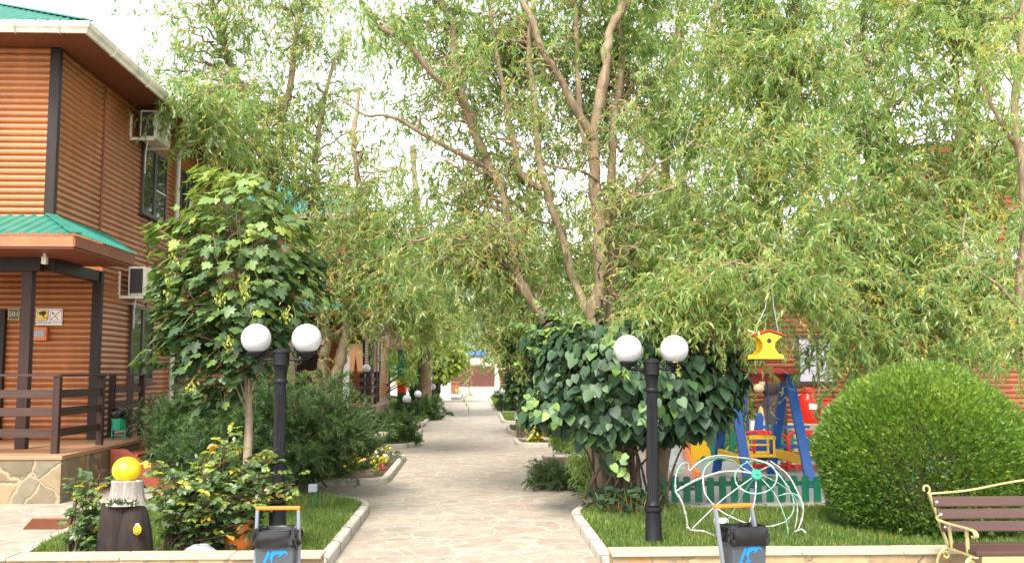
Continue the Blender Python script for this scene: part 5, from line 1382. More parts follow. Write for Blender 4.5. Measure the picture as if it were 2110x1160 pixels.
# ================================================================== PLANTS
def willow(label, base, stems, masses, seed,  leafL=.085, twigL=.75, K=14, yellow=.12, group=None, bare=.5, limb_r=.016, tr=8, lpn=2, name='curly_willow', mats=('willow', 'twig', 'bark_w'), strings=()):
    """curly willow: stems are pixel polylines at a depth, masses are clouds of foliage fed by curly branches"""
    t = thing(name, label, 'tree', base, group)
    rng = np.random.default_rng(seed)
    tk = FM(seed); nodes = []
    for (pts, r0, r1) in stems:
        W = [at(*p) if len(p) == 3 and p[2] > 3.0 else Vector(p[:3]) for p in pts]
        c = np.array([tuple(p) for p in catmull(W, 6)])
        n = len(c)
        wob = np.cumsum(rng.normal(0, r0 * .10, (n, 3)), 0); wob -= np.linspace(0, 1, n)[:, None] * wob[-1]
        c = c + wob * np.array([1, 1, .3])
        R = np.linspace(r0, r1, n) * (1 + .10 * rng.normal(0, 1, n))
        tk.tubes(c[None], R[None], tr, 0)
        nodes.append(np.c_[c, np.linspace(r0, r1, n)][n // 4:])
    nodes = np.concatenate(nodes)
    cr = FM(seed + 1)
    for ms in masses:
        px, py, rx, ry, Y, dY, nt = ms[:7]
        dens = ms[7] if len(ms) > 7 else 1.0
        tb = ms[8] if len(ms) > 8 else 0.0
        c = np.array(at(px, py, Y)); rad = np.array([rx * Y / FPX, dY, ry * Y / FPX])
        nc = max(2, int(nt / 8))
        q = rng.normal(0, 1, (nc, 3)); q = q / np.linalg.norm(q, axis=1, keepdims=True) * rng.uniform(0.1, 1, (nc, 1)) ** .45
        C = c + q * rad
        C[:, 2] = np.maximum(C[:, 2], .9)
        # limbs from the nearest stem to each cluster
        Kb = 14
        d = np.linalg.norm(nodes[None, :, :3] - C[:, None, :], axis=2) + 1.2 * np.maximum(0, nodes[None, :, 2] - C[:, None, 2] + .2)
        j = np.argmin(d + rng.uniform(0, .5, d.shape), 1)
        A = nodes[j, :3]; L = np.linalg.norm(C - A, axis=1)
        s = np.linspace(0, 1, Kb)[None, :, None]
        mid = (A + C) / 2 + np.c_[rng.normal(0, .12, (nc, 2)) * L[:, None], .18 * L]
        P = (1 - s) ** 2 * A[:, None] + 2 * s * (1 - s) * mid[:, None] + s ** 2 * C[:, None]
        ph = rng.uniform(0, 6.28, (nc, 3)); fr = rng.uniform(2, 5, (nc, 1))
        amp = np.clip(L * .05, .02, .09)[:, None, None] * np.sin(np.pi * s)
        P = P + amp * np.stack([np.sin(ph[:, :1] + fr * s[:, :, 0] * 6), np.sin(ph[:, 1:2] + fr * s[:, :, 0] * 5), np.sin(ph[:, 2:] + fr * s[:, :, 0] * 6)], -1)
        R = np.minimum(nodes[j, 3] * .5, limb_r * (.6 + .5 * np.minimum(L, 2)))[:, None] * np.linspace(1, .35, Kb)[None]
        cr.tubes(P, R, 5, 2, .5)
        # drooping curly twigs
        k = rng.integers(0, nc, nt)
        cl = .30 * Y / 13
        S = C[k] + rng.normal(0, 1, (nt, 3)) * np.array([cl, cl, cl * .7])
        # start most twigs somewhere on their limb
        use = rng.random(nt) < .45
        kk = rng.integers(Kb // 2, Kb, nt)
        S[use] = P[k[use], kk[use]]
        d0 = np.c_[rng.normal(0, 1, (nt, 2)), rng.normal(.1, .5, nt)]
        ln = twigL * rng.uniform(.45, 1.35, nt)
        Q = curl(rng, S, d0, ln, K, .85, .125, 2.8)
        cr.tubes(Q[:, ::1], np.linspace(.0042, .0018, K)[None] * Y / 13, 3, 1, .5)
        yel = rng.random(nt) < yellow
        tw = rng.normal(0, .10, nt) + tb
        bareT = rng.random(nt) < bare * .25
        sel = rng.random((nt, K - 2, lpn)) < dens
        sel[bareT] &= rng.random((bareT.sum(), K - 2, lpn)) < .15
        for m in range(lpn):
            I, J = np.nonzero(sel[:, :, m]); J2 = J + 1
            n = len(I)
            if n == 0: continue
            T = unit(Q[I, np.minimum(J2 + 1, K - 1)] - Q[I, J2 - 1])
            D = T * .55 + rng.normal(0, .50, (n, 3)) + np.array([0, 0, -.62])
            N = rng.normal(0, 1, (n, 3)) + np.array([0, -.2, .7])
            y_ = yel[I]
            tint = np.clip(.46 + rng.normal(0, .17, n) + tw[I] + .10 * J / K, 0.02, .86)
            tint = np.where(y_, np.clip(.92 + rng.normal(0, .04, n), .8, 1), tint)
            LL = leafL * rng.uniform(.6, 1.3, n) * np.where(y_, .55, 1)
            WL = LL * np.where(y_, .32, rng.uniform(.17, .27, n)); h_ = rng.random(n) < .5
            for q_, T_ in ((h_, T_CURL), (~h_, T_CURR)):
                cr.leaves(Q[I, J2][q_], D[q_], N[q_], LL[q_], WL[q_], tint[q_], T_)
    for (px, p0_, p1_, Y) in strings:          # hanging yellow catkin strings
        a0, a1 = np.array(at(px, p0_, Y)), np.array(at(px + 6, p1_, Y)); n = max(24, int(abs(p1_ - p0_) * Y / 26))
        f = np.linspace(0, 1, 12)[:, None]; ph = rng.uniform(0, 6)
        c = a0 + (a1 - a0) * f + .022 * np.c_[np.sin(f[:, 0] * 11 + ph), np.cos(f[:, 0] * 9 + ph), np.zeros(12)]
        cr.tubes(c[None], np.linspace(.004, .002, 12)[None] * Y / 13, 3, 1)
        k = rng.uniform(0, 10.99, n); k0 = k.astype(int); P = c[k0] + (c[k0 + 1] - c[k0]) * (k - k0)[:, None]
        LL = .034 * Y / 12 * rng.uniform(.7, 1.3, n)
        cr.leaves(P, np.c_[rng.normal(0, 1, (n, 2)), rng.normal(-.5, .4, n)], rng.normal(0, 1, (n, 3)), LL, LL * .45, rng.uniform(.86, .97, n))
    tk.build('trunk', [M[mats[2]]], t, True)
    cr.build('crown', [M[mats[0]], M[mats[1]], M[mats[2]]], t)
    return t

# ---- the big many-stemmed willow right of the path
YC = 12.7
bC = gnd(1292, 1042, .06)
stemsC = [
    ([(1252, 1042, YC), (1240, 960, YC), (1205, 830, YC), (1180, 745, YC - .05), (1150, 688, YC - .1), (1086, 603, YC - .2), (1062, 552, YC - .2), (1046, 452, YC - .2), (1026, 374, YC - .2), (1001, 326, YC - .2), (971, 241, YC - .2), (941, 139, YC - .3), (938, 60, YC - .3), (914, 0, YC - .3), (900, -90, YC - .3)], .084, .032),
    ([(998, 322, YC - .2), (958, 222, YC - .4), (923, 187, YC - .6), (881, 142, YC - .8), (839, 92, YC - .9), (784, 56, YC - 1), (745, 3, YC - 1.1), (735, -40, YC - 1.1)], .055, .02),
    ([(1001, 345, YC - .2), (941, 314, YC - .5), (881, 283, YC - .8), (821, 247, YC - 1), (790, 240, YC - 1), (755, 238, YC - 1.1), (700, 205, YC - 1.2)], .038, .012),
    ([(1275, 1040, YC + .1), (1262, 900, YC + .1), (1240, 760, YC + .1), (1212, 665, YC + .2), (1176, 591, YC + .3), (1152, 500, YC + .3), (1128, 422, YC + .3), (1116, 338, YC + .3), (1104, 211, YC + .3), (1095, 121, YC + .3), (1098, 30, YC + .3), (1095, -80, YC + .3)], .082, .028),
    ([(1118, 390, YC + .3), (1074, 362, YC + .3), (1053, 289, YC + .3), (1038, 199, YC + .2), (1014, 60, YC + .1), (1000, -60, YC)], .05, .02),
    ([(1302, 1042, YC), (1296, 930, YC), (1265, 800, YC), (1236, 690, YC), (1229, 640, YC), (1234, 579, YC), (1231, 452, YC), (1226, 362, YC), (1223, 283, YC), (1240, 199, YC), (1250, 109, YC), (1261, 60, YC), (1288, 0, YC), (1300, -80, YC)], .115, .05),
    ([(1222, 285, YC), (1182, 217, YC - .2), (1158, 163, YC - .3), (1122, 103, YC - .4), (1098, 36, YC - .5), (1074, -10, YC - .5), (1065, -80, YC - .5)], .06, .03),
    ([(1225, 330, YC), (1203, 289, YC + .2), (1191, 181, YC + .3), (1188, 60, YC + .3), (1185, -60, YC + .3)], .05, .03),
    ([(1233, 480, YC), (1250, 462, YC - .2), (1297, 404, YC - .5), (1351, 344, YC - .7), (1393, 320, YC - .8), (1430, 290, YC - .8)], .030, .012),
    ([(1297, 404, YC - .5), (1345, 400, YC - .7), (1400, 380, YC - .8), (1440, 352, YC - .9), (1484, 344, YC - 1)], .022, .009),
    ([(1230, 372, YC), (1195, 352, YC - .3), (1150, 345, YC - .5), (1105, 330, YC - .6), (1060, 290, YC - .7)], .024, .010),
    ([(1262, 760, YC + .3), (1256, 660, YC + .4), (1262, 560, YC + .5), (1256, 400, YC + .6), (1265, 250, YC + .6), (1280, 120, YC + .7), (1275, -40, YC + .7)], .085, .04),
    ([(1345, 1042, YC), (1362, 960, YC - .1), (1390, 860, YC - .2), (1440, 770, YC - .3), (1478, 715, YC - .4), (1520, 650, YC - .5), (1554, 584, YC - .5), (1578, 516, YC - .5), (1584, 430, YC - .5), (1600, 350, YC - .5), (1625, 250, YC - .5), (1630, 120, YC - .5), (1650, -60, YC - .5)], .125, .035),
    ([(1500, 678, YC - .45), (1512, 620, YC - .3), (1522, 570, YC - .2), (1540, 494, YC - .2), (1576, 389, YC - .2), (1590, 300, YC - .2), (1560, 180, YC - .2), (1570, 40, YC - .2), (1560, -60, YC - .2)], .075, .025),
    ([(1565, 570, YC - .5), (1575, 560, 11.3), (1588, 556, 10.33), (1608, 548, 9.9)], .024, .008),
    ([(1578, 540, YC - .5), (1625, 545, YC - 1.1), (1652, 560, YC - 1.4), (1668, 600, YC - 1.5), (1686, 622, YC - 1.5), (1680, 660, YC - 1.5), (1664, 700, YC - 1.5), (1640, 722, YC - 1.5)], .016, .005),
    ([(1590, 420, YC - .5), (1540, 380, YC - 1), (1500, 330, YC - 1.2), (1470, 312, YC - 1.3), (1445, 300, YC - 1.3)], .020, .006),
    ([(1560, 575, YC - .5), (1600, 560, YC - .9), (1625, 550, YC - 1.1), (1660, 530, YC - 1.3)], .028, .01),
]
mC = [(920, -40, 140, 50, 12.4, .7, 90), (1180, -40, 180, 50, 13.2, .8, 170), (1400, -30, 130, 50, 12.8, .8, 130), (1600, -30, 140, 50, 12.2, .8, 150), (1560, 20, 110, 40, 12.6, .6, 70), (1120, 160, 120, 110, 14.2, .6, 120), (1000, 60, 120, 80, 14.0, .6, 90), (1250, 200, 100, 110, 14.2, .6, 90), (1600, 60, 110, 70, 12.6, .6, 90), (1620, 230, 120, 80, 12.6, .6, 90), (1080, 350, 100, 100, 12.0, .4, 40, .14), (1180, 260, 100, 80, 12.0, .4, 34, .14), (1000, 470, 120, 70, 11.9, .4, 46, .16), (1250, 470, 80, 60, 12.0, .3, 26, .14), (900, 330, 80, 70, 11.6, .4, 26, .16), (1340, 380, 80, 60, 11.8, .3, 24, .16), (1592, 535, 50, 25, 10.5, .3, 36), (1010, 200, 90, 90, 11.9, 0.4, 24, 0.4), (1110, 240, 100, 90, 11.9, 0.4, 28, 0.4), (1190, 410, 90, 70, 11.9, 0.3, 26, 0.3), (1030, 460, 110, 60, 11.8, 0.4, 56, 0.45), (1150, 120, 110, 80, 12.0, 0.4, 28, 0.5), (960, 130, 90, 80, 11.8, 0.4, 56, 0.6), (1270, 240, 80, 90, 12.0, 0.4, 28, 0.5), (900, 60, 150, 80, 12.9, 0.7, 160), (800, 40, 90, 60, 11.6, 0.6, 56), (880, 230, 120, 80, 13.1, 0.7, 72, 0.8), (1010, 130, 130, 110, 13.5, 0.7, 192), (1120, 60, 130, 90, 13.5, 0.7, 184), (1230, 70, 120, 100, 13.7, 0.7, 176),
      (960, 400, 130, 90, 13.2, 0.7, 150, 0.8), (1040, 300, 120, 90, 13.3, 0.7, 150, 0.8), (1160, 250, 110, 90, 13.7, 0.7, 104, 0.75), (860, 520, 130, 60, 12.9, 0.7, 150, 0.85), (980, 545, 130, 60, 13.1, 0.7, 170), (1100, 540, 110, 70, 13.2, 0.7, 130, 0.8),
      (1310, 180, 110, 110, 13.7, 0.7, 152), (1290, 360, 90, 90, 13.5, 0.7, 100, 0.8), (1180, 420, 110, 70, 13.3, 0.7, 90, 0.7), (1320, 520, 100, 70, 13.3, 0.7, 130), (1400, 440, 90, 90, 12.3, 0.8, 170), (1430, 590, 90, 55, 11.3, 0.5, 210, 1, 0.12), (1360, 620, 70, 40, 11.2, 0.4, 90, 1, 0.12),
      (1540, 120, 120, 110, 12, 0.8, 201, 1, 0.04), (1640, 120, 130, 110, 12, 0.9, 223, 1, 0.04), (1560, 330, 120, 110, 11.8, 0.8, 223, 1, 0.06), (1660, 320, 110, 120, 11.8, 0.9, 223, 1, 0.08), (1640, 500, 110, 80, 11.6, 0.8, 220, 1, 0.04), (1520, 480, 90, 80, 11.7, 0.6, 200, 1, 0.08), (1480, 640, 70, 45, 11.2, 0.4, 110, 1, 0.1), (1680, 600, 80, 60, 11.4, 0.5, 80)]
willow('large many-stemmed curly willow rising from the broad-leaved bush right of the path', (bC.x, bC.y, .05), stemsC, mC, 11, .098, .70, yellow=.10, strings=[(1685, 225, 400, 11.2), (1650, 250, 385, 11.3), (1640, 60, 190, 11.4), (1668, 70, 200, 11.3), (1488, 690, 775, 10.9), (1455, 640, 735, 10.8), (1385, 640, 720, 9.3), (1395, 735, 775, 9.25), (1560, 300, 420, 11.2), (1610, 420, 520, 11.1), (1520, 180, 330, 11.4), (1430, 560, 660, 10.9)])
# ---- willows behind
stemsA = [([(600, 900, 24), (588, 700, 24), (575, 520, 24), (560, 370, 24), (548, 300, 24), (520, 240, 24), (508, 180, 24), (480, 120, 24), (455, 60, 24), (430, -20, 24)], .22, .06),
          ([(562, 380, 24), (578, 260, 23.8), (600, 160, 23.6), (615, 60, 23.5), (640, -40, 23.5)], .11, .04), ([(520, 250, 24), (480, 200, 22.5), (445, 180, 20.5), (420, 190, 18.5), (400, 205, 17.2)], .07, .015), ([(585, 640, 24), (630, 500, 24), (650, 380, 24), (660, 250, 24), (690, 120, 24)], .12, .04)]
mA = [(480, -20, 160, 50, 23.5, 1.4, 80, .85), (660, -10, 90, 40, 23.5, 1.4, 40, .8), (420, 195, 45, 30, 17.3, 0.4, 52, 1, -0.02), (455, 255, 45, 40, 17.9, 0.5, 79, 1, -0.05), (495, 310, 40, 30, 18.5, 0.5, 61, 1, -0.05), (420, 60, 110, 70, 23.5, 1.6, 114, 0.85), (540, 50, 130, 80, 24, 1.8, 167, 0.85), (650, 80, 90, 80, 24, 1.8, 96, 0.75), (380, 150, 80, 60, 23, 1.2, 79, 0.85), (480, 190, 110, 70, 23.5, 1.6, 140), (600, 210, 110, 80, 24, 1.8, 132, 0.85), (410, 255, 70, 45, 22, 1.0, 114, 1, -0.05), (520, 300, 120, 60, 23, 1.6, 167), (650, 320, 110, 80, 24, 1.8, 114, 0.85), (600, 400, 90, 60, 24, 1.6, 110), (710, 200, 80, 80, 24, 1.6, 56, 0.7), (700, 420, 70, 70, 24, 1.4, 70, 0.8)]
willow('tall curly willow leaning over the eave of the near lodge', (at(600, 850, 24).x, 24, .0), stemsA, mA, 23, .15, 1.3, yellow=.14, limb_r=.024, strings=[(570, 200, 330, 22), (545, 210, 300, 22), (605, 280, 400, 22), (460, 290, 380, 20), (640, 60, 160, 22)])
stemsB = [([(648, 905, 20.5), (660, 820, 20.5), (665, 740, 20.5), (668, 690, 20.5), (655, 640, 20.5), (630, 600, 20.5)], .15, .06), ([(668, 900, 20.5), (684, 800, 20.4), (700, 735, 20.3), (712, 690, 20.3), (718, 640, 20.3), (710, 590, 20.3), (728, 480, 20.3), (735, 400, 20.3), (725, 300, 20.3), (740, 180, 20.3)], .15, .04),
          ([(714, 676, 20.3), (740, 682, 20.1), (760, 702, 20), (785, 690, 19.9), (808, 684, 19.8)], .045, .02), ([(712, 672, 20.3), (690, 690, 20.1), (672, 694, 20), (664, 712, 19.9)], .055, .04), ([(710, 590, 20.3), (690, 560, 20), (700, 520, 19.8), (680, 470, 19.6)], .05, .02), ([(715, 610, 20.3), (760, 560, 20), (800, 520, 19.8), (850, 500, 19.6)], .05, .015)]
mB = [(690, 520, 70, 60, 20, 1.0, 80), (770, 430, 100, 70, 20, 1.2, 150, 0.9), (780, 545, 80, 55, 19.5, 1.0, 110, 0.9), (860, 585, 80, 50, 19.5, 1.0, 150), (735, 610, 60, 40, 20, 0.8, 60), (780, 320, 90, 70, 20.3, 1.2, 90, 0.7), (850, 640, 60, 35, 19.8, 0.8, 80), (650, 600, 40, 50, 20, 0.8, 40), (655, 770, 25, 40, 20.1, 0.5, 20), (820, 455, 70, 50, 20, 0.8, 70)]
willow('curly willow with two twisted trunks rising from the left junipers', (at(665, 900, 20.5).x, 20.5, .0), stemsB, mB, 37, .13, 1.0, yellow=.14, limb_r=.02)
stemsH = [([(1350, 900, 19), (1345, 700, 19), (1339, 531, 19), (1354, 446, 19), (1366, 386, 19), (1375, 241, 19), (1387, 157, 19), (1405, 48, 19), (1420, -60, 19)], .15, .06), ([(1354, 446, 19), (1420, 330, 18.8), (1460, 200, 18.7), (1470, 60, 18.7), (1490, -60, 18.7)], .10, .05), ([(1375, 241, 19), (1330, 140, 19.2), (1320, 20, 19.3)], .06, .03)]
mH = [(1350, 60, 110, 90, 19, 1.4, 120, 1, -0.1), (1450, 80, 110, 100, 19, 1.4, 144, 1, -0.1), (1400, 230, 110, 100, 19, 1.4, 152, 1, -0.12), (1490, 260, 90, 110, 18.8, 1.3, 128, 1, -0.1), (1310, 300, 90, 90, 19.2, 1.2, 110, 1, -0.12), (1400, 420, 110, 80, 19, 1.4, 160, 1, -0.12), (1480, 480, 90, 80, 18.8, 1.2, 140, 1, -0.1), (1290, 480, 80, 80, 19.2, 1.2, 120, 1, -0.12), (1180, 540, 90, 70, 19.5, 1.2, 130, 1, -0.12), (1240, 600, 90, 50, 19.2, 1.2, 130, 1, -0.12), (1380, 560, 90, 60, 19, 1.2, 110, 1, -0.12), (1560, 600, 70, 60, 19, 1, 70, 1, -0.1)]
willow('dense dark willow standing directly behind the many-stemmed willow', (at(1350, 900, 19).x, 19, 0), stemsH, mH, 41, .14, 1.1, yellow=.05, limb_r=.022)
stemsE = [([(1985, 900, 16.5), (1990, 640, 16.5), (1985, 480, 16.5), (1992, 340, 16.5), (1985, 230, 16.5), (2012, 180, 16.5), (2020, 80, 16.5), (2010, -40, 16.5)], .13, .06), ([(1988, 560, 16.5), (1960, 420, 16.3), (1975, 260, 16.2), (1960, 100, 16.2), (1970, -40, 16.2)], .10, .05), ([(1986, 520, 16.5), (1900, 400, 16), (1830, 330, 15.7), (1780, 240, 15.5), (1760, 100, 15.5)], .07, .02), ([(1990, 660, 16.5), (1900, 600, 16), (1840, 570, 15.6), (1780, 560, 15.4)], .05, .02)]
mE = [(1800, -20, 130, 50, 15.6, .9, 130), (1960, -20, 130, 45, 15.8, .9, 100), (2080, -10, 90, 50, 15.6, .8, 80), (1735, 715, 45, 38, 14.2, .4, 60), (1800, 300, 110, 80, 16.0, .7, 90), (1940, 400, 90, 60, 15.6, .7, 70), (1790, 80, 110, 90, 15.5, 1.2, 136), (1900, 60, 110, 80, 16, 1.2, 108, 0.85), (2030, 60, 110, 90, 16, 1.2, 129), (1760, 230, 90, 90, 15.3, 1.1, 122), (1850, 220, 90, 80, 15.8, 1.1, 79, 0.8), (1790, 370, 110, 70, 15.3, 1.1, 151, 1, -0.06), (1740, 470, 90, 60, 15.0, 0.9, 190, 1, -0.05), (1850, 480, 100, 60, 15.2, 1.0, 170, 1, -0.05), (1960, 470, 90, 70, 15.8, 1.0, 110, 0.9), (2060, 400, 80, 90, 15.8, 1.0, 108), (1790, 580, 100, 50, 14.8, 0.8, 170), (1880, 640, 100, 50, 14.6, 0.8, 170), (1990, 600, 100, 60, 15, 0.9, 170), (2080, 560, 70, 80, 15, 0.8, 110), (1740, 680, 70, 45, 14.6, 0.7, 110), (1830, 715, 60, 30, 14.4, 0.6, 70, 1, 0.05), (1960, 710, 70, 35, 14.6, 0.6, 80), (2060, 690, 60, 50, 14.6, 0.6, 80), (1950, 170, 60, 60, 16, 1, 43, 0.8), (2070, 230, 70, 70, 15.6, 0.9, 79, 0.9), (1930, 300, 80, 50, 15.6, 0.9, 50, 0.8), (2085, 330, 60, 50, 15.6, 0.8, 64), (1880, 130, 80, 60, 15.6, 0.9, 50, 0.8)]
willow('wide curly willow spreading over the clipped round shrub', (at(1985, 900, 16.5).x, 16.5, 0), stemsE, mE, 53, .135, 1.0, yellow=.14, limb_r=.02, strings=[(1760, 620, 740, 14), (1815, 640, 720, 14), (1905, 700, 775, 13.6), (1930, 690, 760, 13.8), (1725, 610, 700, 14), (2040, 420, 520, 14.5), (1850, 560, 640, 14)])
stemsF = [([(2150, 1060, 10.6), (2140, 850, 10.6), (2108, 720, 10.6), (2100, 600, 10.5), (2105, 480, 10.4), (2098, 330, 10.3), (2085, 250, 10.3), (2105, 120, 10.3), (2110, -50, 10.3)], .085, .035), ([(2102, 640, 10.5), (2060, 590, 10.3), (2020, 560, 10.2), (1985, 500, 10.2), (1990, 440, 10.2)], .024, .008), ([(2095, 300, 10.3), (2060, 250, 10.1), (2030, 190, 10), (2010, 130, 10)], .03, .01)]
mF = [(2070, 130, 60, 45, 10, 0.4, 43, 1, 0.14), (2095, 660, 40, 40, 10.1, 0.35, 55, 1, 0.16), (2010, 520, 60, 60, 10.2, 0.4, 22, 0.5), (2075, 260, 50, 60, 10.2, 0.4, 20, 0.7, 0.05), (2080, 500, 50, 60, 10.3, 0.4, 24, 0.7), (2030, 30, 70, 50, 10, 0.5, 32, 1, 0.1), (2085, 730, 30, 25, 10, 0.3, 22, 1, 0.1)]
willow('slim curly willow at the right edge with pale fresh shoots', (at(2150, 1060, 10.6).x, 10.6, .05), stemsF, mF, 67, .088, .7, yellow=.10)
stemsG = [([(1090, 880, 26), (1080, 800, 26), (1075, 750, 26), (1062, 720, 26), (1078, 680, 26), (1075, 600, 26), (1085, 480, 26), (1090, 350, 26)], .2, .07), ([(1075, 745, 26), (1095, 690, 26), (1120, 600, 26), (1150, 480, 26)], .12, .05)]
mG = [(1060, 640, 60, 55, 25.5, 1.2, 110, 1, -0.06), (1010, 600, 50, 60, 25.5, 1.2, 110, 1, 0.02), (1120, 640, 70, 60, 26, 1.4, 130, 1, -0.1), (1060, 540, 90, 60, 26, 1.4, 130, 1, -0.05), (1150, 560, 80, 70, 26, 1.4, 120, 1, -0.1), (1060, 700, 40, 40, 25.5, 1, 70, 1, -0.06), (1110, 720, 40, 40, 26, 1, 70, 1, -0.1), (1000, 480, 90, 60, 26, 1.4, 120), (1100, 430, 90, 70, 26, 1.4, 110), (985, 650, 30, 35, 25.5, 0.9, 35)]
willow('willow with drooping foliage over the right edge of the far path', (at(1090, 880, 26).x, 26, .0), stemsG, mG, 71, .15, 1.3, yellow=.06, limb_r=.025)
stemsI = [([(878, 850, 36), (880, 700, 36), (870, 600, 36), (860, 450, 36), (850, 300, 36)], .25, .1), ([(878, 660, 36), (920, 560, 36), (960, 450, 36), (970, 350, 36)], .16, .06)]
mI = [(880, 600, 70, 50, 35, 1.8, 90, 1, 0.05), (935, 630, 45, 45, 35, 1.6, 90, 1, 0.06), (840, 640, 50, 50, 35, 1.6, 70, 1, 0.04), (930, 530, 80, 60, 36, 2, 100, 1, 0.04), (840, 520, 80, 70, 36, 2, 90), (930, 420, 90, 70, 36, 2, 90), (890, 690, 40, 30, 35, 1.2, 50, 1, 0.08), (960, 690, 25, 30, 35, 1, 30, 1, 0.06)]
willow('far pale willow arching over the left side of path before the pillar', (at(878, 850, 36).x, 36, .07), stemsI, mI, 83, .20, 1.7, yellow=.06, limb_r=.03)

# ---- maple
def maple():
    Y = 10.7; rng = np.random.default_rng(5)
    b = at(511, 1030, Y); t = thing('maple_tree', 'young maple with big lobed leaves behind the left lamp', 'tree', (b.x, Y, .05))
    tk = FM(1)
    c = np.array([tuple(p) for p in catmull([Vector((b.x, Y, .05)), at(510, 950, Y), at(513, 860, Y), at(509, 780, Y), at(505, 650, Y), at(500, 520, Y), at(498, 420, Y)], 6)])
    tk.tubes(c[None], np.linspace(.055, .016, len(c))[None], 10, 0)
    blobs = [(490, 420, 95, 65, .55), (430, 500, 90, 70, .6), (560, 500, 90, 75, .6), (480, 560, 140, 80, .75), (420, 620, 90, 80, .6), (570, 600, 90, 65, .6), (480, 680, 120, 80, .7), (400, 700, 65, 60, .4), (440, 770, 85, 65, .5), (600, 560, 70, 45, .4), (390, 450, 40, 40, .3), (350, 560, 40, 50, .3), (450, 372, 60, 35, .4), (520, 400, 50, 35, .35), (330, 480, 30, 30, .25), (310, 740, 30, 25, .25), (325, 520, 25, 20, .2), (660, 600, 30, 25, .2), (630, 470, 30, 25, .2), (345, 700, 30, 30, .25), (520, 720, 70, 50, .45), (360, 640, 45, 45, .3), (460, 830, 50, 30, .3), (420, 820, 50, 40, .35), (540, 660, 90, 60, .6), (600, 660, 50, 50, .4), (330, 600, 25, 50, .2), (640, 540, 30, 30, .25)]
    wts = np.array([bx[2] * bx[3] for bx in blobs], float); wts /= wts.sum()
    fm = FM(9); n = 3000
    k = rng.choice(len(blobs), n, p=wts)
    q = unit(rng.normal(0, 1, (n, 3))) * rng.uniform(.25, 1, (n, 1)) ** .4
    B = np.array([(*at(bx[0], bx[1], Y), bx[2] * Y / FPX, bx[4], bx[3] * Y / FPX) for bx in blobs])
    P = B[k, :3] + q * B[k][:, [3, 4, 5]]
    axis = np.array([b.x, Y])
    out = np.c_[P[:, :2] - axis, np.zeros(n)]; out = unit(out)
    D = out * .75 + rng.normal(0, .35, (n, 3)) + np.array([0, 0, -.55])
    N = out * .45 + np.array([0, 0, 1.0]) + rng.normal(0, .28, (n, 3))
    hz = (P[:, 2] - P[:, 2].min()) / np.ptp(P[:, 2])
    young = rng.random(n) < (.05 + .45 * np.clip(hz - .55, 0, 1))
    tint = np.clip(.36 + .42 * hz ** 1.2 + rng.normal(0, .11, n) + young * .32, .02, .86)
    L = rng.uniform(.075, .165, n) * np.where(young, .9, 1)
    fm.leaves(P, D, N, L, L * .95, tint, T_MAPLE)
    # inner limbs with leaf stalks
    m = 46; j = rng.integers(12, len(c) - 2, m); e = P[rng.integers(0, n, m)]; A = c[j]
    s = np.linspace(0, 1, 9)[None, :, None]; mid = (A + e) / 2 + np.array([0, 0, .12])
    tk.tubes((1 - s) ** 2 * A[:, None] + 2 * s * (1 - s) * mid[:, None] + s ** 2 * e[:, None], np.linspace(.013, .004, 9)[None], 5, 0)
    st = rng.integers(0, n, 700); S = P[st]; E = S - unit(D[st]) * .12 + np.array([0, 0, .02])
    fm.tubes(np.stack([E, (E + S) / 2 + np.array([0, 0, .008]), S], 1), .0022, 3, 1, .5)
    # hanging yellow-green seed clusters
    for (px, py, dy) in ((352, 568, -.5), (506, 575, -.9), (505, 600, -.92), (360, 530, -.5), (395, 790, -.6), (455, 610, -.9), (350, 600, -.4), (590, 640, -.8), (470, 700, -.9)):
        g = np.array(at(px, py, Y + dy)); n2 = 34
        Pp = g + np.c_[rng.normal(0, .03, (n2, 2)), rng.normal(-.02, .045, n2)]
        fm.leaves(Pp, np.c_[rng.normal(0, .5, (n2, 2)), -np.ones(n2)], rng.normal(0, 1, (n2, 3)), .05, .018, rng.uniform(.86, 1, n2))
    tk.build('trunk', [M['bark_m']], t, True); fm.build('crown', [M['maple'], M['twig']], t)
maple()

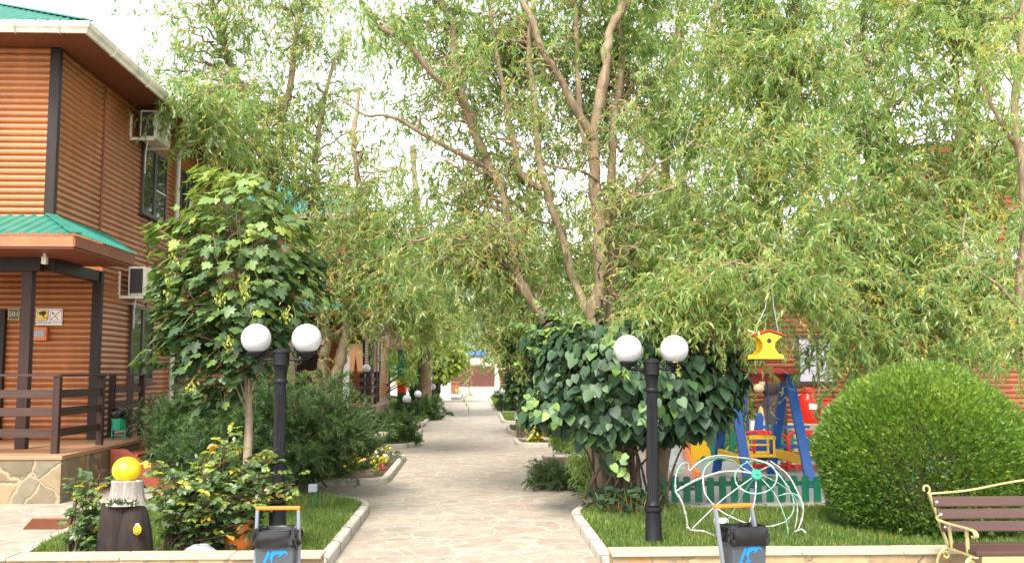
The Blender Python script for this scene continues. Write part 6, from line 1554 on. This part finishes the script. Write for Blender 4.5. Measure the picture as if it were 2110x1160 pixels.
# ---- broad-leaved bush at the foot of the big willow
def heart_bush():
    Y = 11.9; rng = np.random.default_rng(15)
    b = gnd(1300, 1050, .06)
    t = thing('broadleaf_bush', 'dense bush of large heart-shaped leaves round the willow trunks', 'bush', (b.x, Y, .05))
    blobs = [(1290, 700, 110, 45, .8), (1220, 760, 120, 80, .85), (1330, 800, 150, 95, .9), (1430, 800, 90, 100, .7), (1150, 830, 75, 50, .55), (1240, 865, 95, 45, .6), (1350, 865, 90, 45, .6), (1455, 830, 45, 38, .4), (1492, 800, 32, 48, .3), (1095, 705, 28, 16, .2), (1085, 850, 22, 16, .2), (1525, 780, 18, 18, .2), (1130, 675, 30, 16, .2), (1400, 690, 50, 22, .4), (1150, 720, 60, 35, .4), (1490, 760, 45, 40, .35), (1262, 930, 18, 35, .2), (1110, 845, 40, 30, .3), (1180, 690, 40, 25, .3)]
    B = np.array([(*at(x_, y_, Y + (.15 if y_ < 720 else -.1)), rx * Y / FPX, d, ry * Y / FPX) for x_, y_, rx, ry, d in blobs])
    wts = np.array([x_[2] * x_[3] for x_ in blobs], float); wts /= wts.sum()
    fm = FM(3); n = 3300
    k = rng.choice(len(blobs), n, p=wts)
    q = unit(rng.normal(0, 1, (n, 3)) * np.array([1, 1, .9])) * rng.uniform(.3, 1, (n, 1)) ** .35
    P = B[k, :3] + q * B[k][:, [3, 4, 5]]
    c0 = np.array([b.x, Y + .3, 1.0])
    out = unit((P - c0) * np.array([1, 1.0, .6]))
    D = out * .45 + rng.normal(0, .3, (n, 3)) + np.array([0, 0, -.95])
    N = out * 1.0 + np.array([0, 0, .6]) + rng.normal(0, .42, (n, 3))
    young = rng.random(n) < .07
    tint = np.where(young, rng.uniform(.80, 1, n), np.clip(.38 + rng.normal(0, .19, n), .02, .78))
    L = rng.uniform(.075, .19, n) * np.where(young, .75, 1)
    fm.leaves(P, D, N, L, L * .92, tint, T_HEART)
    st = rng.integers(0, n, 900); S = P[st]; E = S - unit(out[st]) * .09 + np.array([0, 0, .03])
    fm.tubes(np.stack([E, (E + S) / 2 + np.array([0, 0, .01]), S], 1), .0028, 3, 1)
    # trailing shoots with fresh pale leaves
    for (px, py) in ((1285, 955), (1140, 850), (1095, 830), (1260, 690), (1330, 850)):
        g = np.array(at(px, py, Y - .85)); m = 7
        Pp = g + np.c_[rng.normal(0, .05, (m, 2)), -np.arange(m) * .035 + .1]
        Dd = np.c_[rng.normal(0, .6, m), rng.normal(-.3, .2, m), -np.ones(m) * .8]
        fm.leaves(Pp, Dd, np.c_[rng.normal(0, .3, m), -np.ones(m), rng.uniform(.2, .8, m)], rng.uniform(.07, .12, m), rng.uniform(.07, .11, m), rng.uniform(.70, .93, m), T_HEART)
    # arching shoots that break the outline
    m = 34; k2 = rng.integers(0, n, m * 6); far = k2[np.argsort(-np.linalg.norm((P[k2] - c0) * np.array([1, .7, 1.2]), axis=1))][:m]
    Sh = curl(rng, P[far] - out[far] * .15, out[far] + rng.normal(0, .3, (m, 3)) + np.array([0, 0, .55]), rng.uniform(.35, .65, m), 10, .10, .10, 1.0)
    fm.tubes(Sh, np.linspace(.006, .0025, 10)[None], 4, 1)
    for j in range(2, 10):
        for sg in (-1, 1):
            T = unit(Sh[:, j] - Sh[:, j - 1]); sd = unit(np.cross(T, np.array([0, 0, 1.0]))) * sg
            LL = rng.uniform(.07, .15, m) * (1.1 - .06 * j)
            fm.leaves(Sh[:, j], sd * .8 + T * .35 + np.array([0, 0, -.5]) + rng.normal(0, .2, (m, 3)), np.array([0, -.3, 1.0]) + rng.normal(0, .35, (m, 3)), LL, LL * .9, np.clip(.40 + .055 * j + rng.normal(0, .12, m), 0, .96), T_HEART)
    fm.build('foliage', [M['heart'], M['twig_d']], t)
    sk = FM(8); m = 26
    e = P[rng.integers(0, n, m)]; A = np.c_[b.x + rng.normal(0, .22, m), 12.3 + rng.normal(0, .15, m), np.full(m, .05)]
    s = np.linspace(0, 1, 9)[None, :, None]; mid = np.c_[A[:, :2] * .8 + e[:, :2] * .2, e[:, 2] * .75]
    sk.tubes((1 - s) ** 2 * A[:, None] + 2 * s * (1 - s) * mid[:, None] + s ** 2 * e[:, None], np.linspace(.02, .006, 9)[None], 6, 0)
    sk.build('stems', [M['bark_d']], t, True)
    for (px, py, Ys) in ((1255, 1030, 12.0), (1290, 1048, 11.8), (1325, 1040, 11.9), (1275, 1062, 11.6), (1310, 1070, 11.5)):
        fm = FM(px); n = 34
        g = at(px, py, Ys); P = np.array((g.x, Ys, .2)) + np.c_[rng.normal(0, .13, n), rng.normal(0, .1, n), rng.uniform(-.06, .16, n)]
        L = rng.uniform(.08, .14, n)
        fm.leaves(P, np.c_[rng.normal(0, .8, (n, 2)), rng.normal(-.2, .2, n)], np.c_[rng.normal(0, .3, n), rng.normal(-.3, .3, n), np.ones(n)], L, L * .9, rng.uniform(.15, .6, n), T_HEART)
        S = P.copy(); E = np.tile(np.array([g.x, Ys, .045]), (n, 1))
        fm.tubes(np.stack([E, E * [.3, .3, .6] + S * [.7, .7, .4], S], 1), .003, 3, 1)
        tag(fm.build('seedling', [M['heart'], M['twig']]), 'low broad-leaved seedling in the grass under the heart-leaved bush', 'plant', 'seedlings at the foot of the bush')
heart_bush()

# ---- conifers
def clipped(label, c, rad, n, seed, L=.075, mat='thuja', lean=.6, lump=.05, cat='shrub', power=1.0, zmin=.05, name='clipped_conifer', shade=None, Wf=.42):
    rng = np.random.default_rng(seed); t = thing(name, label, cat, (c[0], c[1], max(0, c[2] - rad[2])))
    q = unit(rng.normal(0, 1, (n, 3)))
    r = rng.uniform(.80, 1.02, (n, 1)) ** 1.0
    lmp = 1 + lump * (np.sin(q[:, :1] * 5 + 1) * np.sin(q[:, 1:2] * 6 + 2) + np.sin(q[:, 2:] * 7) * .7 + .6 * np.sin(q[:, :1] * 13 + q[:, 2:] * 11))
    P = np.array(c) + np.sign(q) * np.abs(q) ** power * np.array(rad) * r * lmp
    out = unit(q / np.array(rad))
    D = out * .8 + np.array([0, 0, lean]) + rng.normal(0, .35, (n, 3))
    N = np.cross(out, rng.normal(0, 1, (n, 3)))
    ok = P[:, 2] > zmin; P, D, N, q = P[ok], D[ok], N[ok], q[ok]; n = len(P)
    fm = FM(seed); LL = L * rng.uniform(.6, 1.35, n)
    pat = .5 + .5 * np.sin(q[:, 0] * 4 + 1.3) * np.sin(q[:, 2] * 5 + q[:, 1] * 3)
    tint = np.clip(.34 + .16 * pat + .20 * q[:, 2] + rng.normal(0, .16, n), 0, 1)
    fm.leaves(P, D, N, LL, LL * Wf, tint, T_SPRAY)
    # inner branch skeleton
    m = 60; e = np.array(c) + unit(rng.normal(0, 1, (m, 3))) * np.array(rad) * .68; e[:, 2] = np.maximum(e[:, 2], .15)
    A = np.array([c[0], c[1], max(.03, c[2] - rad[2])])[None] + rng.normal(0, .04, (m, 3)) * np.array([1, 1, 0])
    s = np.linspace(0, 1, 7)[None, :, None]
    mid = (A + e) / 2 + np.array([0, 0, .1])
    fm.build('foliage', [M[mat]], t)
    sk = FM(seed + 5); sk.tubes((1 - s) ** 2 * A[:, None] + 2 * s * (1 - s) * mid[:, None] + s ** 2 * e[:, None], np.linspace(.025, .006, 7)[None], 5, 0); sk.build('branches', [M['bark_d']], t)
    return t
q = at(1900, 945, 10.4)
clipped('big clipped round thuja behind the bench', (q.x, 10.4, q.z + .0), (1.09, 1.08, .985), 95000, 4, .058, lump=.028, lean=.45, Wf=.55)
def juniper(label, c, R, H, n, seed, spread=1.0, mat='juniper', L=.10, tint=.0, name='juniper_bush', cat='juniper', el=(12, 55), dirs=None):
    """arching branches clothed in feathery sprays"""
    rng = np.random.default_rng(seed); t = thing(name, label, cat, tuple(c))
    az = rng.uniform(0, 2 * PI, n) if dirs is None else np.radians(rng.choice(dirs, n) + rng.normal(0, 25, n))
    e = np.radians(rng.uniform(*el, n)); K = 12
    ln = R / np.cos(np.radians(25)) * rng.uniform(.45, 1.08, n)
    d0 = np.c_[np.cos(az) * np.cos(e) * spread, np.sin(az) * np.cos(e), np.sin(e) * H / R * 1.3]
    S = np.array(c) + np.c_[rng.normal(0, .10 * R, (n, 2)), rng.uniform(.02, .25 * H, n)]
    Q = curl(rng, S, d0, ln, K, .16, .045, 1.2)
    Q[:, :, 2] = np.maximum(Q[:, :, 2], c[2] + .06)
    fm = FM(seed)
    fm.tubes(Q, np.linspace(.014, .003, K)[None], 4, 1)
    # side plumes along every branch, each a feather of small sprays
    ns = 9; I = np.repeat(np.arange(n), ns); J = np.tile(np.linspace(3, K - 1, ns).astype(int), n); m = len(I)
    T = unit(Q[I, J] - Q[I, J - 1]); sd = rng.normal(0, 1, (m, 3)) + np.array([0, 0, .25]); sd = unit(sd - T * np.sum(sd * T, 1, keepdims=True))
    pl = curl(rng, Q[I, J], T * .75 + sd * .8, R * rng.uniform(.14, .34, m) * (1.15 - .5 * J / K), 7, .10, .03, .8)
    fm.tubes(pl, np.linspace(.004, .0015, 7)[None], 3, 1)
    bt = .12 * rng.normal(0, 1, m)
    for k in range(0, 7):
        for r_ in range(5):
            k0 = max(k - 1, 0); f = rng.random(m)[:, None]
            P = pl[:, k0] * (1 - f) + pl[:, k] * f
            T2 = unit(pl[:, min(k + 1, 6)] - pl[:, k0]); s2 = rng.normal(0, 1, (m, 3)); s2 = unit(s2 - T2 * np.sum(s2 * T2, 1, keepdims=True))
            LL = L * rng.uniform(.6, 1.25, m) * (1.12 - .06 * k)
            fm.leaves(P, T2 * .75 + s2 * .65, s2 + rng.normal(0, .5, (m, 3)), LL, LL * .20, np.clip(.22 + .05 * k + .16 * (J / K) + bt + rng.normal(0, .12, m) + tint, 0, 1), T_SPRAY)
    fm.build('foliage', [M[mat], M['bark_d']], t)
    return t
q = gnd(640, 1016, .05)
juniper('large spreading dark juniper left of the path', (q.x - .30, q.y + .1, .05), 1.28, 1.3, 420, 3, L=.115, el=(22, 70))
juniper('dark juniper between the maple trunk and the big juniper', (at(585, 860, 15.2).x, 15.3, .05), 1.1, 1.35, 170, 13, L=.115, el=(20, 70))
juniper('upright grey-green juniper below the lodge windows', (at(385, 900, 15.0).x, 15.2, .05), .95, 1.45, 180, 23, L=.115, el=(30, 80), tint=.05)
juniper('loose dark juniper directly behind the rose bush', (at(465, 930, 13.3).x, 13.2, .05), .85, 1.15, 150, 33, L=.11, el=(20, 75), tint=-.03)
q = gnd(1160, 1003, .05)
juniper('low juniper spilling over the right kerb of the path', (q.x + .12, q.y + .25, .05), .62, .45, 130, 43, L=.06, el=(5, 40))
q = gnd(1062, 858, .1)
juniper('flat dark juniper beside the right globe light', (at(1065, 840, 41.5).x, 41.5, .12), 1.1, 1.2, 70, 53, L=.2, el=(5, 50))
q = at(865, 826, 33)
juniper('green ground juniper at the left path edge below the globe lights', (at(862, 830, 34).x, 34, .08), 1.0, .9, 60, 63, L=.16, tint=.12, el=(5, 50))
juniper('small round green cushion shrub on the left path corner', (at(830, 910, 23.2).x, 23.2, .05), .42, .28, 80, 73, L=.07, tint=.12, el=(5, 70))
juniper('feathery green shrub behind the yellow flowers', (at(690, 975, 17.5).x, 17.6, .05), .8, .5, 90, 83, L=.09, tint=.05, el=(5, 55))
juniper('low green shrub at the left path edge, between cushion shrub and lights', (at(800, 880, 27.8).x, 27.8, .05), .8, .5, 80, 93, L=.12, tint=.18, el=(5, 60))
def cone(label, px, pyb, pyt, Y, r, n, seed, mat='thuja', L=.13):
    b = at(px, 0, Y).x; z = gz(Y); zt = at(px, pyt, Y).z
    rng = np.random.default_rng(seed); t = thing('conifer', label, 'conifer', (b, Y, z))
    h = rng.uniform(0, 1, n); a = rng.uniform(0, 2 * PI, n)
    rr_ = r * (np.sin(np.clip(h * 1.0 + .12, 0, 1) * PI) ** .55) * (1 - h * .45) * rng.uniform(.7, 1.05, n) * (1 + .12 * np.sin(a * 5 + h * 9))
    P = np.c_[b + rr_ * np.cos(a), Y + rr_ * np.sin(a), z + .05 + (zt - z) * h]
    D = np.c_[np.cos(a) * .5, np.sin(a) * .5, np.ones(n)] + rng.normal(0, .3, (n, 3)); N = rng.normal(0, 1, (n, 3))
    fm = FM(seed); LL = L * rng.uniform(.6, 1.3, n); fm.leaves(P, D, N, LL, LL * .4, np.clip(.42 + rng.normal(0, .16, n) + .1 * np.sin(a * 3), 0, 1), T_SPRAY); fm.build('foliage', [M[mat]], t)
    mb = MB(); mb.tube([(b, Y, z), (b, Y, zt - .3)], [.06, .02], 7); mb.build('trunk', M['bark_d'], t)
    return t
cone('tall clipped green conifer column right of path by the blue bin', 1128, 900, 690, 26.0, .62, 9000, 1, L=.16)
cone('darker conifer column directly behind the broad-leaved bush', 1165, 930, 720, 20.5, .45, 6000, 2, L=.13)
cone('narrow dark cypress beside the white pillar', 895, 826, 740, 50, .42, 3000, 3, 'juniper', .25)
cone('small bushy conifer behind the pair of touching globe lights', 872, 832, 765, 44, .5, 2500, 4, 'juniper', .22)
# golden shrub, vine, lime tree, ground willow shoots
def leafy(label, name, cat, blobs, Y, n, mat, L, seed, tmpl=T_OVAL, Wf=.55, tint=(.5, .18), stem=None, droop=-.4, stem_r=.02):
    rng = np.random.default_rng(seed); B = np.array([(*at(x_, y_, Y + (b[5] if len(b) > 5 else 0)), b[2] * Y / FPX, b[4], b[3] * Y / FPX) for b in blobs for x_, y_ in [b[:2]]])
    zb = gz(Y); cx_ = B[:, 0].mean() if stem is None else at(stem, 0, Y).x
    t = thing(name, label, cat, (cx_, Y, zb))
    wts = np.array([b[2] * b[3] for b in blobs], float); wts /= wts.sum(); k = rng.choice(len(blobs), n, p=wts)
    q = unit(rng.normal(0, 1, (n, 3))) * rng.uniform(.15, 1, (n, 1)) ** .45
    P = B[k, :3] + q * B[k][:, [3, 4, 5]]; P[:, 2] = np.maximum(P[:, 2], zb + .06)
    D = q * .6 + rng.normal(0, .5, (n, 3)) + np.array([0, 0, droop]); N = q * .5 + np.array([0, -.2, .9]) + rng.normal(0, .4, (n, 3))
    fm = FM(seed); LL = L * rng.uniform(.6, 1.3, n); fm.leaves(P, D, N, LL, LL * Wf, np.clip(tint[0] + rng.normal(0, tint[1], n), 0, 1), tmpl)
    m = max(10, n // 40); e = P[rng.integers(0, n, m)]; A = np.c_[np.full(m, cx_) + rng.normal(0, stem_r * 2, m), np.full(m, Y) + rng.normal(0, stem_r * 2, m), np.full(m, zb + .02)]
    s = np.linspace(0, 1, 8)[None, :, None]; mid = np.c_[A[:, :2] * .75 + e[:, :2] * .25, e[:, 2] * .7 + zb * .3]
    fm.build('foliage', [M[mat]], t)
    sk = FM(seed + 1); sk.tubes((1 - s) ** 2 * A[:, None] + 2 * s * (1 - s) * mid[:, None] + s ** 2 * e[:, None], np.linspace(stem_r, stem_r * .25, 8)[None], 5, 0); sk.build('stems', [M['bark_d']], t)
    return t
leafy('golden-leaved small shrub by the right path bed', 'golden_shrub', 'shrub', [(1103, 890, 16, 22, .25)], 23.4, 380, 'rose', .12, 1, tint=(.78, .08), stem=1108)
leafy('climbing vine covering the willow trunk right of the far path', 'climbing_vine', 'vine', [(1062, 790, 20, 50, .35), (1052, 720, 16, 40, .3), (1075, 760, 18, 60, .35)], 25.5, 1500, 'heart', .15, 2, T_HEART, .9, (.55, .15), stem=1070)
leafy('bright yellow-green tree beside the white pillar', 'lime_tree', 'tree', [(880, 735, 55, 32, 1.4), (925, 728, 38, 28, 1.2), (850, 720, 40, 30, 1.2), (905, 765, 40, 22, 1.0), (945, 745, 22, 22, .8)], 50, 2600, 'lime', .30, 3, tint=(.6, .2), stem=893, stem_r=.06)
leafy('fresh green willow shoots at the foot of the broad-leaved bush', 'shoot_clump', 'plant', [(1215, 970, 45, 45, .35), (1190, 940, 25, 30, .25)], 13.6, 900, 'willow', .10, 4, T_LANCE, .2, (.68, .12), stem=1215, stem_r=.008)
leafy('pale yellowish conifer-like bush behind the swing', 'garden_shrub', 'shrub', [(1520, 830, 34, 60, .5), (1515, 905, 35, 35, .5)], 20.2, 1600, 'willow', .12, 5, T_LANCE, .25, (.62, .14), stem=1535, stem_r=.015)
leafy('green bush in front of the lodge foundation beside the wooden steps', 'garden_shrub', 'shrub', [(345, 905, 45, 55, .5), (300, 860, 35, 40, .35), (330, 830, 25, 25, .3)], 16.2, 900, 'maple', .11, 6, T_LANCE, .3, (.35, .15), stem=340, stem_r=.012)
leafy('leafy young tree between the far lodge and the play tower', 'young_tree', 'tree', [(772, 700, 22, 40, .7), (785, 745, 20, 30, .6), (842, 775, 18, 18, .6)], 42, 1300, 'willow', .24, 7, T_LANCE, .3, (.6, .15), stem=782, stem_r=.05)
# ---- roses
def roses(label, blobs, Y, n, seed, stems):
    rng = np.random.default_rng(seed); t = thing('rose_bush', label, 'rose bush', (at(stems[0], 0, Y).x, Y, .055))
    fm = FM(seed)
    B = np.array([(*at(b[0], b[1], Y), b[2] * Y / FPX, b[4], b[3] * Y / FPX) for b in blobs]); wts = np.array([b[2] * b[3] for b in blobs], float); wts /= wts.sum()
    nb = n // 9; k = rng.choice(len(blobs), nb, p=wts); q = unit(rng.normal(0, 1, (nb, 3))) * rng.uniform(.1, 1, (nb, 1)) ** .5
    E = B[k, :3] + q * B[k][:, [3, 4, 5]]; E[:, 2] = np.maximum(E[:, 2], .14)
    sx_ = np.array([at(s_, 0, Y).x for s_ in stems])
    A = np.c_[sx_[rng.integers(0, len(stems), nb)] + rng.normal(0, .03, nb), Y + rng.normal(0, .1, nb), np.full(nb, .05)]
    s = np.linspace(0, 1, 10)[None, :, None]; mid = np.c_[A[:, :2] * .6 + E[:, :2] * .4, E[:, 2] * .8 + .05]
    P = (1 - s) ** 2 * A[:, None] + 2 * s * (1 - s) * mid[:, None] + s ** 2 * E[:, None] + rng.normal(0, .008, (nb, 10, 3))
    big = rng.random(nb) < .16
    fm.tubes(P[big], np.linspace(.011, .004, 10)[None], 5, 1); fm.tubes(P[~big][:, 5:], np.linspace(.005, .002, 5)[None], 3, 1)
    # compound leaves: stalk with seven leaflets
    cc = np.repeat(np.arange(nb), 4); m = len(cc)
    f = rng.integers(5, 10, m); S = P[cc, f] + rng.normal(0, .03, (m, 3))
    hzt = np.clip((S[:, 2] - .2) / 1.0, 0, 1)
    ax = unit(np.c_[rng.normal(0, 1, (m, 2)), rng.normal(.1, .4, m)])
    up = np.array([0, -.25, 1.0]) + rng.normal(0, .3, (m, 3)); side = unit(np.cross(up, ax))
    tb = np.clip(.32 + .26 * hzt + rng.normal(0, .16, m) + (rng.random(m) < .10) * .34 - .03, 0, .95)
    sz = rng.uniform(.7, 1.25, m)[:, None]
    for i, (u, v) in enumerate([(.03, 1), (.03, -1), (.055, 1), (.055, -1), (.08, 1), (.08, -1), (.09, 0)]):
        L = .056 * sz[:, 0] * rng.uniform(.8, 1.2, m)
        fm.leaves(S + ax * u * sz, ax * (.45 if v else 1) + side * v * .9 + rng.normal(0, .12, (m, 3)) + np.array([0, 0, -.2]), up + rng.normal(0, .25, (m, 3)), L, L * .62, np.clip(tb + rng.normal(0, .05, m), 0, 1), T_OVAL)
    fm.build('foliage', [M['rose'], M['twig_d']], t)
roses('sprawling rose bush with yellow-tinged leaves between the stump and lamp', [(430, 990, 80, 50, .35), (380, 1040, 70, 55, .35), (470, 1050, 90, 55, .35), (545, 1000, 60, 50, .3), (590, 1010, 40, 28, .25), (470, 920, 35, 38, .2), (340, 1000, 40, 35, .25), (560, 930, 30, 25, .2), (430, 1090, 90, 25, .3), (350, 965, 35, 22, .2)], 9.25, 2500, 3, [400, 430, 470, 380])
roses('small rose bush left of the dark stump', [(185, 1060, 35, 50, .2), (170, 1000, 22, 20, .12), (205, 985, 18, 18, .1), (195, 1100, 40, 20, .2)], 8.7, 420, 4, [190, 200])
# ---- grass, flowers, litter
def blades(name, poly, n, h, seed, z=.055, avoid=None):
    rng = np.random.default_rng(seed); xs = np.array([p.x for p in poly]); ys = np.array([p.y for p in poly])
    X = rng.uniform(xs.min(), xs.max(), n * 2); Yy = rng.uniform(ys.min(), ys.max(), n * 2)
    ins = np.zeros(len(X), bool); m = len(xs)
    for i in range(m):
        j = (i + 1) % m
        c = ((ys[i] > Yy) != (ys[j] > Yy)) & (X < (xs[j] - xs[i]) * (Yy - ys[i]) / (ys[j] - ys[i] + 1e-12) + xs[i]); ins ^= c
    patch = np.sin(X * 3.1 + 1) * np.sin(Yy * 2.7) + .5 * np.sin(X * 7 + Yy * 5)
    X, Yy, patch = X[ins], Yy[ins], patch[ins]; k = len(X)
    gzv = np.maximum(0, Yy - 25) * .006
    P = np.c_[X, Yy, gzv + z]; D = np.c_[rng.normal(0, .38, (k, 2)), np.ones(k)]
    L = h * rng.uniform(.5, 1.3, k) * (1 + .2 * patch)
    fm = FM(seed); fm.leaves(P, D, rng.normal(0, 1, (k, 3)), L, L * .10 + .003, np.clip(.5 + .12 * patch + rng.normal(0, .2, k), 0, 1), T_BLADE)
    tag(fm.build(name, [M['grass']]), kind='stuff')
V2 = lambda pts: [Vector((a, b, 0)) for a, b in pts]
blades('grass', L1, 52000, .075, 1)
blades('grass', R1, 90000, .075, 2)
blades('grass', L3, 9000, .09, 3); blades('grass', L4, 9000, .10, 4); blades('grass', L5, 9000, .12, 5); blades('grass', R4, 9000, .10, 6); blades('grass', R5, 9000, .12, 7); blades('grass', L6, 9000, .15, 8); blades('grass', R6, 9000, .15, 9)
blades('grass', V2([(-4.9, 15.4), (-2.1, 15.4), (-2.1, 19.7), (-4.9, 19.7)]), 22000, .11, 10)
blades('grass', V2([(-6.0, 17.8), (-4.9, 17.8), (-4.9, 22), (-6.0, 22)]), 9000, .12, 11, 0.0)
blades('grass', V2([(-1.45, 12.2), (-2.0, 13.2), (-2.6, 13.2), (-2.0, 11.8)]), 1500, .13, 12)
rng = np.random.default_rng(77)
rr = random.Random(5)
for k in range(46):
    x = rr.uniform(-2.35, -1.5); y = rr.uniform(15.6, 19.6)
    fm = FM(100 + k); n = 16; h = rr.uniform(.16, .36)
    P = np.c_[np.full(n, x) + fm.rng.normal(0, .03, n), np.full(n, y) + fm.rng.normal(0, .03, n), fm.rng.uniform(.06, h, n)]
    fm.leaves(P, np.c_[fm.rng.normal(0, .7, (n, 2)), fm.rng.uniform(.1, .8, n)], fm.rng.normal(0, 1, (n, 3)), .09, .022, fm.rng.uniform(.3, .7, n), T_LANCE, 0)
    S = np.array([[x, y, .055]]); E = np.array([[x, y, h]]); fm.tubes(np.stack([S, (S + E) / 2, E], 1), .004, 3, 0, .4)
    c = rr.choice([.0, .1, .4, .5, .75, .9, .2, .3, .45, 1.0]); n = 22
    P = np.c_[np.full(n, x) + fm.rng.normal(0, .028, n), np.full(n, y) + fm.rng.normal(0, .028, n), np.full(n, h) + fm.rng.normal(0, .03, n)]
    fm.leaves(P, fm.rng.normal(0, 1, (n, 3)), fm.rng.normal(0, 1, (n, 3)) + np.array([0, -.5, .5]), .045, .045, np.full(n, c), T_OVAL, 1)
    o = fm.build('snapdragon', [M['grass'], M['petal']])
    tag(o, 'snapdragon flower growing in the soil bed at the left path edge', 'flower', 'snapdragons in the path-side flower bed')
n = 2600
X = rng.uniform(-1.3, 1.2, n); Yy = 8 + 30 * rng.uniform(0, 1, n) ** 1.5
fm = FM(1); fm.leaves(np.c_[X, Yy, np.maximum(0, Yy - 25) * .006 + .006], np.c_[rng.normal(0, 1, (n, 2)), np.zeros(n)], np.c_[rng.normal(0, .2, (n, 2)), np.ones(n)], rng.uniform(.012, .035, n), rng.uniform(.005, .012, n), rng.random(n), T_LANCE)
tag(fm.build('fallen_leaves', [M['litter']]), kind='stuff')
# ---- the wood beyond the plot
def wood_far():
    rng = np.random.default_rng(9); fm = FM(2)
    for i in range(150):
        Y = rng.uniform(112, 175); x = rng.uniform(-75, 75)
        if abs(x - .5) < 4 and Y < 150: continue
        h = rng.uniform(4, 9) * (.45 if abs(x - .6) < 5 else 1); n = 420
        q = unit(rng.normal(0, 1, (n, 3))) * rng.uniform(.3, 1, (n, 1)) ** .4
        P = np.array([x, Y, h * .55]) + q * np.array([h * .42, h * .42, h * .5]) * (1 + .15 * np.sin(q[:, :1] * 6 + i))
        P[:, 2] = np.maximum(P[:, 2], .2)
        fm.leaves(P, q + rng.normal(0, .5, (n, 3)), q + np.array([0, 0, .6]), rng.uniform(.5, 1.0, n), rng.uniform(.3, .6, n), np.clip(.45 + .1 * rng.normal() + rng.normal(0, .15, n), 0, 1), T_OVAL)
        s = np.linspace(0, 1, 3)[None, :, None]
        fm.tubes(np.array([[[x, Y, 0], [x, Y, h * .3], [x, Y, h * .6]]]), .15, 5, 1)
    tag(fm.build('distant_wood', [M['far_leaf'], M['bark_d']]), kind='stuff')
wood_far()
